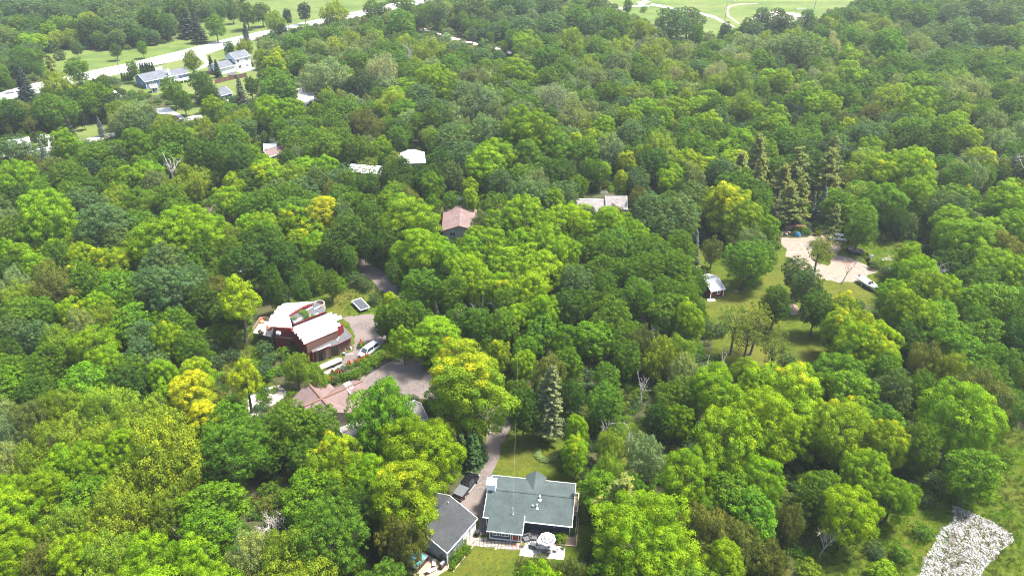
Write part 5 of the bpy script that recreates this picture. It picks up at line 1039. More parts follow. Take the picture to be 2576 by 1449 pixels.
def sunchair(x, y, rz, label):
    c = tG('sun_lounger', x, y, 0.015, rz, label, 'sun lounger')
    MB().box(-0.3, 0.3, -0.75, 0.35, 0.28, 0.34).build('seat', 'cream', c, 0.01); m = MB(); m.hull([(-0.3, 0.353, 0.28), (0.3, 0.353, 0.28), (0.3, 0.41, 0.28), (-0.3, 0.41, 0.28)], [(-0.3, 0.75, 0.8), (0.3, 0.75, 0.8), (0.3, 0.81, 0.82), (-0.3, 0.81, 0.82)]); m.build('backrest', 'cream', c)
    for px in (-0.26, 0.26):
        for py in (-0.65, 0.3): MB().tube((px, py, 0), (px, py, 0.279), 0.025).build('leg', 'white', c)
sunchair(-1.0, 1.8, 2.2, 'cream sun lounger nearer the garage corner beside the pool'); sunchair(-2.2, 1.4, 1.2, 'cream sun lounger farther from the garage corner beside the pool')
gr = tG('garden_gas_grill', -0.7, 0.5, 0.015, 0, 'dark gas grill against the near gable wall of the garage', 'grill'); MB().box(-0.5, 0.5, -0.28, 0.28, 0.1, 0.85).build('cabinet', 'black', gr, 0.02); m = MB(); m.tube((-0.42, 0, 0.9), (0.42, 0, 0.9), 0.27, 0.27, 10); m.build('lid', 'greymetal', gr)
# ---- vehicles
def car(name, P0, P1, label, cat, paint, kind='suv', z=0.012):
    """rear axle end P0 to front P1 on the ground; body lofted from a side profile with tumblehome"""
    a = math.atan2(P1[1] - P0[1], P1[0] - P0[0]); cx, cy = (P0[0] + P1[0]) / 2, (P0[1] + P1[1]) / 2
    L = {'suv': 4.7, 'van': 5.0, 'pickup': 5.9}[kind]; W = {'suv': 1.85, 'van': 1.95, 'pickup': 2.0}[kind]; root = empty(name, (cx, cy, z), a, label, cat); h = L / 2
    # lower body: cross-sections along x (nose +x)
    belt = {'suv': 1.0, 'van': 1.02, 'pickup': 1.12}[kind]
    st = [(-h, 0.45, belt * 0.88, 0.84), (-h + 0.12, 0.30, belt * 0.98, 0.95), (-h + 0.9, 0.26, belt, 1.0), (h - 1.3, 0.26, belt * 0.98, 1.0), (h - 0.45, 0.28, belt * 0.88, 0.95), (h - 0.08, 0.35, belt * 0.72, 0.84), (h, 0.42, belt * 0.6, 0.76)]
    rings = []
    for x, z0, z1, k in st:
        w_ = W / 2 * k; zm = (z0 + z1) / 2
        rings.append([(x, -w_ * 0.9, z0), (x, -w_, zm), (x, -w_ * 0.97, z1 - 0.08), (x, -w_ * 0.86, z1), (x, w_ * 0.86, z1), (x, w_ * 0.97, z1 - 0.08), (x, w_, zm), (x, w_ * 0.9, z0)])
    m = MB(); m.loft([r_[::-1] for r_ in rings]); m.build('body', paint, root, smooth=False)
    # cabin
    if kind == 'suv': cab = [(-h + 0.25, -h + 0.55, 0.85, h - 1.55, h - 0.95)]
    elif kind == 'van': cab = [(-h + 0.15, -h + 0.4, 0, h - 1.55, h - 0.85)]
    else: cab = [(-0.55, -0.35, 0, 0.95, 1.55)]
    x0, x1, _, x2, x3 = cab[0]; zt = {'suv': 1.62, 'van': 1.72, 'pickup': 1.85}[kind]; wb, wt = W / 2 * 0.88, W / 2 * 0.68
    g = MB(); g.hull([(x0, -wb, belt - 0.03), (x3, -wb * 0.95, belt - 0.06), (x3, wb * 0.95, belt - 0.06), (x0, wb, belt - 0.03)], [(x1, -wt, zt), (x2, -wt, zt), (x2, wt, zt), (x1, wt, zt)]); g.build('window_glass', 'glass', root)
    r = MB(); r.hull([(x1 - 0.05, -wt * 1.04, zt + 0.003), (x2 + 0.05, -wt * 1.04, zt + 0.003), (x2 + 0.05, wt * 1.04, zt + 0.003), (x1 - 0.05, wt * 1.04, zt + 0.003)], [(x1 + 0.05, -wt * 0.94, zt + 0.06), (x2 - 0.08, -wt * 0.94, zt + 0.06), (x2 - 0.08, wt * 0.94, zt + 0.06), (x1 + 0.05, wt * 0.94, zt + 0.06)]); r.build('roof', paint, root)
    pl_ = MB()
    for s_ in (-1, 1):
        for (xa, xb) in ((x0, x1), (x3, x2), ((x0 + x3) / 2 - 0.1, (x1 + x2) / 2 - 0.1)): pl_.bar((xa, s_ * wb * 0.985, belt - 0.02), (xb, s_ * wt * 1.01, zt + 0.01), 0.09, 0.06)
    pl_.build('pillar', paint, root)
    for sx in (-h + 0.95, h - 0.95):
        for s_ in (-1, 1):
            yy = s_ * (W / 2 - 0.11); t = MB(); t.tube((sx, yy - 0.11, 0.35), (sx, yy + 0.11, 0.35), 0.35, n=16); wh = t.build('wheel', 'rubber', root); rr_ = MB(); rr_.tube((sx, yy + s_ * 0.085, 0.35), (sx, yy + s_ * 0.125, 0.35), 0.21, n=12); rr_.build('rim', 'chrome', wh)
    for s_ in (-1, 1):
        MB().box(h - 0.12, h + 0.012, s_ * W * 0.33 - 0.18, s_ * W * 0.33 + 0.18, 0.58, 0.72).build('headlight', 'white', root); MB().box(-h - 0.02, -h + 0.1, s_ * W * 0.38 - 0.09, s_ * W * 0.38 + 0.09, 0.62, 0.95).build('tail_light', 'tail', root)
        MB().box(x3 - 0.35, x3 - 0.2, s_ * (W / 2 + 0.09) - 0.08, s_ * (W / 2 + 0.09) + 0.08, belt, belt + 0.16).build('mirror', paint, root)
    MB().box(h - 0.05, h + 0.03, -W * 0.24, W * 0.24, 0.45, 0.66).build('grille', 'black', root); MB().box(-h - 0.05, -h + 0.02, -W * 0.42, W * 0.42, 0.36, 0.55).build('rear_bumper', 'chrome', root)
    if kind == 'pickup':
        MB().box(-h + 0.1, -0.62, -W / 2 * 0.9, W / 2 * 0.9, belt + 0.003, belt + 0.05).build('bed_cover', 'greyfab', root)
        m = MB()
        for s_ in (-1, 1): m.box(-1.0, 1.2, s_ * (W / 2 + 0.02) - 0.05, s_ * (W / 2 + 0.02) + 0.05, 0.34, 0.40)
        m.build('side_step', 'chrome', root)
    if kind == 'suv' or kind == 'van':
        m = MB()
        for s_ in (-1, 1): m.bar((x1 + 0.2, s_ * wt * 0.85, zt + 0.12), (x2 - 0.3, s_ * wt * 0.85, zt + 0.12), 0.05, 0.05)
        m.build('roof_rail', 'chrome', root)
    return root
car('pickup_truck', GV('K5', 190, 400, 0.4), GV('K5', 420, 110, 0.4), 'black pickup truck with a grey bed cover on the gravel drive behind the garage', 'pickup truck', 'blackpaint', 'pickup')
car('minivan', GV('K6', 1830, 800, 0.5), GV('K6', 1660, 930, 0.3), 'white minivan with dark side windows on the gravel yard by the red barn house', 'minivan', 'silverpaint', 'van')
car('parked_car', GV('K7', 1885, 250, 0.3), GV('K7', 1760, 235, 0.3), 'silver car at the edge of the dirt yard under the tall trees', 'car', 'whitepaint', 'suv')
# ---- red barn house
FB = Fr((-41.4, 121.1), math.atan2(0.62, 0.78))
HB = empty('barn_house', (FB.o[0], FB.o[1], 0), FB.a, 'rambling dark red barn house with stepped white metal roofs and a rooftop deck', 'house')
def kb(x, y, z): return FB.loc(GV('K6', x, y, z))
def up(p, z): return (p[0], p[1], z)
# walls
wl = [kb(385, 520, 6.0), kb(640, 545, 6.0), kb(850, 752, 5.2), kb(1290, 560, 5.2), kb(1370, 440, 5.9), kb(1180, 330, 6.6), kb(1100, 300, 6.6), kb(940, 185, 6.8), kb(610, 200, 6.8), kb(480, 270, 6.6), kb(400, 380, 6.3)]
m = MB(); bt = [up(p, 0) for p in wl]; tp = [(p[0], p[1], z) for p, z in zip(wl, (5.5, 5.5, 5.0, 5.0, 5.3, 5.3, 5.3, 5.45, 5.45, 5.45, 5.5))]
m.hull(bt, tp); m.build('wall', 'redside', HB)
ul = [(kb(388, 518, 6.0), 5.9), (kb(640, 540, 6.0), 5.9), (kb(600, 372, 6.4), 6.3), (kb(800, 245, 6.8), 6.65), (kb(935, 190, 6.9), 6.75), (kb(612, 205, 6.9), 6.75), (kb(490, 262, 6.7), 6.55), (kb(410, 370, 6.4), 6.25)]
m = MB(); m.hull([(p[0], p[1], 5.46) for p, _ in ul], [(p[0], p[1], z) for p, z in ul]); m.build('upper_wall', 'redside', HB)
m = MB(); a, b = wl[2], wl[3]; d = Vector((b[0] - a[0], b[1] - a[1], 0)).normalized(); n_ = Vector((d.y, -d.x, 0)) * 0.06
m.hull([(a[0] + n_.x, a[1] + n_.y, 2.7), (b[0] + n_.x, b[1] + n_.y, 2.7), (b[0] - n_.x * .02, b[1] - n_.y * .02, 2.7), (a[0] - n_.x * .02, a[1] - n_.y * .02, 2.7)], [(a[0] + n_.x, a[1] + n_.y, 4.7), (b[0] + n_.x, b[1] + n_.y, 4.7), (b[0] - n_.x * .02, b[1] - n_.y * .02, 4.7), (a[0] - n_.x * .02, a[1] - n_.y * .02, 4.7)]); m.build('upper_front_wall', 'brownwood', HB)
def sheet_part(p4, name, mat, th=0.07):
    m = MB(); slab(m, p4, th)
    v = [Vector(p) for p in p4]; n = max(2, int((v[1] - v[0]).length / 0.9))      # standing ribs
    for k in range(1, n):
        a_ = v[0].lerp(v[1], k / n); b2_ = v[3].lerp(v[2], k / n); m.bar(a_ + Vector((0, 0, 0.02)), b2_ + Vector((0, 0, 0.02)), 0.04, 0.04)
    return m.build(name, mat, HB)
# lower white roof: sheets laid in stepped courses
fl, fr_, bl_, br_ = kb(838, 758, 5.2), kb(1302, 562, 5.2), kb(650, 535, 6.7), kb(1195, 322, 6.9)
N_ = 6; lo = [0, 0.1, -0.05, 0.12, -0.02, 0.1]; ro_ = [0.0, 0.9, 0.5, 1.9, 1.15, 0.3]
for i in range(N_):
    t0, t1 = i / N_, (i + 1) / N_ + 0.012
    def lp(p, q, t): return tuple(p[k] + (q[k] - p[k]) * t for k in range(3))
    A_, B_, C_, D_ = lp(fl, bl_, t0), lp(fr_, br_, t0), lp(fr_, br_, t1), lp(fl, bl_, t1)
    dz = 0.035 * i * 0 + (0.012 if i % 2 else 0)
    A_ = (A_[0] + lo[i] - 0.25, A_[1], A_[2] + dz); D_ = (D_[0] + lo[i] - 0.25 + 0.5, D_[1], D_[2] + dz + 0.01)
    B_ = (B_[0] + ro_[i], B_[1], B_[2] + dz); C_ = (C_[0] + ro_[i], C_[1], C_[2] + dz + 0.01)
    sheet_part([A_, B_, C_, D_], 'roof_sheet', 'whitemetal')
rows_ = [((345, 508), (655, 530), 6.0), ((325, 430), (640, 455), 6.25), ((395, 345), (605, 350), 6.5), ((425, 290), (690, 290), 6.65), ((490, 228), (805, 228), 6.85), ((560, 190), (960, 160), 7.05)]
for i in range(5):
    (la, ra, za), (lb_, rb, zb) = rows_[i], rows_[i + 1]; lx = la[0]
    A_ = kb(la[0], la[1], za); B_ = kb(ra[0], ra[1], za); C_ = kb(rb[0], rb[1], zb); D_ = kb(la[0] + (lb_[0] - la[0]) * 0.55, lb_[1], zb)
    sheet_part([A_, B_, C_, D_], 'roof_sheet', 'whitemetal')
dk = [kb(604, 352, 6.15), kb(688, 492, 6.15), kb(1135, 312, 6.15), kb(1090, 205, 6.15), kb(950, 168, 6.15), kb(800, 230, 6.15)]
m = MB(); m.hull([(p[0], p[1], 5.2) for p in dk], [(p[0], p[1], 6.15) for p in dk]); m.build('roof_deck', 'felt', HB)
m = MB(); a = dk[1]; b = dk[2]; m.bar((a[0], a[1], 6.2), (b[0], b[1], 6.2), 0.12, 0.35); m.build('deck_parapet', 'redside', HB)
# round parapet
m = MB(); c0 = kb(1035, 215, 6.2); R0 = 1.3
for k in range(14):
    a0 = -1.9 + k * 0.30; a1 = a0 + 0.30
    i0, o0, i1, o1 = [(c0[0] + r_ * math.cos(t), c0[1] + r_ * math.sin(t)) for t, r_ in ((a0, R0 - 0.18), (a0, R0), (a1, R0 - 0.18), (a1, R0))]
    m.hull([(*o0, 5.3), (*o1, 5.3), (*i1, 5.3), (*i0, 5.3)], [(*o0, 6.75), (*o1, 6.75), (*i1, 6.75), (*i0, 6.75)])
m.build('round_parapet', 'stone', HB)
m = MB(); m.tube((c0[0], c0[1], 0), (c0[0], c0[1], 6.1), R0 - 0.2, n=16); m.build('round_tower', 'redside', HB)
# clutter on the roof deck: things of their own
def tB(name, x, y, z, rz, label, cat, group=None): return empty(name, GV('K6', x, y, z), FB.a + rz, label, cat, group)
for i, (x, y, L_, rz, mt) in enumerate(((760, 420, 2.6, 0.1, 'palewood'), (820, 380, 3.0, 0.05, 'chrome'), (960, 350, 2.2, -0.1, 'palewood'), (900, 260, 1.8, 0.4, 'palewood'), (1010, 250, 1.5, 0.2, 'white'), (870, 330, 1.2, 0.7, 'terra'))):
    o = tB('loose_board', x, y, 6.16, rz, ['long pale board', 'silver ladder rail', 'pale plank', 'short plank', 'white panel', 'orange-brown board'][i] + ' lying on the roof deck of the barn house', 'board'); MB().box(-L_ / 2, L_ / 2, -0.14, 0.14, 0, 0.06).build('plank', mt, o)
for i, (x, y, s, c) in enumerate(((820, 330, 0.42, 'g'), (850, 395, 0.40, 'd'), (690, 400, 0.3, 'p'), (960, 370, 0.25, 'm'))):
    p = PR['shrub'][i]; q = tB('roof_plant', x, y, 6.12, i, ['large green plant in the middle of the roof deck', 'dark green creeper in front of the large roof deck plant', 'pale plant at the left end of the roof deck', 'small plant near the parapet of the roof deck'][i], 'plant'); c_ = link('foliage', p.crown, q); c_.scale = (s, s, s * 0.55); set_tint(c_, TINT[c], 0)
# porch with felt roof, timber front, posts
po = [kb(948, 880, 2.9), kb(1310, 762, 2.9), kb(1492, 672, 2.9), kb(1502, 640, 2.9), kb(1372, 500, 3.1), kb(1345, 520, 3.3), kb(1278, 690, 3.3), kb(900, 815, 3.3)]
m = MB(); m.hull([(p[0], p[1], p[2] - 0.16) for p in po], [tuple(p) for p in po]); m.build('porch_roof', 'felt', HB)
m = MB()
for i in (0, 1, 3): m.bar((po[i][0], po[i][1] , po[i][2] - 0.1), (po[i + 1][0], po[i + 1][1], po[i + 1][2] - 0.1), 0.08, 0.22)
m.build('porch_fascia', 'redside', HB)
pf = [kb(985, 868, 2.75), kb(1310, 750, 2.75), kb(1480, 668, 2.75), kb(1400, 560, 2.75), kb(1290, 640, 2.75), kb(930, 800, 2.75)]
m = MB(); m.hull([(p[0], p[1], 0) for p in pf], [(p[0], p[1], 2.72) for p in pf]); m.build('porch_wall', 'brownwood', HB)
def lerp3(a, b, t, z): return (a[0] + (b[0] - a[0]) * t, a[1] + (b[1] - a[1]) * t, z)
nn = Vector((pf[1][0] - pf[0][0], pf[1][1] - pf[0][1], 0)).normalized(); nn = Vector((nn.y, -nn.x, 0))
for t0, t1, mt, z1, nm in ((0.10, 0.34, 'black', 2.3, 'door'), (0.42, 0.62, 'wood', 2.3, 'door'), (0.68, 0.93, 'glass', 2.2, 'window')):
    m = MB(); a = lerp3(pf[0], pf[1], t0, 0.1); b = lerp3(pf[0], pf[1], t1, 0.1); q = nn * 0.05
    m.hull([(a[0] + q.x, a[1] + q.y, 0.1), (b[0] + q.x, b[1] + q.y, 0.1), (b[0] + q.x * .1, b[1] + q.y * .1, 0.1), (a[0] + q.x * .1, a[1] + q.y * .1, 0.1)], [(a[0] + q.x, a[1] + q.y, z1), (b[0] + q.x, b[1] + q.y, z1), (b[0] + q.x * .1, b[1] + q.y * .1, z1), (a[0] + q.x * .1, a[1] + q.y * .1, z1)]); m.build(nm, mt, HB)
for t_ in (0.0, 0.38, 0.66, 1.0):
    a = lerp3(po[0], po[1], t_, 0); MB().box(a[0] - 0.08, a[0] + 0.08, a[1] + 0.05, a[1] + 0.21, 0, 2.73).build('porch_post', 'brownwood', HB)
for a, b in (((1010, 850), (1195, 770)), ((1290, 705), (1340, 600))):
    m = MB(); m.bar(Vector(kb(*a, 3.2)), Vector(kb(*b, 3.3)), 0.25, 0.05); m.build('metal_flashing', 'whitemetal', HB)
ac = kb(432, 565, 4.6); w1 = wl[0]; w2 = wl[1]
d = Vector((w2[0] - w1[0], w2[1] - w1[1], 0)).normalized(); n2 = Vector((d.y, -d.x, 0)); c_ = Vector((w1[0], w1[1], 0)) + d * 1.1 + n2 * 0.3
m = MB(); m.hull([tuple(c_ + d * sx * 0.4 + n2 * sy * 0.25 + Vector((0, 0, 4.5))) for sx, sy in ((-1, 1), (1, 1), (1, -1), (-1, -1))], [tuple(c_ + d * sx * 0.4 + n2 * sy * 0.25 + Vector((0, 0, 5.05))) for sx, sy in ((-1, 1), (1, 1), (1, -1), (-1, -1))]); m.build('air_conditioner', 'white', HB)
m = MB(); q0 = Vector((w1[0], w1[1], 3.6)) + n2 * 0.05; m.bar(q0, q0 + d * ((Vector((w2[0], w2[1], 0)) - Vector((w1[0], w1[1], 0))).length), 0.1, 0.14); m.build('ledge', 'wood', HB)
m = MB(); c_ = Vector((w1[0], w1[1], 0)) + d * 2.6 + n2 * 0.04; m.bar(c_ + Vector((0, 0, 2.3)), c_ + d * 1.0 + Vector((0, 0, 2.3)), 0.06, 0.8); m.build('window', 'glass', HB)
# raised left deck
dp = [kb(105, 600, 2.8), kb(365, 655, 2.8), kb(385, 560, 2.8), kb(330, 440, 2.8), kb(215, 432, 2.8)]
m = MB(); m.hull([(p[0], p[1], 2.6) for p in dp], [(p[0], p[1], 2.8) for p in dp]); m.build('side_deck', 'palewood', HB)
m = MB()
for i, j in ((4, 0), (0, 1), (3, 4)):
    a, b = Vector(dp[i]), Vector(dp[j]); m.bar(a + Vector((0, 0, 0.95)), b + Vector((0, 0, 0.95)), 0.08, 0.08); m.bar(a + Vector((0, 0, 0.5)), b + Vector((0, 0, 0.5)), 0.05, 0.05)
    for k in range(5): q = a.lerp(b, k / 4); m.box(q.x - 0.05, q.x + 0.05, q.y - 0.05, q.y + 0.05, 2.8, 3.75)
m.build('deck_rail', 'wood', HB)
m = MB()
for p in dp: m.box(p[0] - 0.1, p[0] + 0.1, p[1] - 0.1, p[1] + 0.1, 0, 2.59)
m.build('deck_post', 'brownwood', HB)
for i, (x, y, mt, lb) in enumerate(((235, 462, 'clay', 'orange-brown deck chair in the far corner of the raised side deck'), (225, 620, 'black', 'dark chair near the front rail of the raised side deck'), (340, 560, 'terra', 'reddish chair beside the barn wall on the raised side deck'))):
    o = tB('deck_chair', x, y, 2.81, 0.3 * i, lb, 'chair'); MB().box(-0.4, 0.4, -0.4, 0.4, 0.2, 0.45).build('seat', mt, o, 0.03); MB().box(-0.4, 0.4, 0.403, 0.52, 0.2, 0.95).build('backrest', mt, o, 0.03)
    for sx in (-0.3, 0.3): MB().box(sx - 0.04, sx + 0.04, -0.36, 0.36, 0, 0.199).build('leg', mt, o)
# trampoline
tr = [GV('K6', 1500, 155, 0.9), GV('K6', 1620, 108, 0.9), GV('K6', 1752, 240, 0.9), GV('K6', 1632, 290, 0.9)]
cx = sum(p[0] for p in tr) / 4; cy = sum(p[1] for p in tr) / 4; d = Vector((tr[2][0] - tr[1][0] + tr[3][0] - tr[0][0], tr[2][1] - tr[1][1] + tr[3][1] - tr[0][1])) / 2; tw = (Vector(tr[1][:2]) - Vector(tr[0][:2])).length / 2; tl = d.length / 2
to = empty('trampoline', (cx, cy, 0), math.atan2(d.y, d.x), 'rectangular trampoline with a dark mat and white rim on the grass behind the barn house', 'trampoline'); tl = max(2.3, min(tl, 3.2)); tw = max(1.2, min(tw, 1.7))
MB().box(-tl + 0.13, tl - 0.13, -tw + 0.13, tw - 0.13, 0.86, 0.88).build('mat', 'matting', to); m = MB()
for x0, x1, y0, y1 in ((-tl, tl, -tw, -tw + 0.12), (-tl, tl, tw - 0.12, tw), (-tl, -tl + 0.12, -tw + 0.122, tw - 0.122), (tl - 0.12, tl, -tw + 0.122, tw - 0.122)): m.box(x0, x1, y0, y1, 0.84, 0.93)
m.build('rim_pad', 'white', to)
for sx in (-tl + 0.3, tl - 0.3):
    m = MB()
    for sy in (-tw + 0.1, tw - 0.1): m.tube((sx, sy, 0), (sx, sy, 0.839), 0.035)
    m.tube((sx, -tw + 0.1, 0.05), (sx, tw - 0.1, 0.05), 0.035); m.build('leg', 'chrome', to)
# trailers with boards in front of the porch
def trailer(A, B, w_, label, n, seed):
    a = math.atan2(B[1] - A[1], B[0] - A[0]); L = math.hypot(B[0] - A[0], B[1] - A[1]); o = empty('flatbed_trailer', ((A[0] + B[0]) / 2, (A[1] + B[1]) / 2, 0.01), a, label, 'trailer'); rr = random.Random(seed)
    MB().box(-L / 2, L / 2, -w_ / 2, w_ / 2, 0.5, 0.62).build('bed', 'greymetal', o)
    for k in range(n): y0 = -w_ / 2 + 0.04 + k * (w_ - 0.08) / n; MB().box(-L / 2 + rr.uniform(0, 0.8), L / 2 - rr.uniform(0, 1.0), y0, y0 + (w_ - 0.08) / n - 0.03, 0.625, 0.68 + rr.uniform(0, 0.22)).build('plank', 'palewood' if rr.random() < 0.8 else 'white', o)
    for s_ in (-1, 1):
        t = MB(); t.tube((0.4, s_ * (w_ / 2 + 0.06) - 0.09, 0.3), (0.4, s_ * (w_ / 2 + 0.06) + 0.09, 0.3), 0.3, n=14); t.build('wheel', 'rubber', o)
    m = MB(); m.bar((L / 2, 0, 0.5), (L / 2 + 0.9, 0, 0.45), 0.08, 0.08); m.build('drawbar', 'greymetal', o)
trailer(GV('K6', 1040, 1110, 0.5), GV('K6', 1350, 975, 0.5), 1.6, 'flat trailer stacked with pale lumber, nearer the porch of the barn house', 8, 1); trailer(GV('K6', 1100, 1205, 0.5), GV('K6', 1380, 1090, 0.5), 1.3, 'flat trailer of pale boards, farther from the porch beside the red sumac', 6, 2)
o = tB('blue_bucket', 1392, 912, 0.01, 0, 'light blue tub standing before the porch of the barn house', 'tub'); m = MB(); m.loft([[(r_ * math.cos(t * math.pi / 5), r_ * math.sin(t * math.pi / 5), z_) for t in range(10)] for r_, z_ in ((0.24, 0), (0.33, 0.5))]); m.build('body', 'ranchblue', o)
o = tB('white_tank', 1490, 835, 0.01, 0, 'small white gas tank at the right corner of the porch', 'gas tank'); m = MB(); m.tube((0, 0, 0), (0, 0, 0.55), 0.22, 0.22, 12); m.tube((0, 0, 0.55), (0, 0, 0.68), 0.22, 0.08, 12); m.build('body', 'white', o)
o = tB('leaning_pole', 1370, 850, 0.01, 0, 'long pale pole leaning against the porch roof', 'pole'); m = MB(); m.tube((0.4, -0.9, 0.0), (-0.3, 0.3, 2.75), 0.035); m.build('shaft', 'palewood', o)
o = tB('plank_on_gravel', 1465, 905, 0.01, -0.5, 'single pale plank lying on the gravel beside the blue tub', 'plank'); MB().box(-0.8, 0.8, -0.08, 0.08, 0, 0.05).build('board', 'palewood', o)
# sumac plumes and black sheeting
for i, (x, y) in enumerate(((1470, 1075), (1575, 1035), (1665, 1000), (1720, 960), (1235, 1190), (1325, 1210), (1140, 1270), (1215, 1290), (1635, 780), (1690, 1030))):
    q = tB('red_sumac', x, y, 0.5, i, [f'{ORD[i]} rust-red sumac plume to the lumber trailers' for _ in (0,)][0], 'sumac', 'red sumac plumes'); m = MB(); rr = random.Random(i)
    for k in range(5):
        bx, by = rr.uniform(-0.35, 0.35), rr.uniform(-0.35, 0.35); hh = rr.uniform(0.9, 1.5)
        m.loft([[(bx + r_ * math.cos(t * math.pi / 3), by + r_ * math.sin(t * math.pi / 3), z_) for t in range(6)] for r_, z_ in ((0.05, 0.3), (0.2, 0.55), (0.16, 0.8 * hh), (0.03, 1.15 * hh))])
    m.build('plume', 'sumac', q); p = PR['shrub'][i % 4]; c_ = link('foliage', p.crown, q); c_.location = (0, 0, -0.5); c_.scale = (0.42, 0.42, 0.42); set_tint(c_, TINT['g'], 0)
o = tB('black_sheeting', 1900, 1060, 0.0, 0.0, 'crumpled black plastic sheeting along the bank between the two gravel yards', 'sheeting'); m = MB(); rr = random.Random(3)
P = [FB.loc(GV('K6', x, y, 0.1)) for x, y in ((1560, 1190), (1640, 1180), (1740, 1160), (1830, 1115), (1900, 1060), (1980, 1010), (2030, 985))]; o.location = (FB.o[0], FB.o[1], 0)
for a, b in zip(P[:-1], P[1:]):
    for k in range(3):
        c1 = Vector(a).lerp(Vector(b), k / 3); c2 = Vector(a).lerp(Vector(b), (k + 1) / 3); z1, z2 = rr.uniform(0.15, 0.45), rr.uniform(0.15, 0.45); m.hull([(c1.x - .3, c1.y - 0.35, 0.02), (c2.x, c2.y - 0.35, 0.02), (c2.x, c2.y + 0.35, 0.02), (c1.x - .3, c1.y + 0.35, 0.02)], [(c1.x - .2, c1.y - 0.15, z1), (c2.x, c2.y - 0.2, z2), (c2.x, c2.y + 0.1, z2), (c1.x - .2, c1.y + 0.15, z1)])
m.build('folds', 'plastic_black', o)
# ---- cross gabled rose roof
c = GV('K9', 600, 558, 5.4); r1a, r1b = GV('K9', 245, 690, 5.4), GV('K9', 1352, 213, 5.4); r2a, r2b = GV('K9', 350, 255, 5.4), GV('K9', 845, 812, 5.4)
a1 = math.atan2(r1b[1] - r1a[1], r1b[0] - r1a[0]); HD = empty('cross_gabled_house', (c[0], c[1], 0), a1, 'house with a cross gabled rose-brown shingle roof below the red barn house', 'house'); FD = Fr(c, a1)
xa, xb = FD.loc(r1a)[0], FD.loc(r1b)[0]; y_a, y_b = FD.loc(r2b)[1], FD.loc(r2a)[1]
hw = 4.3; zr, ze = 5.4, 2.9
r = MB(); slab(r, [(xa, -hw, ze), (xb, -hw, ze), (xb, 0, zr), (xa, 0, zr)]); slab(r, [(xb, hw, ze), (xa, hw, ze), (xa, 0, zr), (xb, 0, zr)]); ro = r.build('long_roof', 'pinkroof', HD)
r = MB(); zr2 = zr - 0.01; slab(r, [(hw, y_a, ze), (hw, y_b, ze), (0, y_b, zr2), (0, y_a, zr2)]); slab(r, [(-hw, y_b, ze), (-hw, y_a, ze), (0, y_a, zr2), (0, y_b, zr2)]); r2_ = r.build('cross_roof', 'pinkroof', HD)
m = MB(); m.bar((xa, 0, zr + 0.03), (xb, 0, zr + 0.03), 0.42, 0.10); m.bar((0, y_a, zr + 0.02), (0, y_b, zr + 0.02), 0.42, 0.10); m.build('ridge_cap', 'brownwood', ro)
m = MB(); m.box(xa + 0.5, xb - 0.5, -hw + 0.5, hw - 0.5, 0, 2.85); m.build('wall', 'beige', HD); m = MB(); m.box(-hw + 0.5, hw - 0.5, y_a + 0.5, y_b - 0.5, 0, 2.84); m.build('cross_wall', 'beige', HD)
m = MB()
for x0 in (xa + 0.5, xb - 0.62): m.hull([(x0, -hw + .5, 2.85), (x0 + .12, -hw + .5, 2.85), (x0 + .12, hw - .5, 2.85), (x0, hw - .5, 2.85)], [(x0, -0.05, 5.15), (x0 + .12, -0.05, 5.15), (x0 + .12, 0.05, 5.15), (x0, 0.05, 5.15)])
for y0 in (y_a + 0.5, y_b - 0.62): m.hull([(-hw + .5, y0, 2.84), (hw - .5, y0, 2.84), (hw - .5, y0 + .12, 2.84), (-hw + .5, y0 + .12, 2.84)], [(-0.05, y0, 5.13), (0.05, y0, 5.13), (0.05, y0 + .12, 5.13), (-0.05, y0 + .12, 5.13)])
m.build('gable_wall', 'beige', HD)
v1 = FD.loc(GV('K9', 1090, 290, 5.5)); sk = MB(); sk.box(v1[0] - 0.8, v1[0] + 0.5, 0.25, 1.0, 5.0, 5.75); sk.build('chimney', 'white', HD); v2 = FD.loc(GV('K9', 1150, 350, 5.2)); m = MB(); m.box(v2[0] - 0.35, v2[0] + 0.35, v2[1] - 0.35, v2[1] + 0.35, 4.7, 5.3); m.build('roof_vent', 'white', HD)
m = MB(); m.tube(FD.loc(GV('K9', 1060, 350, 5.35)), FD.loc(GV('K9', 1135, 470, 5.0)), 0.11); m.build('flue_pipe', 'white', HD)
m = MB(); m.box(xb - 0.02, xb + 0.05, -hw, hw, ze - 0.2, ze - 0.02); m.build('fascia', 'brownwood', HD)
window(HD, 'F', 0, 0, 0.1, 0.1, 1, 1, 0, 'white', 1) if 0 else None
# annexe glimpsed through the crowns right of it
def simple_house(name, sh, a, b, ze, W, rise, wall, roof, label, wins=(), **k):
    A = GV(sh, *a, ze); B = GV(sh, *b, ze); h = gable_house(name, A, B, ze, W, rise, wall, roof, label, **k)
    for wv in wins: window(h[0], *wv[:5], h[1], h[2], k.get('oh', 0.4) if wv[0] in 'FB' else k.get('ends', 0.3), cols=wv[5] if len(wv) > 5 else 2)
    return h
simple_house('annexe', 'C2', (700, 500), (1290, 270), 2.8, 6.0, 1.5, 'whiteside', 'paleroof', 'pale annexe mostly hidden under the green crowns right of the cross gabled house', [('F', 2, 1, 1.4, 1.1), ('F', 7, 1, 1.4, 1.1)])
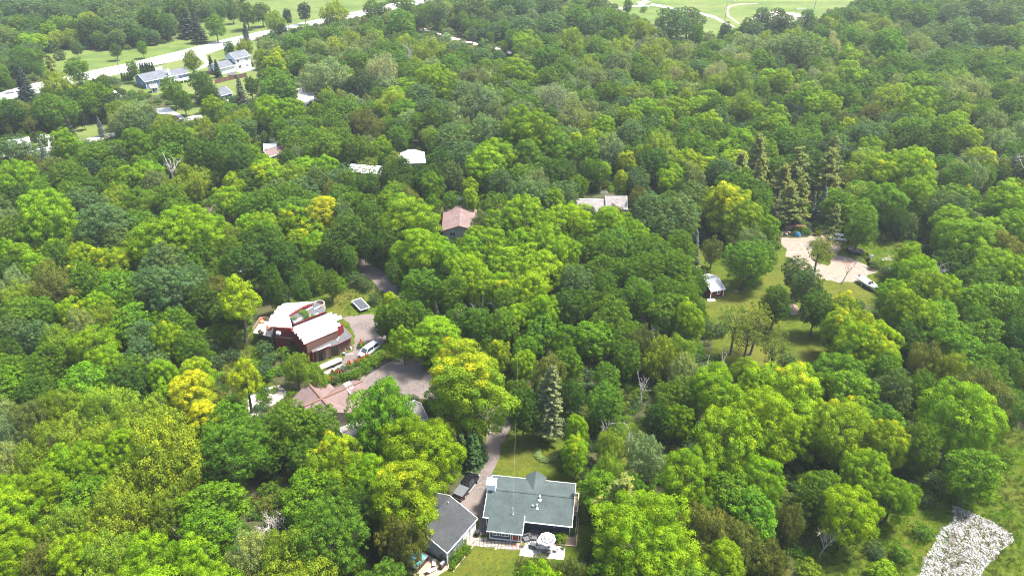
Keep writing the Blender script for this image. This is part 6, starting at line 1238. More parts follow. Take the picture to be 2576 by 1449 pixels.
# rose roofed house with aerial: its gable looks at the camera
A = GV('B2', 1408, 303, 3.0); F0 = GV('B2', 1425, 145, 3.0); RN = GV('B2', 1538, 268, 4.5)
ang = math.atan2(F0[1] - A[1], F0[0] - A[0]); Lh = math.hypot(F0[0] - A[0], F0[1] - A[1]); hwE = abs(Fr(A, ang).loc(RN)[1])
B0 = Fr(A, ang).world((0, -2 * hwE, 0))
HE, LE, WE, FE = gable_house('rose_roofed_house', B0, (B0[0] + Lh * math.cos(ang), B0[1] + Lh * math.sin(ang)), 3.0, 2 * hwE, 1.5, 'greywall', 'pinkroof', 'grey house with a plain rose-brown gable roof and an aerial in the wood', trim='terra')
window(HE, 'L', 1.2 + hwE, 1.4, 1.3, 0.9, LE, WE, 0.3, 'greywall'); vent_pipe(HE, 3.5, WE * 0.62, 4.1, 0.3); vent_pipe(HE, 6.0, WE * 0.6, 4.1, 0.3)
m = MB(); m.tube((LE + 0.6, hwE, 0), (LE + 0.6, hwE, 6.6), 0.04)
for k in range(5): m.tube((LE + 0.6, hwE - 0.9 + 0.05 * k, 5.7 + 0.22 * k), (LE + 0.6, hwE + 0.9 - 0.05 * k, 5.7 + 0.22 * k), 0.025, n=4)
m.build('aerial', 'chrome', HE)
# pale grey roofed pair of gables
HF, LF, WF, FF = simple_house('pale_roofed_house', 'KD', (762, 405), (1113, 412), 3.4, 9.0, 2.1, 'beige', 'paleroof', 'tall pale grey gable roof in two steps behind the bright yellow-green crowns', [('F', 1.0, 1.2, 1.3, 1.1), ('F', 4.0, 1.2, 1.3, 1.1)])
r = MB(); slab(r, [(-9.0, -0.3, 2.6), (-0.06, -0.3, 2.6), (-0.06, 4.2, 4.3), (-9.0, 4.2, 4.3)]); slab(r, [(-0.06, 8.4, 2.6), (-9.0, 8.4, 2.6), (-9.0, 4.2, 4.3), (-0.06, 4.2, 4.3)]); r.build('lower_roof', 'paleroof', HF); MB().box(-8.7, 0.28, 0.2, 8.0, 0, 2.55).build('lower_wall', 'beige', HF)
m = MB(); m.bar((-9.0, 4.2, 4.34), (-0.06, 4.2, 4.34), 0.3, 0.06); m.build('ridge_cap', 'cream', HF); m = MB(); m.tube((-0.2, 5.2, 4.0), (-0.2, 5.2, 6.6), 0.04)
for k in range(3): m.bar((-1.0 - 0.3 * k, 5.2, 6.5 - 0.25 * k), (0.7, 5.2, 6.2 - 0.25 * k), 0.05, 0.05)
m.build('aerial', 'chrome', HF)
vent_pipe(HF, 3.4, 3.2, 4.8, 0.35, 0.07, 'white'); vent_pipe(HF, 3.3, 2.2, 4.4, 0.35, 0.07, 'white')
o = empty('white_box_van', GV('KD', 255, 110, 2.0)[:2] + (0,), 0.3, 'small white box body glimpsed behind the crowns left of the pale grey roofed house', 'box body'); MB().box(-1.5, 1.5, -1, 1, 0.6, 3.0).build('box', 'white', o, 0.05); [MB().tube((x, -0.9, 0.35), (x, 0.9, 0.35), 0.35, n=12).build('wheel', 'rubber', o) for x in (-0.9, 0.9)]
# half hidden brown roof
simple_house('brown_roofed_house', 'B1', (1560, 200), (1760, 190), 2.8, 8.0, 2.0, 'beige', 'pinkroof', 'half hidden house with a rose-brown hipped roof and a pale end wall, left of centre', [('F', 3, 1, 1.2, 1)], hip=2.5)
# white metal roof over a tall dark house
HH, LH, WH, FH = simple_house('dark_tall_house', 'KC', (1842, 432), (2178, 414), 6.0, 9.0, 2.6, 'darkblue', 'whitemetal', 'tall dark navy house under a white metal roof, mostly behind crowns', [('F', 2.5, 3.8, 1.2, 1.3), ('F', 5.0, 3.8, 1.2, 1.3), ('F', 5.0, 0.8, 1.2, 1.5)], hip=2.8, trim='whitemetal')
simple_house('white_roofed_outbuilding', 'KC', (1190, 530), (1560, 560), 2.8, 6.5, 1.2, 'whiteside', 'whitemetal', 'low white roofed building showing in patches left of the tall dark house', [('F', 2, 1, 1.2, 1)])
simple_house('small_pink_roofed_house', 'KC', (205, 345), (560, 240), 2.8, 6.0, 1.4, 'beige', 'pinkroof', 'small rose roofed house behind the white tarp shelter', [('F', 1, 1, 1, 1)])
o = empty('white_shelter', GV('KC', 225, 215, 1.5)[:2] + (0,), 0.2, 'white domed tarp shelter with a crossbar beside the small pink roof', 'shelter'); m = MB()
m.loft([[(x, 2.0 * math.cos(t * math.pi / 8), 2.3 * math.sin(t * math.pi / 8) + 0.3) for t in range(9)] for x in (-2.2, 0, 2.2)], close=False, cap=True); m.build('cover', 'white', o); m = MB()
for x in (-2.3, 2.3): m.tube((x, 1.4, 0), (x, 1.4, 3.4), 0.06)
m.tube((-2.6, 1.4, 3.4), (2.6, 1.4, 3.4), 0.06); m.build('frame', 'chrome', o)
# glimpsed grey-blue shed left of the lane
simple_house('grey_shed', 'B1', (1760, 700), (1900, 640), 2.8, 5.0, 1.2, 'bluegrey', 'silverroof', 'pale grey metal shed showing between trunks left of the shaded lane', cat='shed')
simple_house('shed_with_brown_roof', 'B1', (1600, 740), (1680, 700), 2.4, 4.0, 1.0, 'greywall', 'pinkroof', 'tiny brown roof below the grey metal shed, left of the shaded lane', cat='shed')
simple_house('hidden_cabin', 'B1', (500, 620), (640, 600), 2.6, 5.0, 1.2, 'whiteside', 'paleroof', 'cabin roof glimpsed between vivid crowns at the left side', cat='cabin')
# ---- the far neighbourhood
HR, LR_, WR, FR_ = simple_house('blue_ranch_house', 'KA', (268, 678), (745, 580), 3.2, 11.0, 2.2, 'ranchblue', 'lilacroof', 'long blue ranch house with a grey roof beside the main road', [('F', 2.5, 1.5, 1.4, 0.8), ('F', 6.5, 1.5, 1.3, 0.8), ('F', 10.2, 0.9, 1.6, 1.3), ('F', 13.0, 0.3, 1.8, 2.0), ('L', 4.0, 1.2, 1.2, 1.0)], ends=0.5)
r = MB(); slab(r, [(LR_ + 0.1, 0.9, 3.0), (LR_ + 9.0, 0.9, 3.0), (LR_ + 9.0, 5.2, 4.7), (LR_ + 0.1, 5.2, 4.7)]); slab(r, [(LR_ + 9.0, 9.5, 3.0), (LR_ + 0.1, 9.5, 3.0), (LR_ + 0.1, 5.2, 4.7), (LR_ + 9.0, 5.2, 4.7)]); r.build('wing_roof', 'lilacroof', HR); MB().box(LR_ - 0.3, LR_ + 8.6, 1.4, 9.0, 0, 2.9).build('wing_wall', 'ranchblue', HR); MB().box(LR_ + 0.1, LR_ + 9.0, 0.84, 0.897, 2.8, 3.0).build('wing_fascia', 'white', HR)
r = MB(); slab(r, [(3.0, 10.6, 3.1), (10.6, 10.6, 3.1), (6.8, 6.0, 5.2)]); r.build('rear_gable_roof', 'lilacroof', HR)
dd = MB(); dd.box(12.5, 18.5, -2.6, 0.35, 1.2, 1.35); dd.build('deck', 'white', HR); m = MB()
for x in (12.5, 15.5, 18.4): m.box(x, x + 0.12, -2.6, -2.48, 0, 2.2)
m.box(12.5, 18.5, -2.6, -2.52, 2.1, 2.2); m.build('deck_rail', 'white', HR); MB().box(LR_ - 0.5, LR_ + 0.3, 1.0, 1.8, 3.0, 6.2).build('chimney', 'white', HR)
HS = simple_house('garden_shed', 'KA', (375, 790), (505, 770), 2.3, 3.4, 1.2, 'redside', 'paleroof', 'small pink-red garden shed with white trim in front of the blue ranch house', [('F', 0.6, 0.3, 0.9, 1.6, 1), ('F', 2.1, 0.3, 0.9, 1.6, 1)], cat='shed')
HW, LW, WW, FW = simple_house('white_two_storey_house', 'KA', (1893, 268), (2170, 205), 5.6, 8.5, 2.2, 'whiteside', 'lilacroof', 'white two storey house with an attached garage beside the main road', [('F', 1.0, 3.6, 1.1, 1.2), ('F', 5.6, 3.6, 1.1, 1.2), ('F', 1.2, 0.7, 1.6, 1.6), ('F', 5.4, 0.9, 1.2, 1.0), ('R', 3.2, 0.9, 1.2, 1.6), ('L', 3.4, 3.9, 1.0, 1.0)], ends=0.3)
GAw = FW.loc(GV('KA', 1640, 470, 2.9)); gl = GAw[0]
r = MB(); slab(r, [(gl, 0.2, 2.9), (-0.08, 0.2, 2.9), (-0.08, 4.4, 4.9), (gl, 4.4, 4.9)]); slab(r, [(-0.08, 8.6, 2.9), (gl, 8.6, 2.9), (gl, 4.4, 4.9), (-0.08, 4.4, 4.9)]); r.build('garage_roof', 'lilacroof', HW); m = MB(); m.box(gl + 0.3, 0.28, 0.6, 8.2, 0, 2.8); m.hull([(gl + 0.3, 0.6, 2.8), (gl + .42, .6, 2.8), (gl + .42, 8.2, 2.8), (gl + .3, 8.2, 2.8)], [(gl + .3, 4.35, 4.65), (gl + .42, 4.35, 4.65), (gl + .42, 4.45, 4.65), (gl + .3, 4.45, 4.65)]); m.build('garage_wall', 'whiteside', HW); MB().box(gl, -0.08, 0.13, 0.197, 2.7, 2.92).build('garage_fascia', 'white', HW)
ground_sheet('patio', [FW.world(p) for p in [(1, 0.2), (8.5, 0.2), (8.0, -3.6), (-0.5, -3.8), (-0.6, 0)]], 0.014, 'concrete', 0.05)
HC, LC, WC, FC = simple_house('bright_blue_cottage', 'KA', (1615, 935), (1850, 872), 2.8, 9.0, 2.0, 'brightblue', 'lilacroof', 'small bright blue cottage with a grey roof and white trim', [('F', 2.6, 0.8, 1.8, 1.2)], ends=0.25)
MB().box(0.3, 3.9, -1.6, 0.38, 0.2, 0.35).build('porch', 'white', HC)
hy = simple_house('grey_roofed_house', 'KB', (140, 545), (470, 490), 2.2, 9.0, 1.6, 'greywall', 'silverroof', 'low house with a weathered silver-grey roof near the left edge', [('F', 3, 0.8, 1.2, 0.9)])
simple_house('hidden_grey_house', 'KB', (1600, 570), (1900, 600), 2.8, 7.0, 1.6, 'whiteside', 'lilacroof', 'blue-grey roof glimpsed under the dark crowns right of the lane at left', [('F', 3, 0.8, 1.2, 0.9)])
simple_house('white_garden_house', 'KB', (560, 400), (700, 420), 2.4, 4.0, 1.2, 'whiteside', 'whitemetal', 'small white building showing through a green crown near the left edge', cat='shed')
# fences, hedges of dark conifers, sheds of the yards
def fence(name, pts, h, mat, label, z=0.0, board=2.4):
    o = empty(name, (pts[0][0], pts[0][1], 0), 0, label, 'fence'); ox, oy = pts[0][0], pts[0][1]
    for a, b in zip(pts[:-1], pts[1:]):
        L = math.hypot(b[0] - a[0], b[1] - a[1]); n = max(1, int(L / board))
        for k in range(n):
            p = (a[0] + (b[0] - a[0]) * k / n - ox, a[1] + (b[1] - a[1]) * k / n - oy); q = (a[0] + (b[0] - a[0]) * (k + 1) / n - ox, a[1] + (b[1] - a[1]) * (k + 1) / n - oy)
            MB().bar((p[0], p[1], h / 2), (q[0], q[1], h / 2), 0.06, h - 0.1).build('fence_panel', mat, o); MB().box(p[0] - 0.07, p[0] + 0.07, p[1] - 0.07, p[1] + 0.07, 0, h + 0.08).build('post', mat, o)
fence('wooden_fence', [GV('KA', 1540, 715), GV('KA', 1800, 650), GV('KA', 2110, 590)], 1.9, 'brownwood', 'long brown board fence between the white house and the blue cottage'); fence('wooden_fence', [GV('KA', 1380, 560), GV('KA', 1540, 545)], 1.7, 'brownwood', 'short brown board fence left of the white house garage')
o = empty('play_house', GV('KA', 1850, 620, 0)[:2] + (0,), 0.3, 'brown garden playhouse with a flat grey roof behind the white house', 'playhouse'); MB().box(-1.6, 1.6, -1.3, 1.3, 0, 2.0).build('wall', 'brownwood', o); m = MB(); slab(m, [(-1.9, -1.6, 2.0), (1.9, -1.6, 2.0), (1.9, 0, 2.7), (-1.9, 0, 2.7)]); slab(m, [(1.9, 1.6, 2.0), (-1.9, 1.6, 2.0), (-1.9, 0, 2.7), (1.9, 0, 2.7)]); m.build('roof', 'felt', o)
cs = []
for i, x in enumerate((215, 255, 300, 345, 385, 430)): cs.append(('KA', x, 500 - i * 4, 1.3, ORD[i] + ' dark columnar cedar of the row behind the ranch house, from its left end'))
for i, x in enumerate((930, 950, 972, 995)): cs.append(('A1', x, 600 - i * 3, 0.9, ORD[i] + ' little dark cedar by the pole left of the ranch house, from the left'))
cs += [('KA', 1475, 400, 1.6, 'tall dark cedar at the far corner of the white garage'), ('KA', 1500, 440, 1.5, 'middle dark cedar at the white garage'), ('KA', 1585, 500, 1.8, 'tallest dark cedar at the near corner of the white garage'), ('C2', 1490, 560, 1.3, 'leftmost dark cedar of the clump behind the black pickup'), ('C2', 1550, 540, 1.5, 'second dark cedar from the left of the clump behind the black pickup'), ('C2', 1600, 560, 1.6, 'third dark cedar from the left of the clump behind the black pickup'), ('C2', 1650, 540, 1.5, 'fourth dark cedar from the left of the clump behind the black pickup'), ('C2', 1690, 520, 1.2, 'rightmost dark cedar of the clump behind the black pickup'),
       ('C2', 1570, 470, 1.3, 'rear dark cedar of the clump behind the black pickup, on its left'), ('C2', 1640, 460, 1.3, 'rear dark cedar of the clump behind the black pickup, on its right')]
for sh, x, y, R, lb in cs:
    H_ = R * 4.6; w_ = GV(sh, x, y, H_ * 0.3); t = T(); t.form = 'cone'; t.code = 'c'; t.x, t.y, t.R, t.H = w_[0], w_[1], R, H_; t.label = lb; place_tree(t, 'columnar_cedar')
# ---- right side: red shed, boats, woodpile, trailer, sign
As = GV('K7', 338, 862, 2.2); Bs = GV('K7', 505, 830, 2.2)
HX, LX, WX, FX = gable_house('red_shed', As, Bs, 2.2, 7.4, 1.4, 'redside', 'silverroof', 'small dark red shed with a pale sagging roof on the mown clearing', 'shed', oh=0.3, ends=0.2)
window(HX, 'F', LX * 0.52, 0.95, 0.6, 0.75, LX, WX, 0.3, cols=1); o = empty('concrete_slab', GV('K7', 335, 968, 0)[:2] + (0.006,), 0.2, 'white concrete step at the near corner of the red shed', 'slab'); MB().box(-0.9, 0.9, -0.5, 0.5, 0, 0.15).build('slab', 'white', o)
m = MB(); m.tube((0.4, 9.5, 0), (0.4, 9.5, 3.4), 0.09); m.tube((-1.6, 9.5, 3.4), (2.6, 9.5, 3.4), 0.07); m.tube((2.3, 9.5, 0), (2.3, 9.5, 3.4), 0.09); o = empty('swing_frame', HX.location[:], FX.a, 'pale timber swing frame right behind the red shed', 'swing frame'); m.build('frame', 'palewood', o)
o = empty('fire_ring', GV('K7', 625, 862, 0)[:2] + (0.01,), 0, 'small ring of stones on the lawn right of the red shed', 'fire ring')
for k in range(9): a = k * 0.698; MB().box(0.55 * math.cos(a) - 0.13, 0.55 * math.cos(a) + 0.13, 0.55 * math.sin(a) - 0.12, 0.55 * math.sin(a) + 0.12, 0, 0.2).build('stone', 'stone', o, 0.03)
def boat(name, P0, P1, W, label, hull='white', trail=True, z=0.5, deck='cream', D=0.75):
    """stern P0 to bow P1: a lofted hull with an open well, on its trailer"""
    a = math.atan2(P1[1] - P0[1], P1[0] - P0[0]); L = math.hypot(P1[0] - P0[0], P1[1] - P0[1]); o = empty(name, ((P0[0] + P1[0]) / 2, (P0[1] + P1[1]) / 2, 0.01), a, label, 'boat'); h = L / 2
    st = [(-1.0, 0.92, 1.0), (-0.4, 1.0, 1.0), (0.2, 0.98, 1.0), (0.6, 0.72, 1.06), (0.85, 0.38, 1.14), (1.0, 0.04, 1.2)]
    rings = []
    for t, k, zz in st:
        x = t * h; w_ = W / 2 * k; rings.append([(x, -w_, z + D * zz), (x, -w_ * 0.8, z + D * 0.35), (x, 0, z + (0.0 if t < 0.8 else D * 0.4 * (t - 0.8) * 5)), (x, w_ * 0.8, z + D * 0.35), (x, w_, z + D * zz)])
    m = MB(); m.loft(rings, close=False, cap=False)
    m.poly(rings[0]); m.build('hull', hull, o)
    rim = MB()
    for s_ in (0, 4):
        for a_, b_ in zip(rings[:-1], rings[1:]): rim.bar(a_[s_], b_[s_], 0.09, 0.06)
    rim.bar(rings[0][0], rings[0][4], 0.09, 0.06); rim.build('gunwale', hull, o)
    f = MB(); f.poly([(r_[1][0], r_[1][1] * 1.0, z + D * 0.42) for r_ in rings[:5]] + [(r_[3][0], r_[3][1] * 1.0, z + D * 0.42) for r_ in reversed(rings[:5])]); f.build('floor', deck, o)
    for t in (-0.55, 0.05): MB().box(t * h - 0.2, t * h + 0.2, -W * 0.36, W * 0.36, z + D * 0.44, z + D * 0.8).build('seat', deck, o, 0.02)
    if trail:
        fd = MB(); q = rings[3:]; fd.poly([(r_[0][0], r_[0][1] * 0.97, r_[0][2] + 0.012) for r_ in q] + [(r_[4][0], r_[4][1] * 0.97, r_[4][2] + 0.012) for r_ in reversed(q)]); fd.build('foredeck', hull, o)
        m = MB(); m.hull([(0.22 * h, -W * 0.38, z + D), (0.24 * h, -W * 0.38, z + D), (0.24 * h, W * 0.38, z + D), (0.22 * h, W * 0.38, z + D)], [(0.1 * h, -W * 0.3, z + D + 0.4), (0.12 * h, -W * 0.3, z + D + 0.4), (0.12 * h, W * 0.3, z + D + 0.4), (0.1 * h, W * 0.3, z + D + 0.4)]); m.build('windscreen', 'glass', o)
        m = MB(); m.box(-h - 0.35, -h - 0.02, -0.2, 0.2, z + 0.2, z + D + 0.3); m.build('outboard_motor', 'black', o, 0.04)
        m = MB()
        for s_ in (-1, 1): m.bar((-h * 0.9, s_ * W * 0.3, 0.42), (h * 0.7, s_ * W * 0.25, 0.42), 0.08, 0.1); m.bar((h * 0.7, s_ * W * 0.25, 0.42), (h * 1.25, 0, 0.42), 0.08, 0.1)
        for x in (-0.5 * h, 0.1 * h): m.bar((x, -W * 0.5, 0.42), (x, W * 0.5, 0.42), 0.08, 0.1)
        m.build('trailer_frame', 'chrome', o)
        for s_ in (-1, 1):
            t = MB(); t.tube((-0.25 * h, s_ * W * 0.52 - 0.09, 0.31), (-0.25 * h, s_ * W * 0.52 + 0.09, 0.31), 0.31, n=14); wv = t.build('wheel', 'rubber', o); MB().tube((-0.25 * h, s_ * (W * 0.52 + 0.08), 0.31), (-0.25 * h, s_ * (W * 0.52 + 0.1), 0.31), 0.17, n=10).build('rim', 'white', wv)
    return o
boat('motorboat', GV('K7', 2085, 700, 0.9), GV('K7', 2300, 840, 0.9), 2.2, 'white motorboat on a trailer at the edge of the dirt yard', trail=True)
boat('dinghy', GV('C2', 1360, 250, 0.3), GV('C2', 1402, 215, 0.3), 1.5, 'small upturned-looking pale dinghy, left of the two on the grass under the golden tree', trail=False, z=0.02, D=0.5)
boat('rowing_boat', GV('C2', 1465, 235, 0.3), GV('C2', 1590, 240, 0.3), 1.7, 'wide pale rowing boat, right of the two on the grass under the golden tree', trail=False, z=0.02, D=0.6, deck='greymetal')
boat('pontoon_boat', GV('K7', 1960, 360, 0.7), GV('K7', 2135, 405, 0.7), 2.0, 'low grey work boat between the silver car and the white sign', hull='greymetal', trail=False, z=0.3, deck='brownwood')
o = empty('white_sign', GV('K7', 2222, 490, 0)[:2] + (0,), 0.1, 'small white board on a white post in the grass right of the dirt yard', 'sign'); MB().box(-0.06, 0.06, -0.06, 0.06, 0, 1.5).build('post', 'white', o); MB().box(-0.75, 0.35, -0.09, -0.062, 0.8, 1.5).build('board', 'white', o)
# firewood stacks, every log end a piece
wp = empty('firewood_stack', GV('K7', 1320, 120, 0.4)[:2] + (0,), 0.02, 'long reddish stack of split firewood under the pines', 'firewood'); rr = random.Random(9)
for r_ in range(5):
    for k in range(22):
        x = -3.0 + k * 0.28 + (r_ % 2) * 0.13; rad = rr.uniform(0.11, 0.15); MB().tube((x, -0.25 + rr.uniform(-.06, .06), 0.14 + r_ * 0.26), (x, 0.25, 0.14 + r_ * 0.26), rad, n=6).build('log', 'clay' if rr.random() < 0.35 else 'wood', wp)
w2 = empty('log_pile', GV('K7', 1200, 175, 0.3)[:2] + (0,), 0.4, 'loose heap of pale and red logs left of the blue tarp', 'log pile')
for k in range(26): x, y = rr.uniform(-1.8, 1.8), rr.uniform(-0.7, 0.7); a = rr.uniform(0, 3.1); z_ = rr.uniform(0.12, 0.6) * (1 - abs(x) / 2.4); MB().tube((x - 0.4 * math.cos(a), y - 0.4 * math.sin(a), z_ + 0.05), (x + 0.4 * math.cos(a), y + 0.4 * math.sin(a), z_ + 0.05), 0.12, n=6).build('log', rr.choice(['palewood', 'clay', 'wood']), w2)
o = empty('blue_tarp', GV('K7', 1350, 180, 0.5)[:2] + (0.01,), 0.2, 'crumpled bright blue tarp over a small heap in front of the firewood', 'tarp'); m = MB(); n8 = 12
m.loft([[((r_ + 0.12 * math.sin(3 * t + r_ * 5)) * 1.2 * math.cos(t * math.pi / 6), (r_ + 0.1 * math.cos(4 * t)) * 0.8 * math.sin(t * math.pi / 6), z_) for t in range(n8)] for r_, z_ in ((1.0, 0.02), (0.85, 0.4), (0.55, 0.8), (0.2, 0.95))]); m.build('sheet', 'bluetarp', o)
for i, (sh, x, y, lb) in enumerate((('K7', 2350, 480, 'tangle of pale dead branches on the grass right of the white sign'), ('B4', 960, 600, 'low heap of grey brush between the dirt yard and the vivid trees'), ('C2', 170, 1040, 'white bleached heap of branches at lower left'), ('C2', 160, 720, 'pale broken branches under the golden tree at lower left'))):
    w_ = GV(sh, x, y, 0.5); o = empty('brush_pile', (w_[0], w_[1], 0.1), i, lb, 'brush pile'); p = PR['dead'][i % 3]; c_ = link('branches', p.trunk, o); c_.scale = (0.9, 0.9, 0.2)
# fallen trunk behind the silver car, garden things
o = empty('fallen_trunk', GV('K7', 1680, 190, 0.2)[:2] + (0,), 1.9, 'pale fallen trunk leaning toward the silver car', 'fallen trunk'); m = MB(); m.tube((-3.5, 0, 1.9), (2.0, 0, 0.15), 0.14, 0.24, 8); m.build('trunk', 'deadwood', o)
o = empty('hosta_bed', GV('C3', 235, 545, 0.2)[:2] + (0,), 0, 'ring of pale green hostas around the foot of the big grey spruce', 'plant bed')
for k in range(9):
    a = 2.6 + k * 0.42; p = PR['shrub'][k % 4]; c_ = link('hosta', p.crown, o); c_.location = (1.6 * math.cos(a) + 0.5, 1.5 * math.sin(a) + 0.4, 0); c_.scale = (0.3, 0.3, 0.18); set_tint(c_, (0.17, 0.25, 0.08), 0)
o = empty('white_trailer', GV('C3', 60, 95, 1.0)[:2] + (0,), 0.4, 'white vehicle body half hidden left of the big grey spruce', 'vehicle'); MB().box(-2.0, 2.0, -0.9, 0.9, 0.5, 1.6).build('body', 'white', o, 0.1); [MB().tube((x, -0.8, 0.32), (x, 0.8, 0.32), 0.32, n=12).build('wheel', 'rubber', o) for x in (-1.2, 1.2)]; MB().box(-1.0, 1.2, -0.75, 0.75, 1.603, 2.1).build('window_glass', 'glass', o, 0.08)
# ---- utility poles and wires
def util_pole(sh, x, y, h, label, arm=2.4, rz=0.0, lean=0.0):
    w_ = GV(sh, x, y, 0); o = empty('utility_pole', (w_[0], w_[1], 0), rz, label, 'utility pole'); m = MB(); m.tube((0, 0, -0.1), (lean, 0, h), 0.19, 0.13, 8); m.build('shaft', 'pole', o)
    if arm:
        for k, zz in enumerate((h - 0.4, h - 1.5)): m = MB(); m.bar((lean - arm / 2, -0.2, zz), (lean + arm / 2, -0.2, zz), 0.14, 0.14); cr = m.build('crossarm', 'pole', o)
        for k in (-0.45, -0.15, 0.15, 0.45): MB().tube((lean + k * arm, -0.2, h - 0.33), (lean + k * arm, -0.2, h - 0.1), 0.06, 0.04).build('insulator', 'white', o)
    return (w_[0] + lean, w_[1], h)
pr = util_pole('B4', 1500, 120, 11.5, 'leaning grey utility pole with crossarms at the right edge', 2.8, 0.5) if 0 else util_pole('A4', 1795, 1440, 11.0, 'grey utility pole with two crossarms near the right edge', 2.8, 0.35, 1.1)
pm = util_pole('A3', 955, 480, 11.0, 'utility pole with a crossarm among crowns in the upper middle'); p3 = util_pole('A3', 773, 385, 10.0, 'bare pole left of the upper middle utility pole', 0); util_pole('A1', 925, 605, 10.0, 'thin pole beside the main road by the ranch house', 0); util_pole('A3', 1605, 220, 14.0, 'dark pole standing in front of the park path', 0); util_pole('A4', 335, 130, 14.0, 'dark leaning light pole above the infield', 0, 0, 0.6); pl2 = util_pole('A2', 1900, 800, 10.0, 'grey utility pole with crossarm between crowns at upper centre', 2.2); util_pole('KA', 1520, 130, 5.0, 'short post on the verge by the white house', 0)
def wires(name, a, b, label, n=3, gap=0.8, sag=2.0):
    o = empty(name, (0, 0, 0), 0, label, 'wire'); d = Vector((b[0] - a[0], b[1] - a[1], 0)).normalized(); s_ = Vector((-d.y, d.x, 0))
    for k in range(n):
        off = s_ * (k - (n - 1) / 2) * gap + Vector((0, 0, -0.9 * (k % 2))); m = MB(); A_, B_ = Vector(a) + off, Vector(b) + off; pts = [A_.lerp(B_, t / 12) - Vector((0, 0, sag * 4 * (t / 12) * (1 - t / 12))) for t in range(13)]
        for p, q in zip(pts[:-1], pts[1:]): m.tube(p, q, 0.022, n=4, cap=False)
        m.build('wire', 'wire', o)
wires('power_line', pr, GV('A4', 250, 1060, 12.5), 'three thin wires running left from the pole at the right edge over the crowns', 3); wires('power_line', pr, GV('A4', 2150, 1400, 10), 'thin wires running out of the picture from the pole at the right edge', 3); wires('power_line', pl2, GV('A3', 520, 900, 11), 'thin wires over the crowns at upper centre', 3, 0.9, 1.0); wires('power_line', pm, GV('A3', 560, 640, 10), 'thin wires from the upper middle pole down to the left', 2)
# ---- park: chain fences, bench, backstop
o = empty('park_bench', GV('A4', 255, 78, 0)[:2] + (0,), 0.1, 'pale bleacher bench beside the infield', 'bench'); [MB().box(-3.5, 3.5, -0.9 + k * 0.7, -0.5 + k * 0.7, 0.3 + 0.3 * k, 0.36 + 0.3 * k).build('seat_plank', 'chrome', o) for k in range(3)]; [MB().box(x - 0.05, x + 0.05, -0.8, 0.95, 0, 0.299).build('leg', 'chrome', o) for x in (-3, 0, 3)]
def rail_fence(pts, label):
    o = empty('park_fence', (0, 0, 0), 0, label, 'fence'); m = MB(); r = MB()
    for a, b in zip(pts[:-1], pts[1:]):
        L = math.hypot(b[0] - a[0], b[1] - a[1]); n = max(1, int(L / 3)); r.bar((a[0], a[1], 1.2), (b[0], b[1], 1.2), 0.08, 0.08); r.bar((a[0], a[1], 0.6), (b[0], b[1], 0.6), 0.06, 0.06)
        for k in range(n + 1): x, y = a[0] + (b[0] - a[0]) * k / n, a[1] + (b[1] - a[1]) * k / n; m.tube((x, y, 0), (x, y, 1.25), 0.05, n=4)
    m.build('post', 'chrome', o); r.build('rail', 'chrome', o)
rail_fence([GV('A3', 1535, -5), GV('A3', 1680, 30), GV('A3', 1700, 0)], 'grey rail fence at the top of the park field'); rail_fence([GV('A3', 1090, 60), GV('A3', 1260, 85), GV('A3', 1400, 110)], 'grey rail fence beside the curving park path')
# ---- limestone rubble
RK = [GV('C4', *p)[:2] for p in [(1150, 1420), (1190, 1290), (1240, 1220), (1290, 1110), (1370, 1050), (1400, 1010), (1380, 960), (1385, 925), (1420, 930), (1480, 960), (1560, 990), (1690, 1050), (1780, 1110), (1835, 1150), (1835, 1190), (1700, 1290), (1640, 1370), (1580, 1450), (1520, 1520), (1050, 1520)]]
holes = [[GV('C4', *p)[:2] for p in [(1330, 1110), (1400, 1130), (1420, 1180), (1370, 1230), (1320, 1180)]], [GV('C4', *p)[:2] for p in [(1330, 1390), (1420, 1320), (1510, 1290), (1480, 1360), (1370, 1410)]], [GV('C4', *p)[:2] for p in [(1720, 1190), (1780, 1170), (1760, 1230)]]]
ground_sheet('rubble_bed', [(p[0], p[1], 0) for p in RK], 0.008, 'rubble_soil', 0.3, 0.8)
cx = sum(p[0] for p in RK) / len(RK); cy = sum(p[1] for p in RK) / len(RK); rk = empty('rock_patch', (cx, cy, 0), 0, 'wide patch of white limestone rubble at the lower right corner'); rk['kind'] = 'structure'
def rock_mesh(seed):
    rr = random.Random(seed); v = []; f = []
    for i in range(3):
        zz = (0.0, 0.55, 0.85)[i]; rd = (1.0, 0.95, 0.5)[i]
        for k in range(7): a = k * 2 * math.pi / 7 + rr.uniform(-.2, .2); q = rd * rr.uniform(0.75, 1.1); v.append((q * math.cos(a), q * math.sin(a) * 0.72, zz * rr.uniform(0.8, 1.15)))
    for i in range(2):
        for k in range(7): j = (k + 1) % 7; f.append((i * 7 + k, i * 7 + j, (i + 1) * 7 + j, (i + 1) * 7 + k))
    f.append(tuple(range(14, 21))); me = bpy.data.meshes.new('rock'); me.from_pydata(v, [], f); me.materials.append(M['rock']); me.update(); return me
RM = [rock_mesh(i) for i in range(7)]; rr = random.Random(4); spots = []
xs = [p[0] for p in RK]; ys = [p[1] for p in RK]
hs = {}
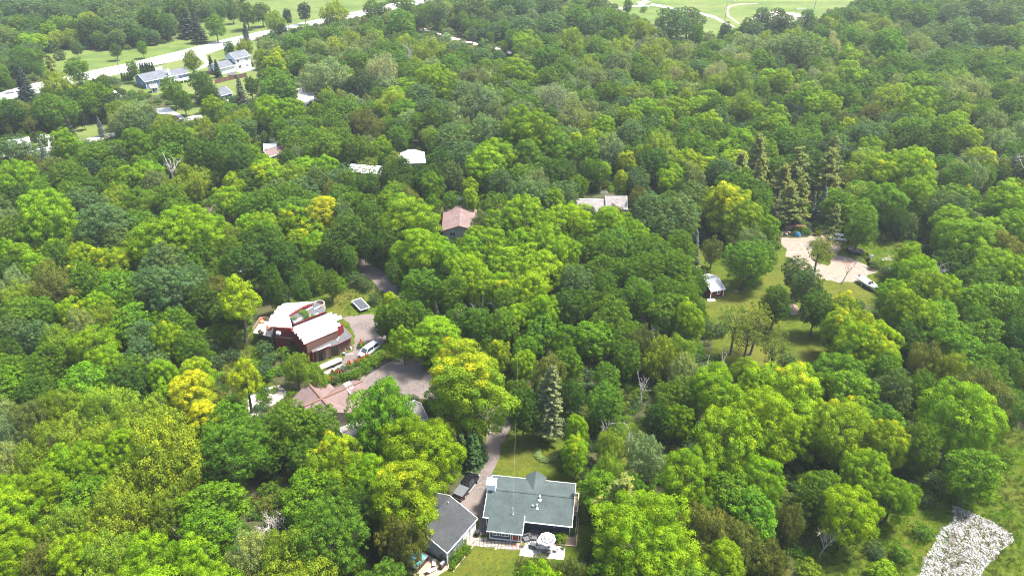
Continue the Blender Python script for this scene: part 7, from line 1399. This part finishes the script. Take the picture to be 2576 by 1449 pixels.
for _ in range(45000):
    x, y = rr.uniform(min(xs), max(xs)), rr.uniform(min(ys), max(ys)); s = rr.uniform(0.15, 0.46)
    if rr.random() < 0.6: s *= 0.6
    if not inpoly(x, y, RK) or any(inpoly(x, y, h) for h in holes): continue
    ci, cj = int(x), int(y)
    if any((x - q[0]) ** 2 + (y - q[1]) ** 2 < (0.66 * (s + q[2])) ** 2 for a in (-1, 0, 1) for b in (-1, 0, 1) for q in hs.get((ci + a, cj + b), ())): continue
    spots.append((x, y, s)); hs.setdefault((ci, cj), []).append((x, y, s))
spots.sort(key=lambda q: -q[2] * (1 if PV(q[0], q[1], 0)[1] < 1449 else 0.1)); big, rest = spots[:290], spots[290:]
for x, y, s in big: o = link('rock', rr.choice(RM), rk); o.location = (x - cx, y - cy, -0.03); o.rotation_euler = (rr.uniform(-.25, .25), rr.uniform(-.25, .25), rr.uniform(0, 6.28)); o.scale = (s, s, s * rr.uniform(0.6, 1.0))
V_, F_ = [], []
for x, y, s in rest:
    me = rr.choice(RM); a = rr.uniform(0, 6.28); b = len(V_)
    for v in me.vertices: V_.append((x - cx + s * (v.co.x * math.cos(a) - v.co.y * math.sin(a)), y - cy + s * (v.co.x * math.sin(a) + v.co.y * math.cos(a)), s * v.co.z * 0.8 - 0.02))
    for p in me.polygons: F_.append(tuple(b + i for i in p.vertices))
if V_:
    me = bpy.data.meshes.new('small_rocks'); me.from_pydata(V_, [], F_); me.materials.append(M['rock']); me.update(); o = link('small_rocks', me, rk); o['kind'] = 'stuff'
print('rocks', len(spots))
# ---- haze
m = MB(); m.box(-700, 700, -60, 900, -1.0, 97.0); hz = m.build('haze', 'rock'); hz.data.materials.clear()
hm = bpy.data.materials.new('haze'); hm.use_nodes = True; nt = hm.node_tree; nt.nodes.remove(nt.nodes['Principled BSDF']); pv = nt.nodes.new('ShaderNodeVolumePrincipled'); pv.inputs['Color'].default_value = (0.82, 0.90, 1.0, 1); pv.inputs['Density'].default_value = 0.00013; pv.inputs['Anisotropy'].default_value = 0.2
nt.links.new(pv.outputs[0], nt.nodes['Material Output'].inputs['Volume']); hz.data.materials.append(hm); hz['kind'] = 'stuff'; hz['label'] = 'thin pale summer haze over the whole place'
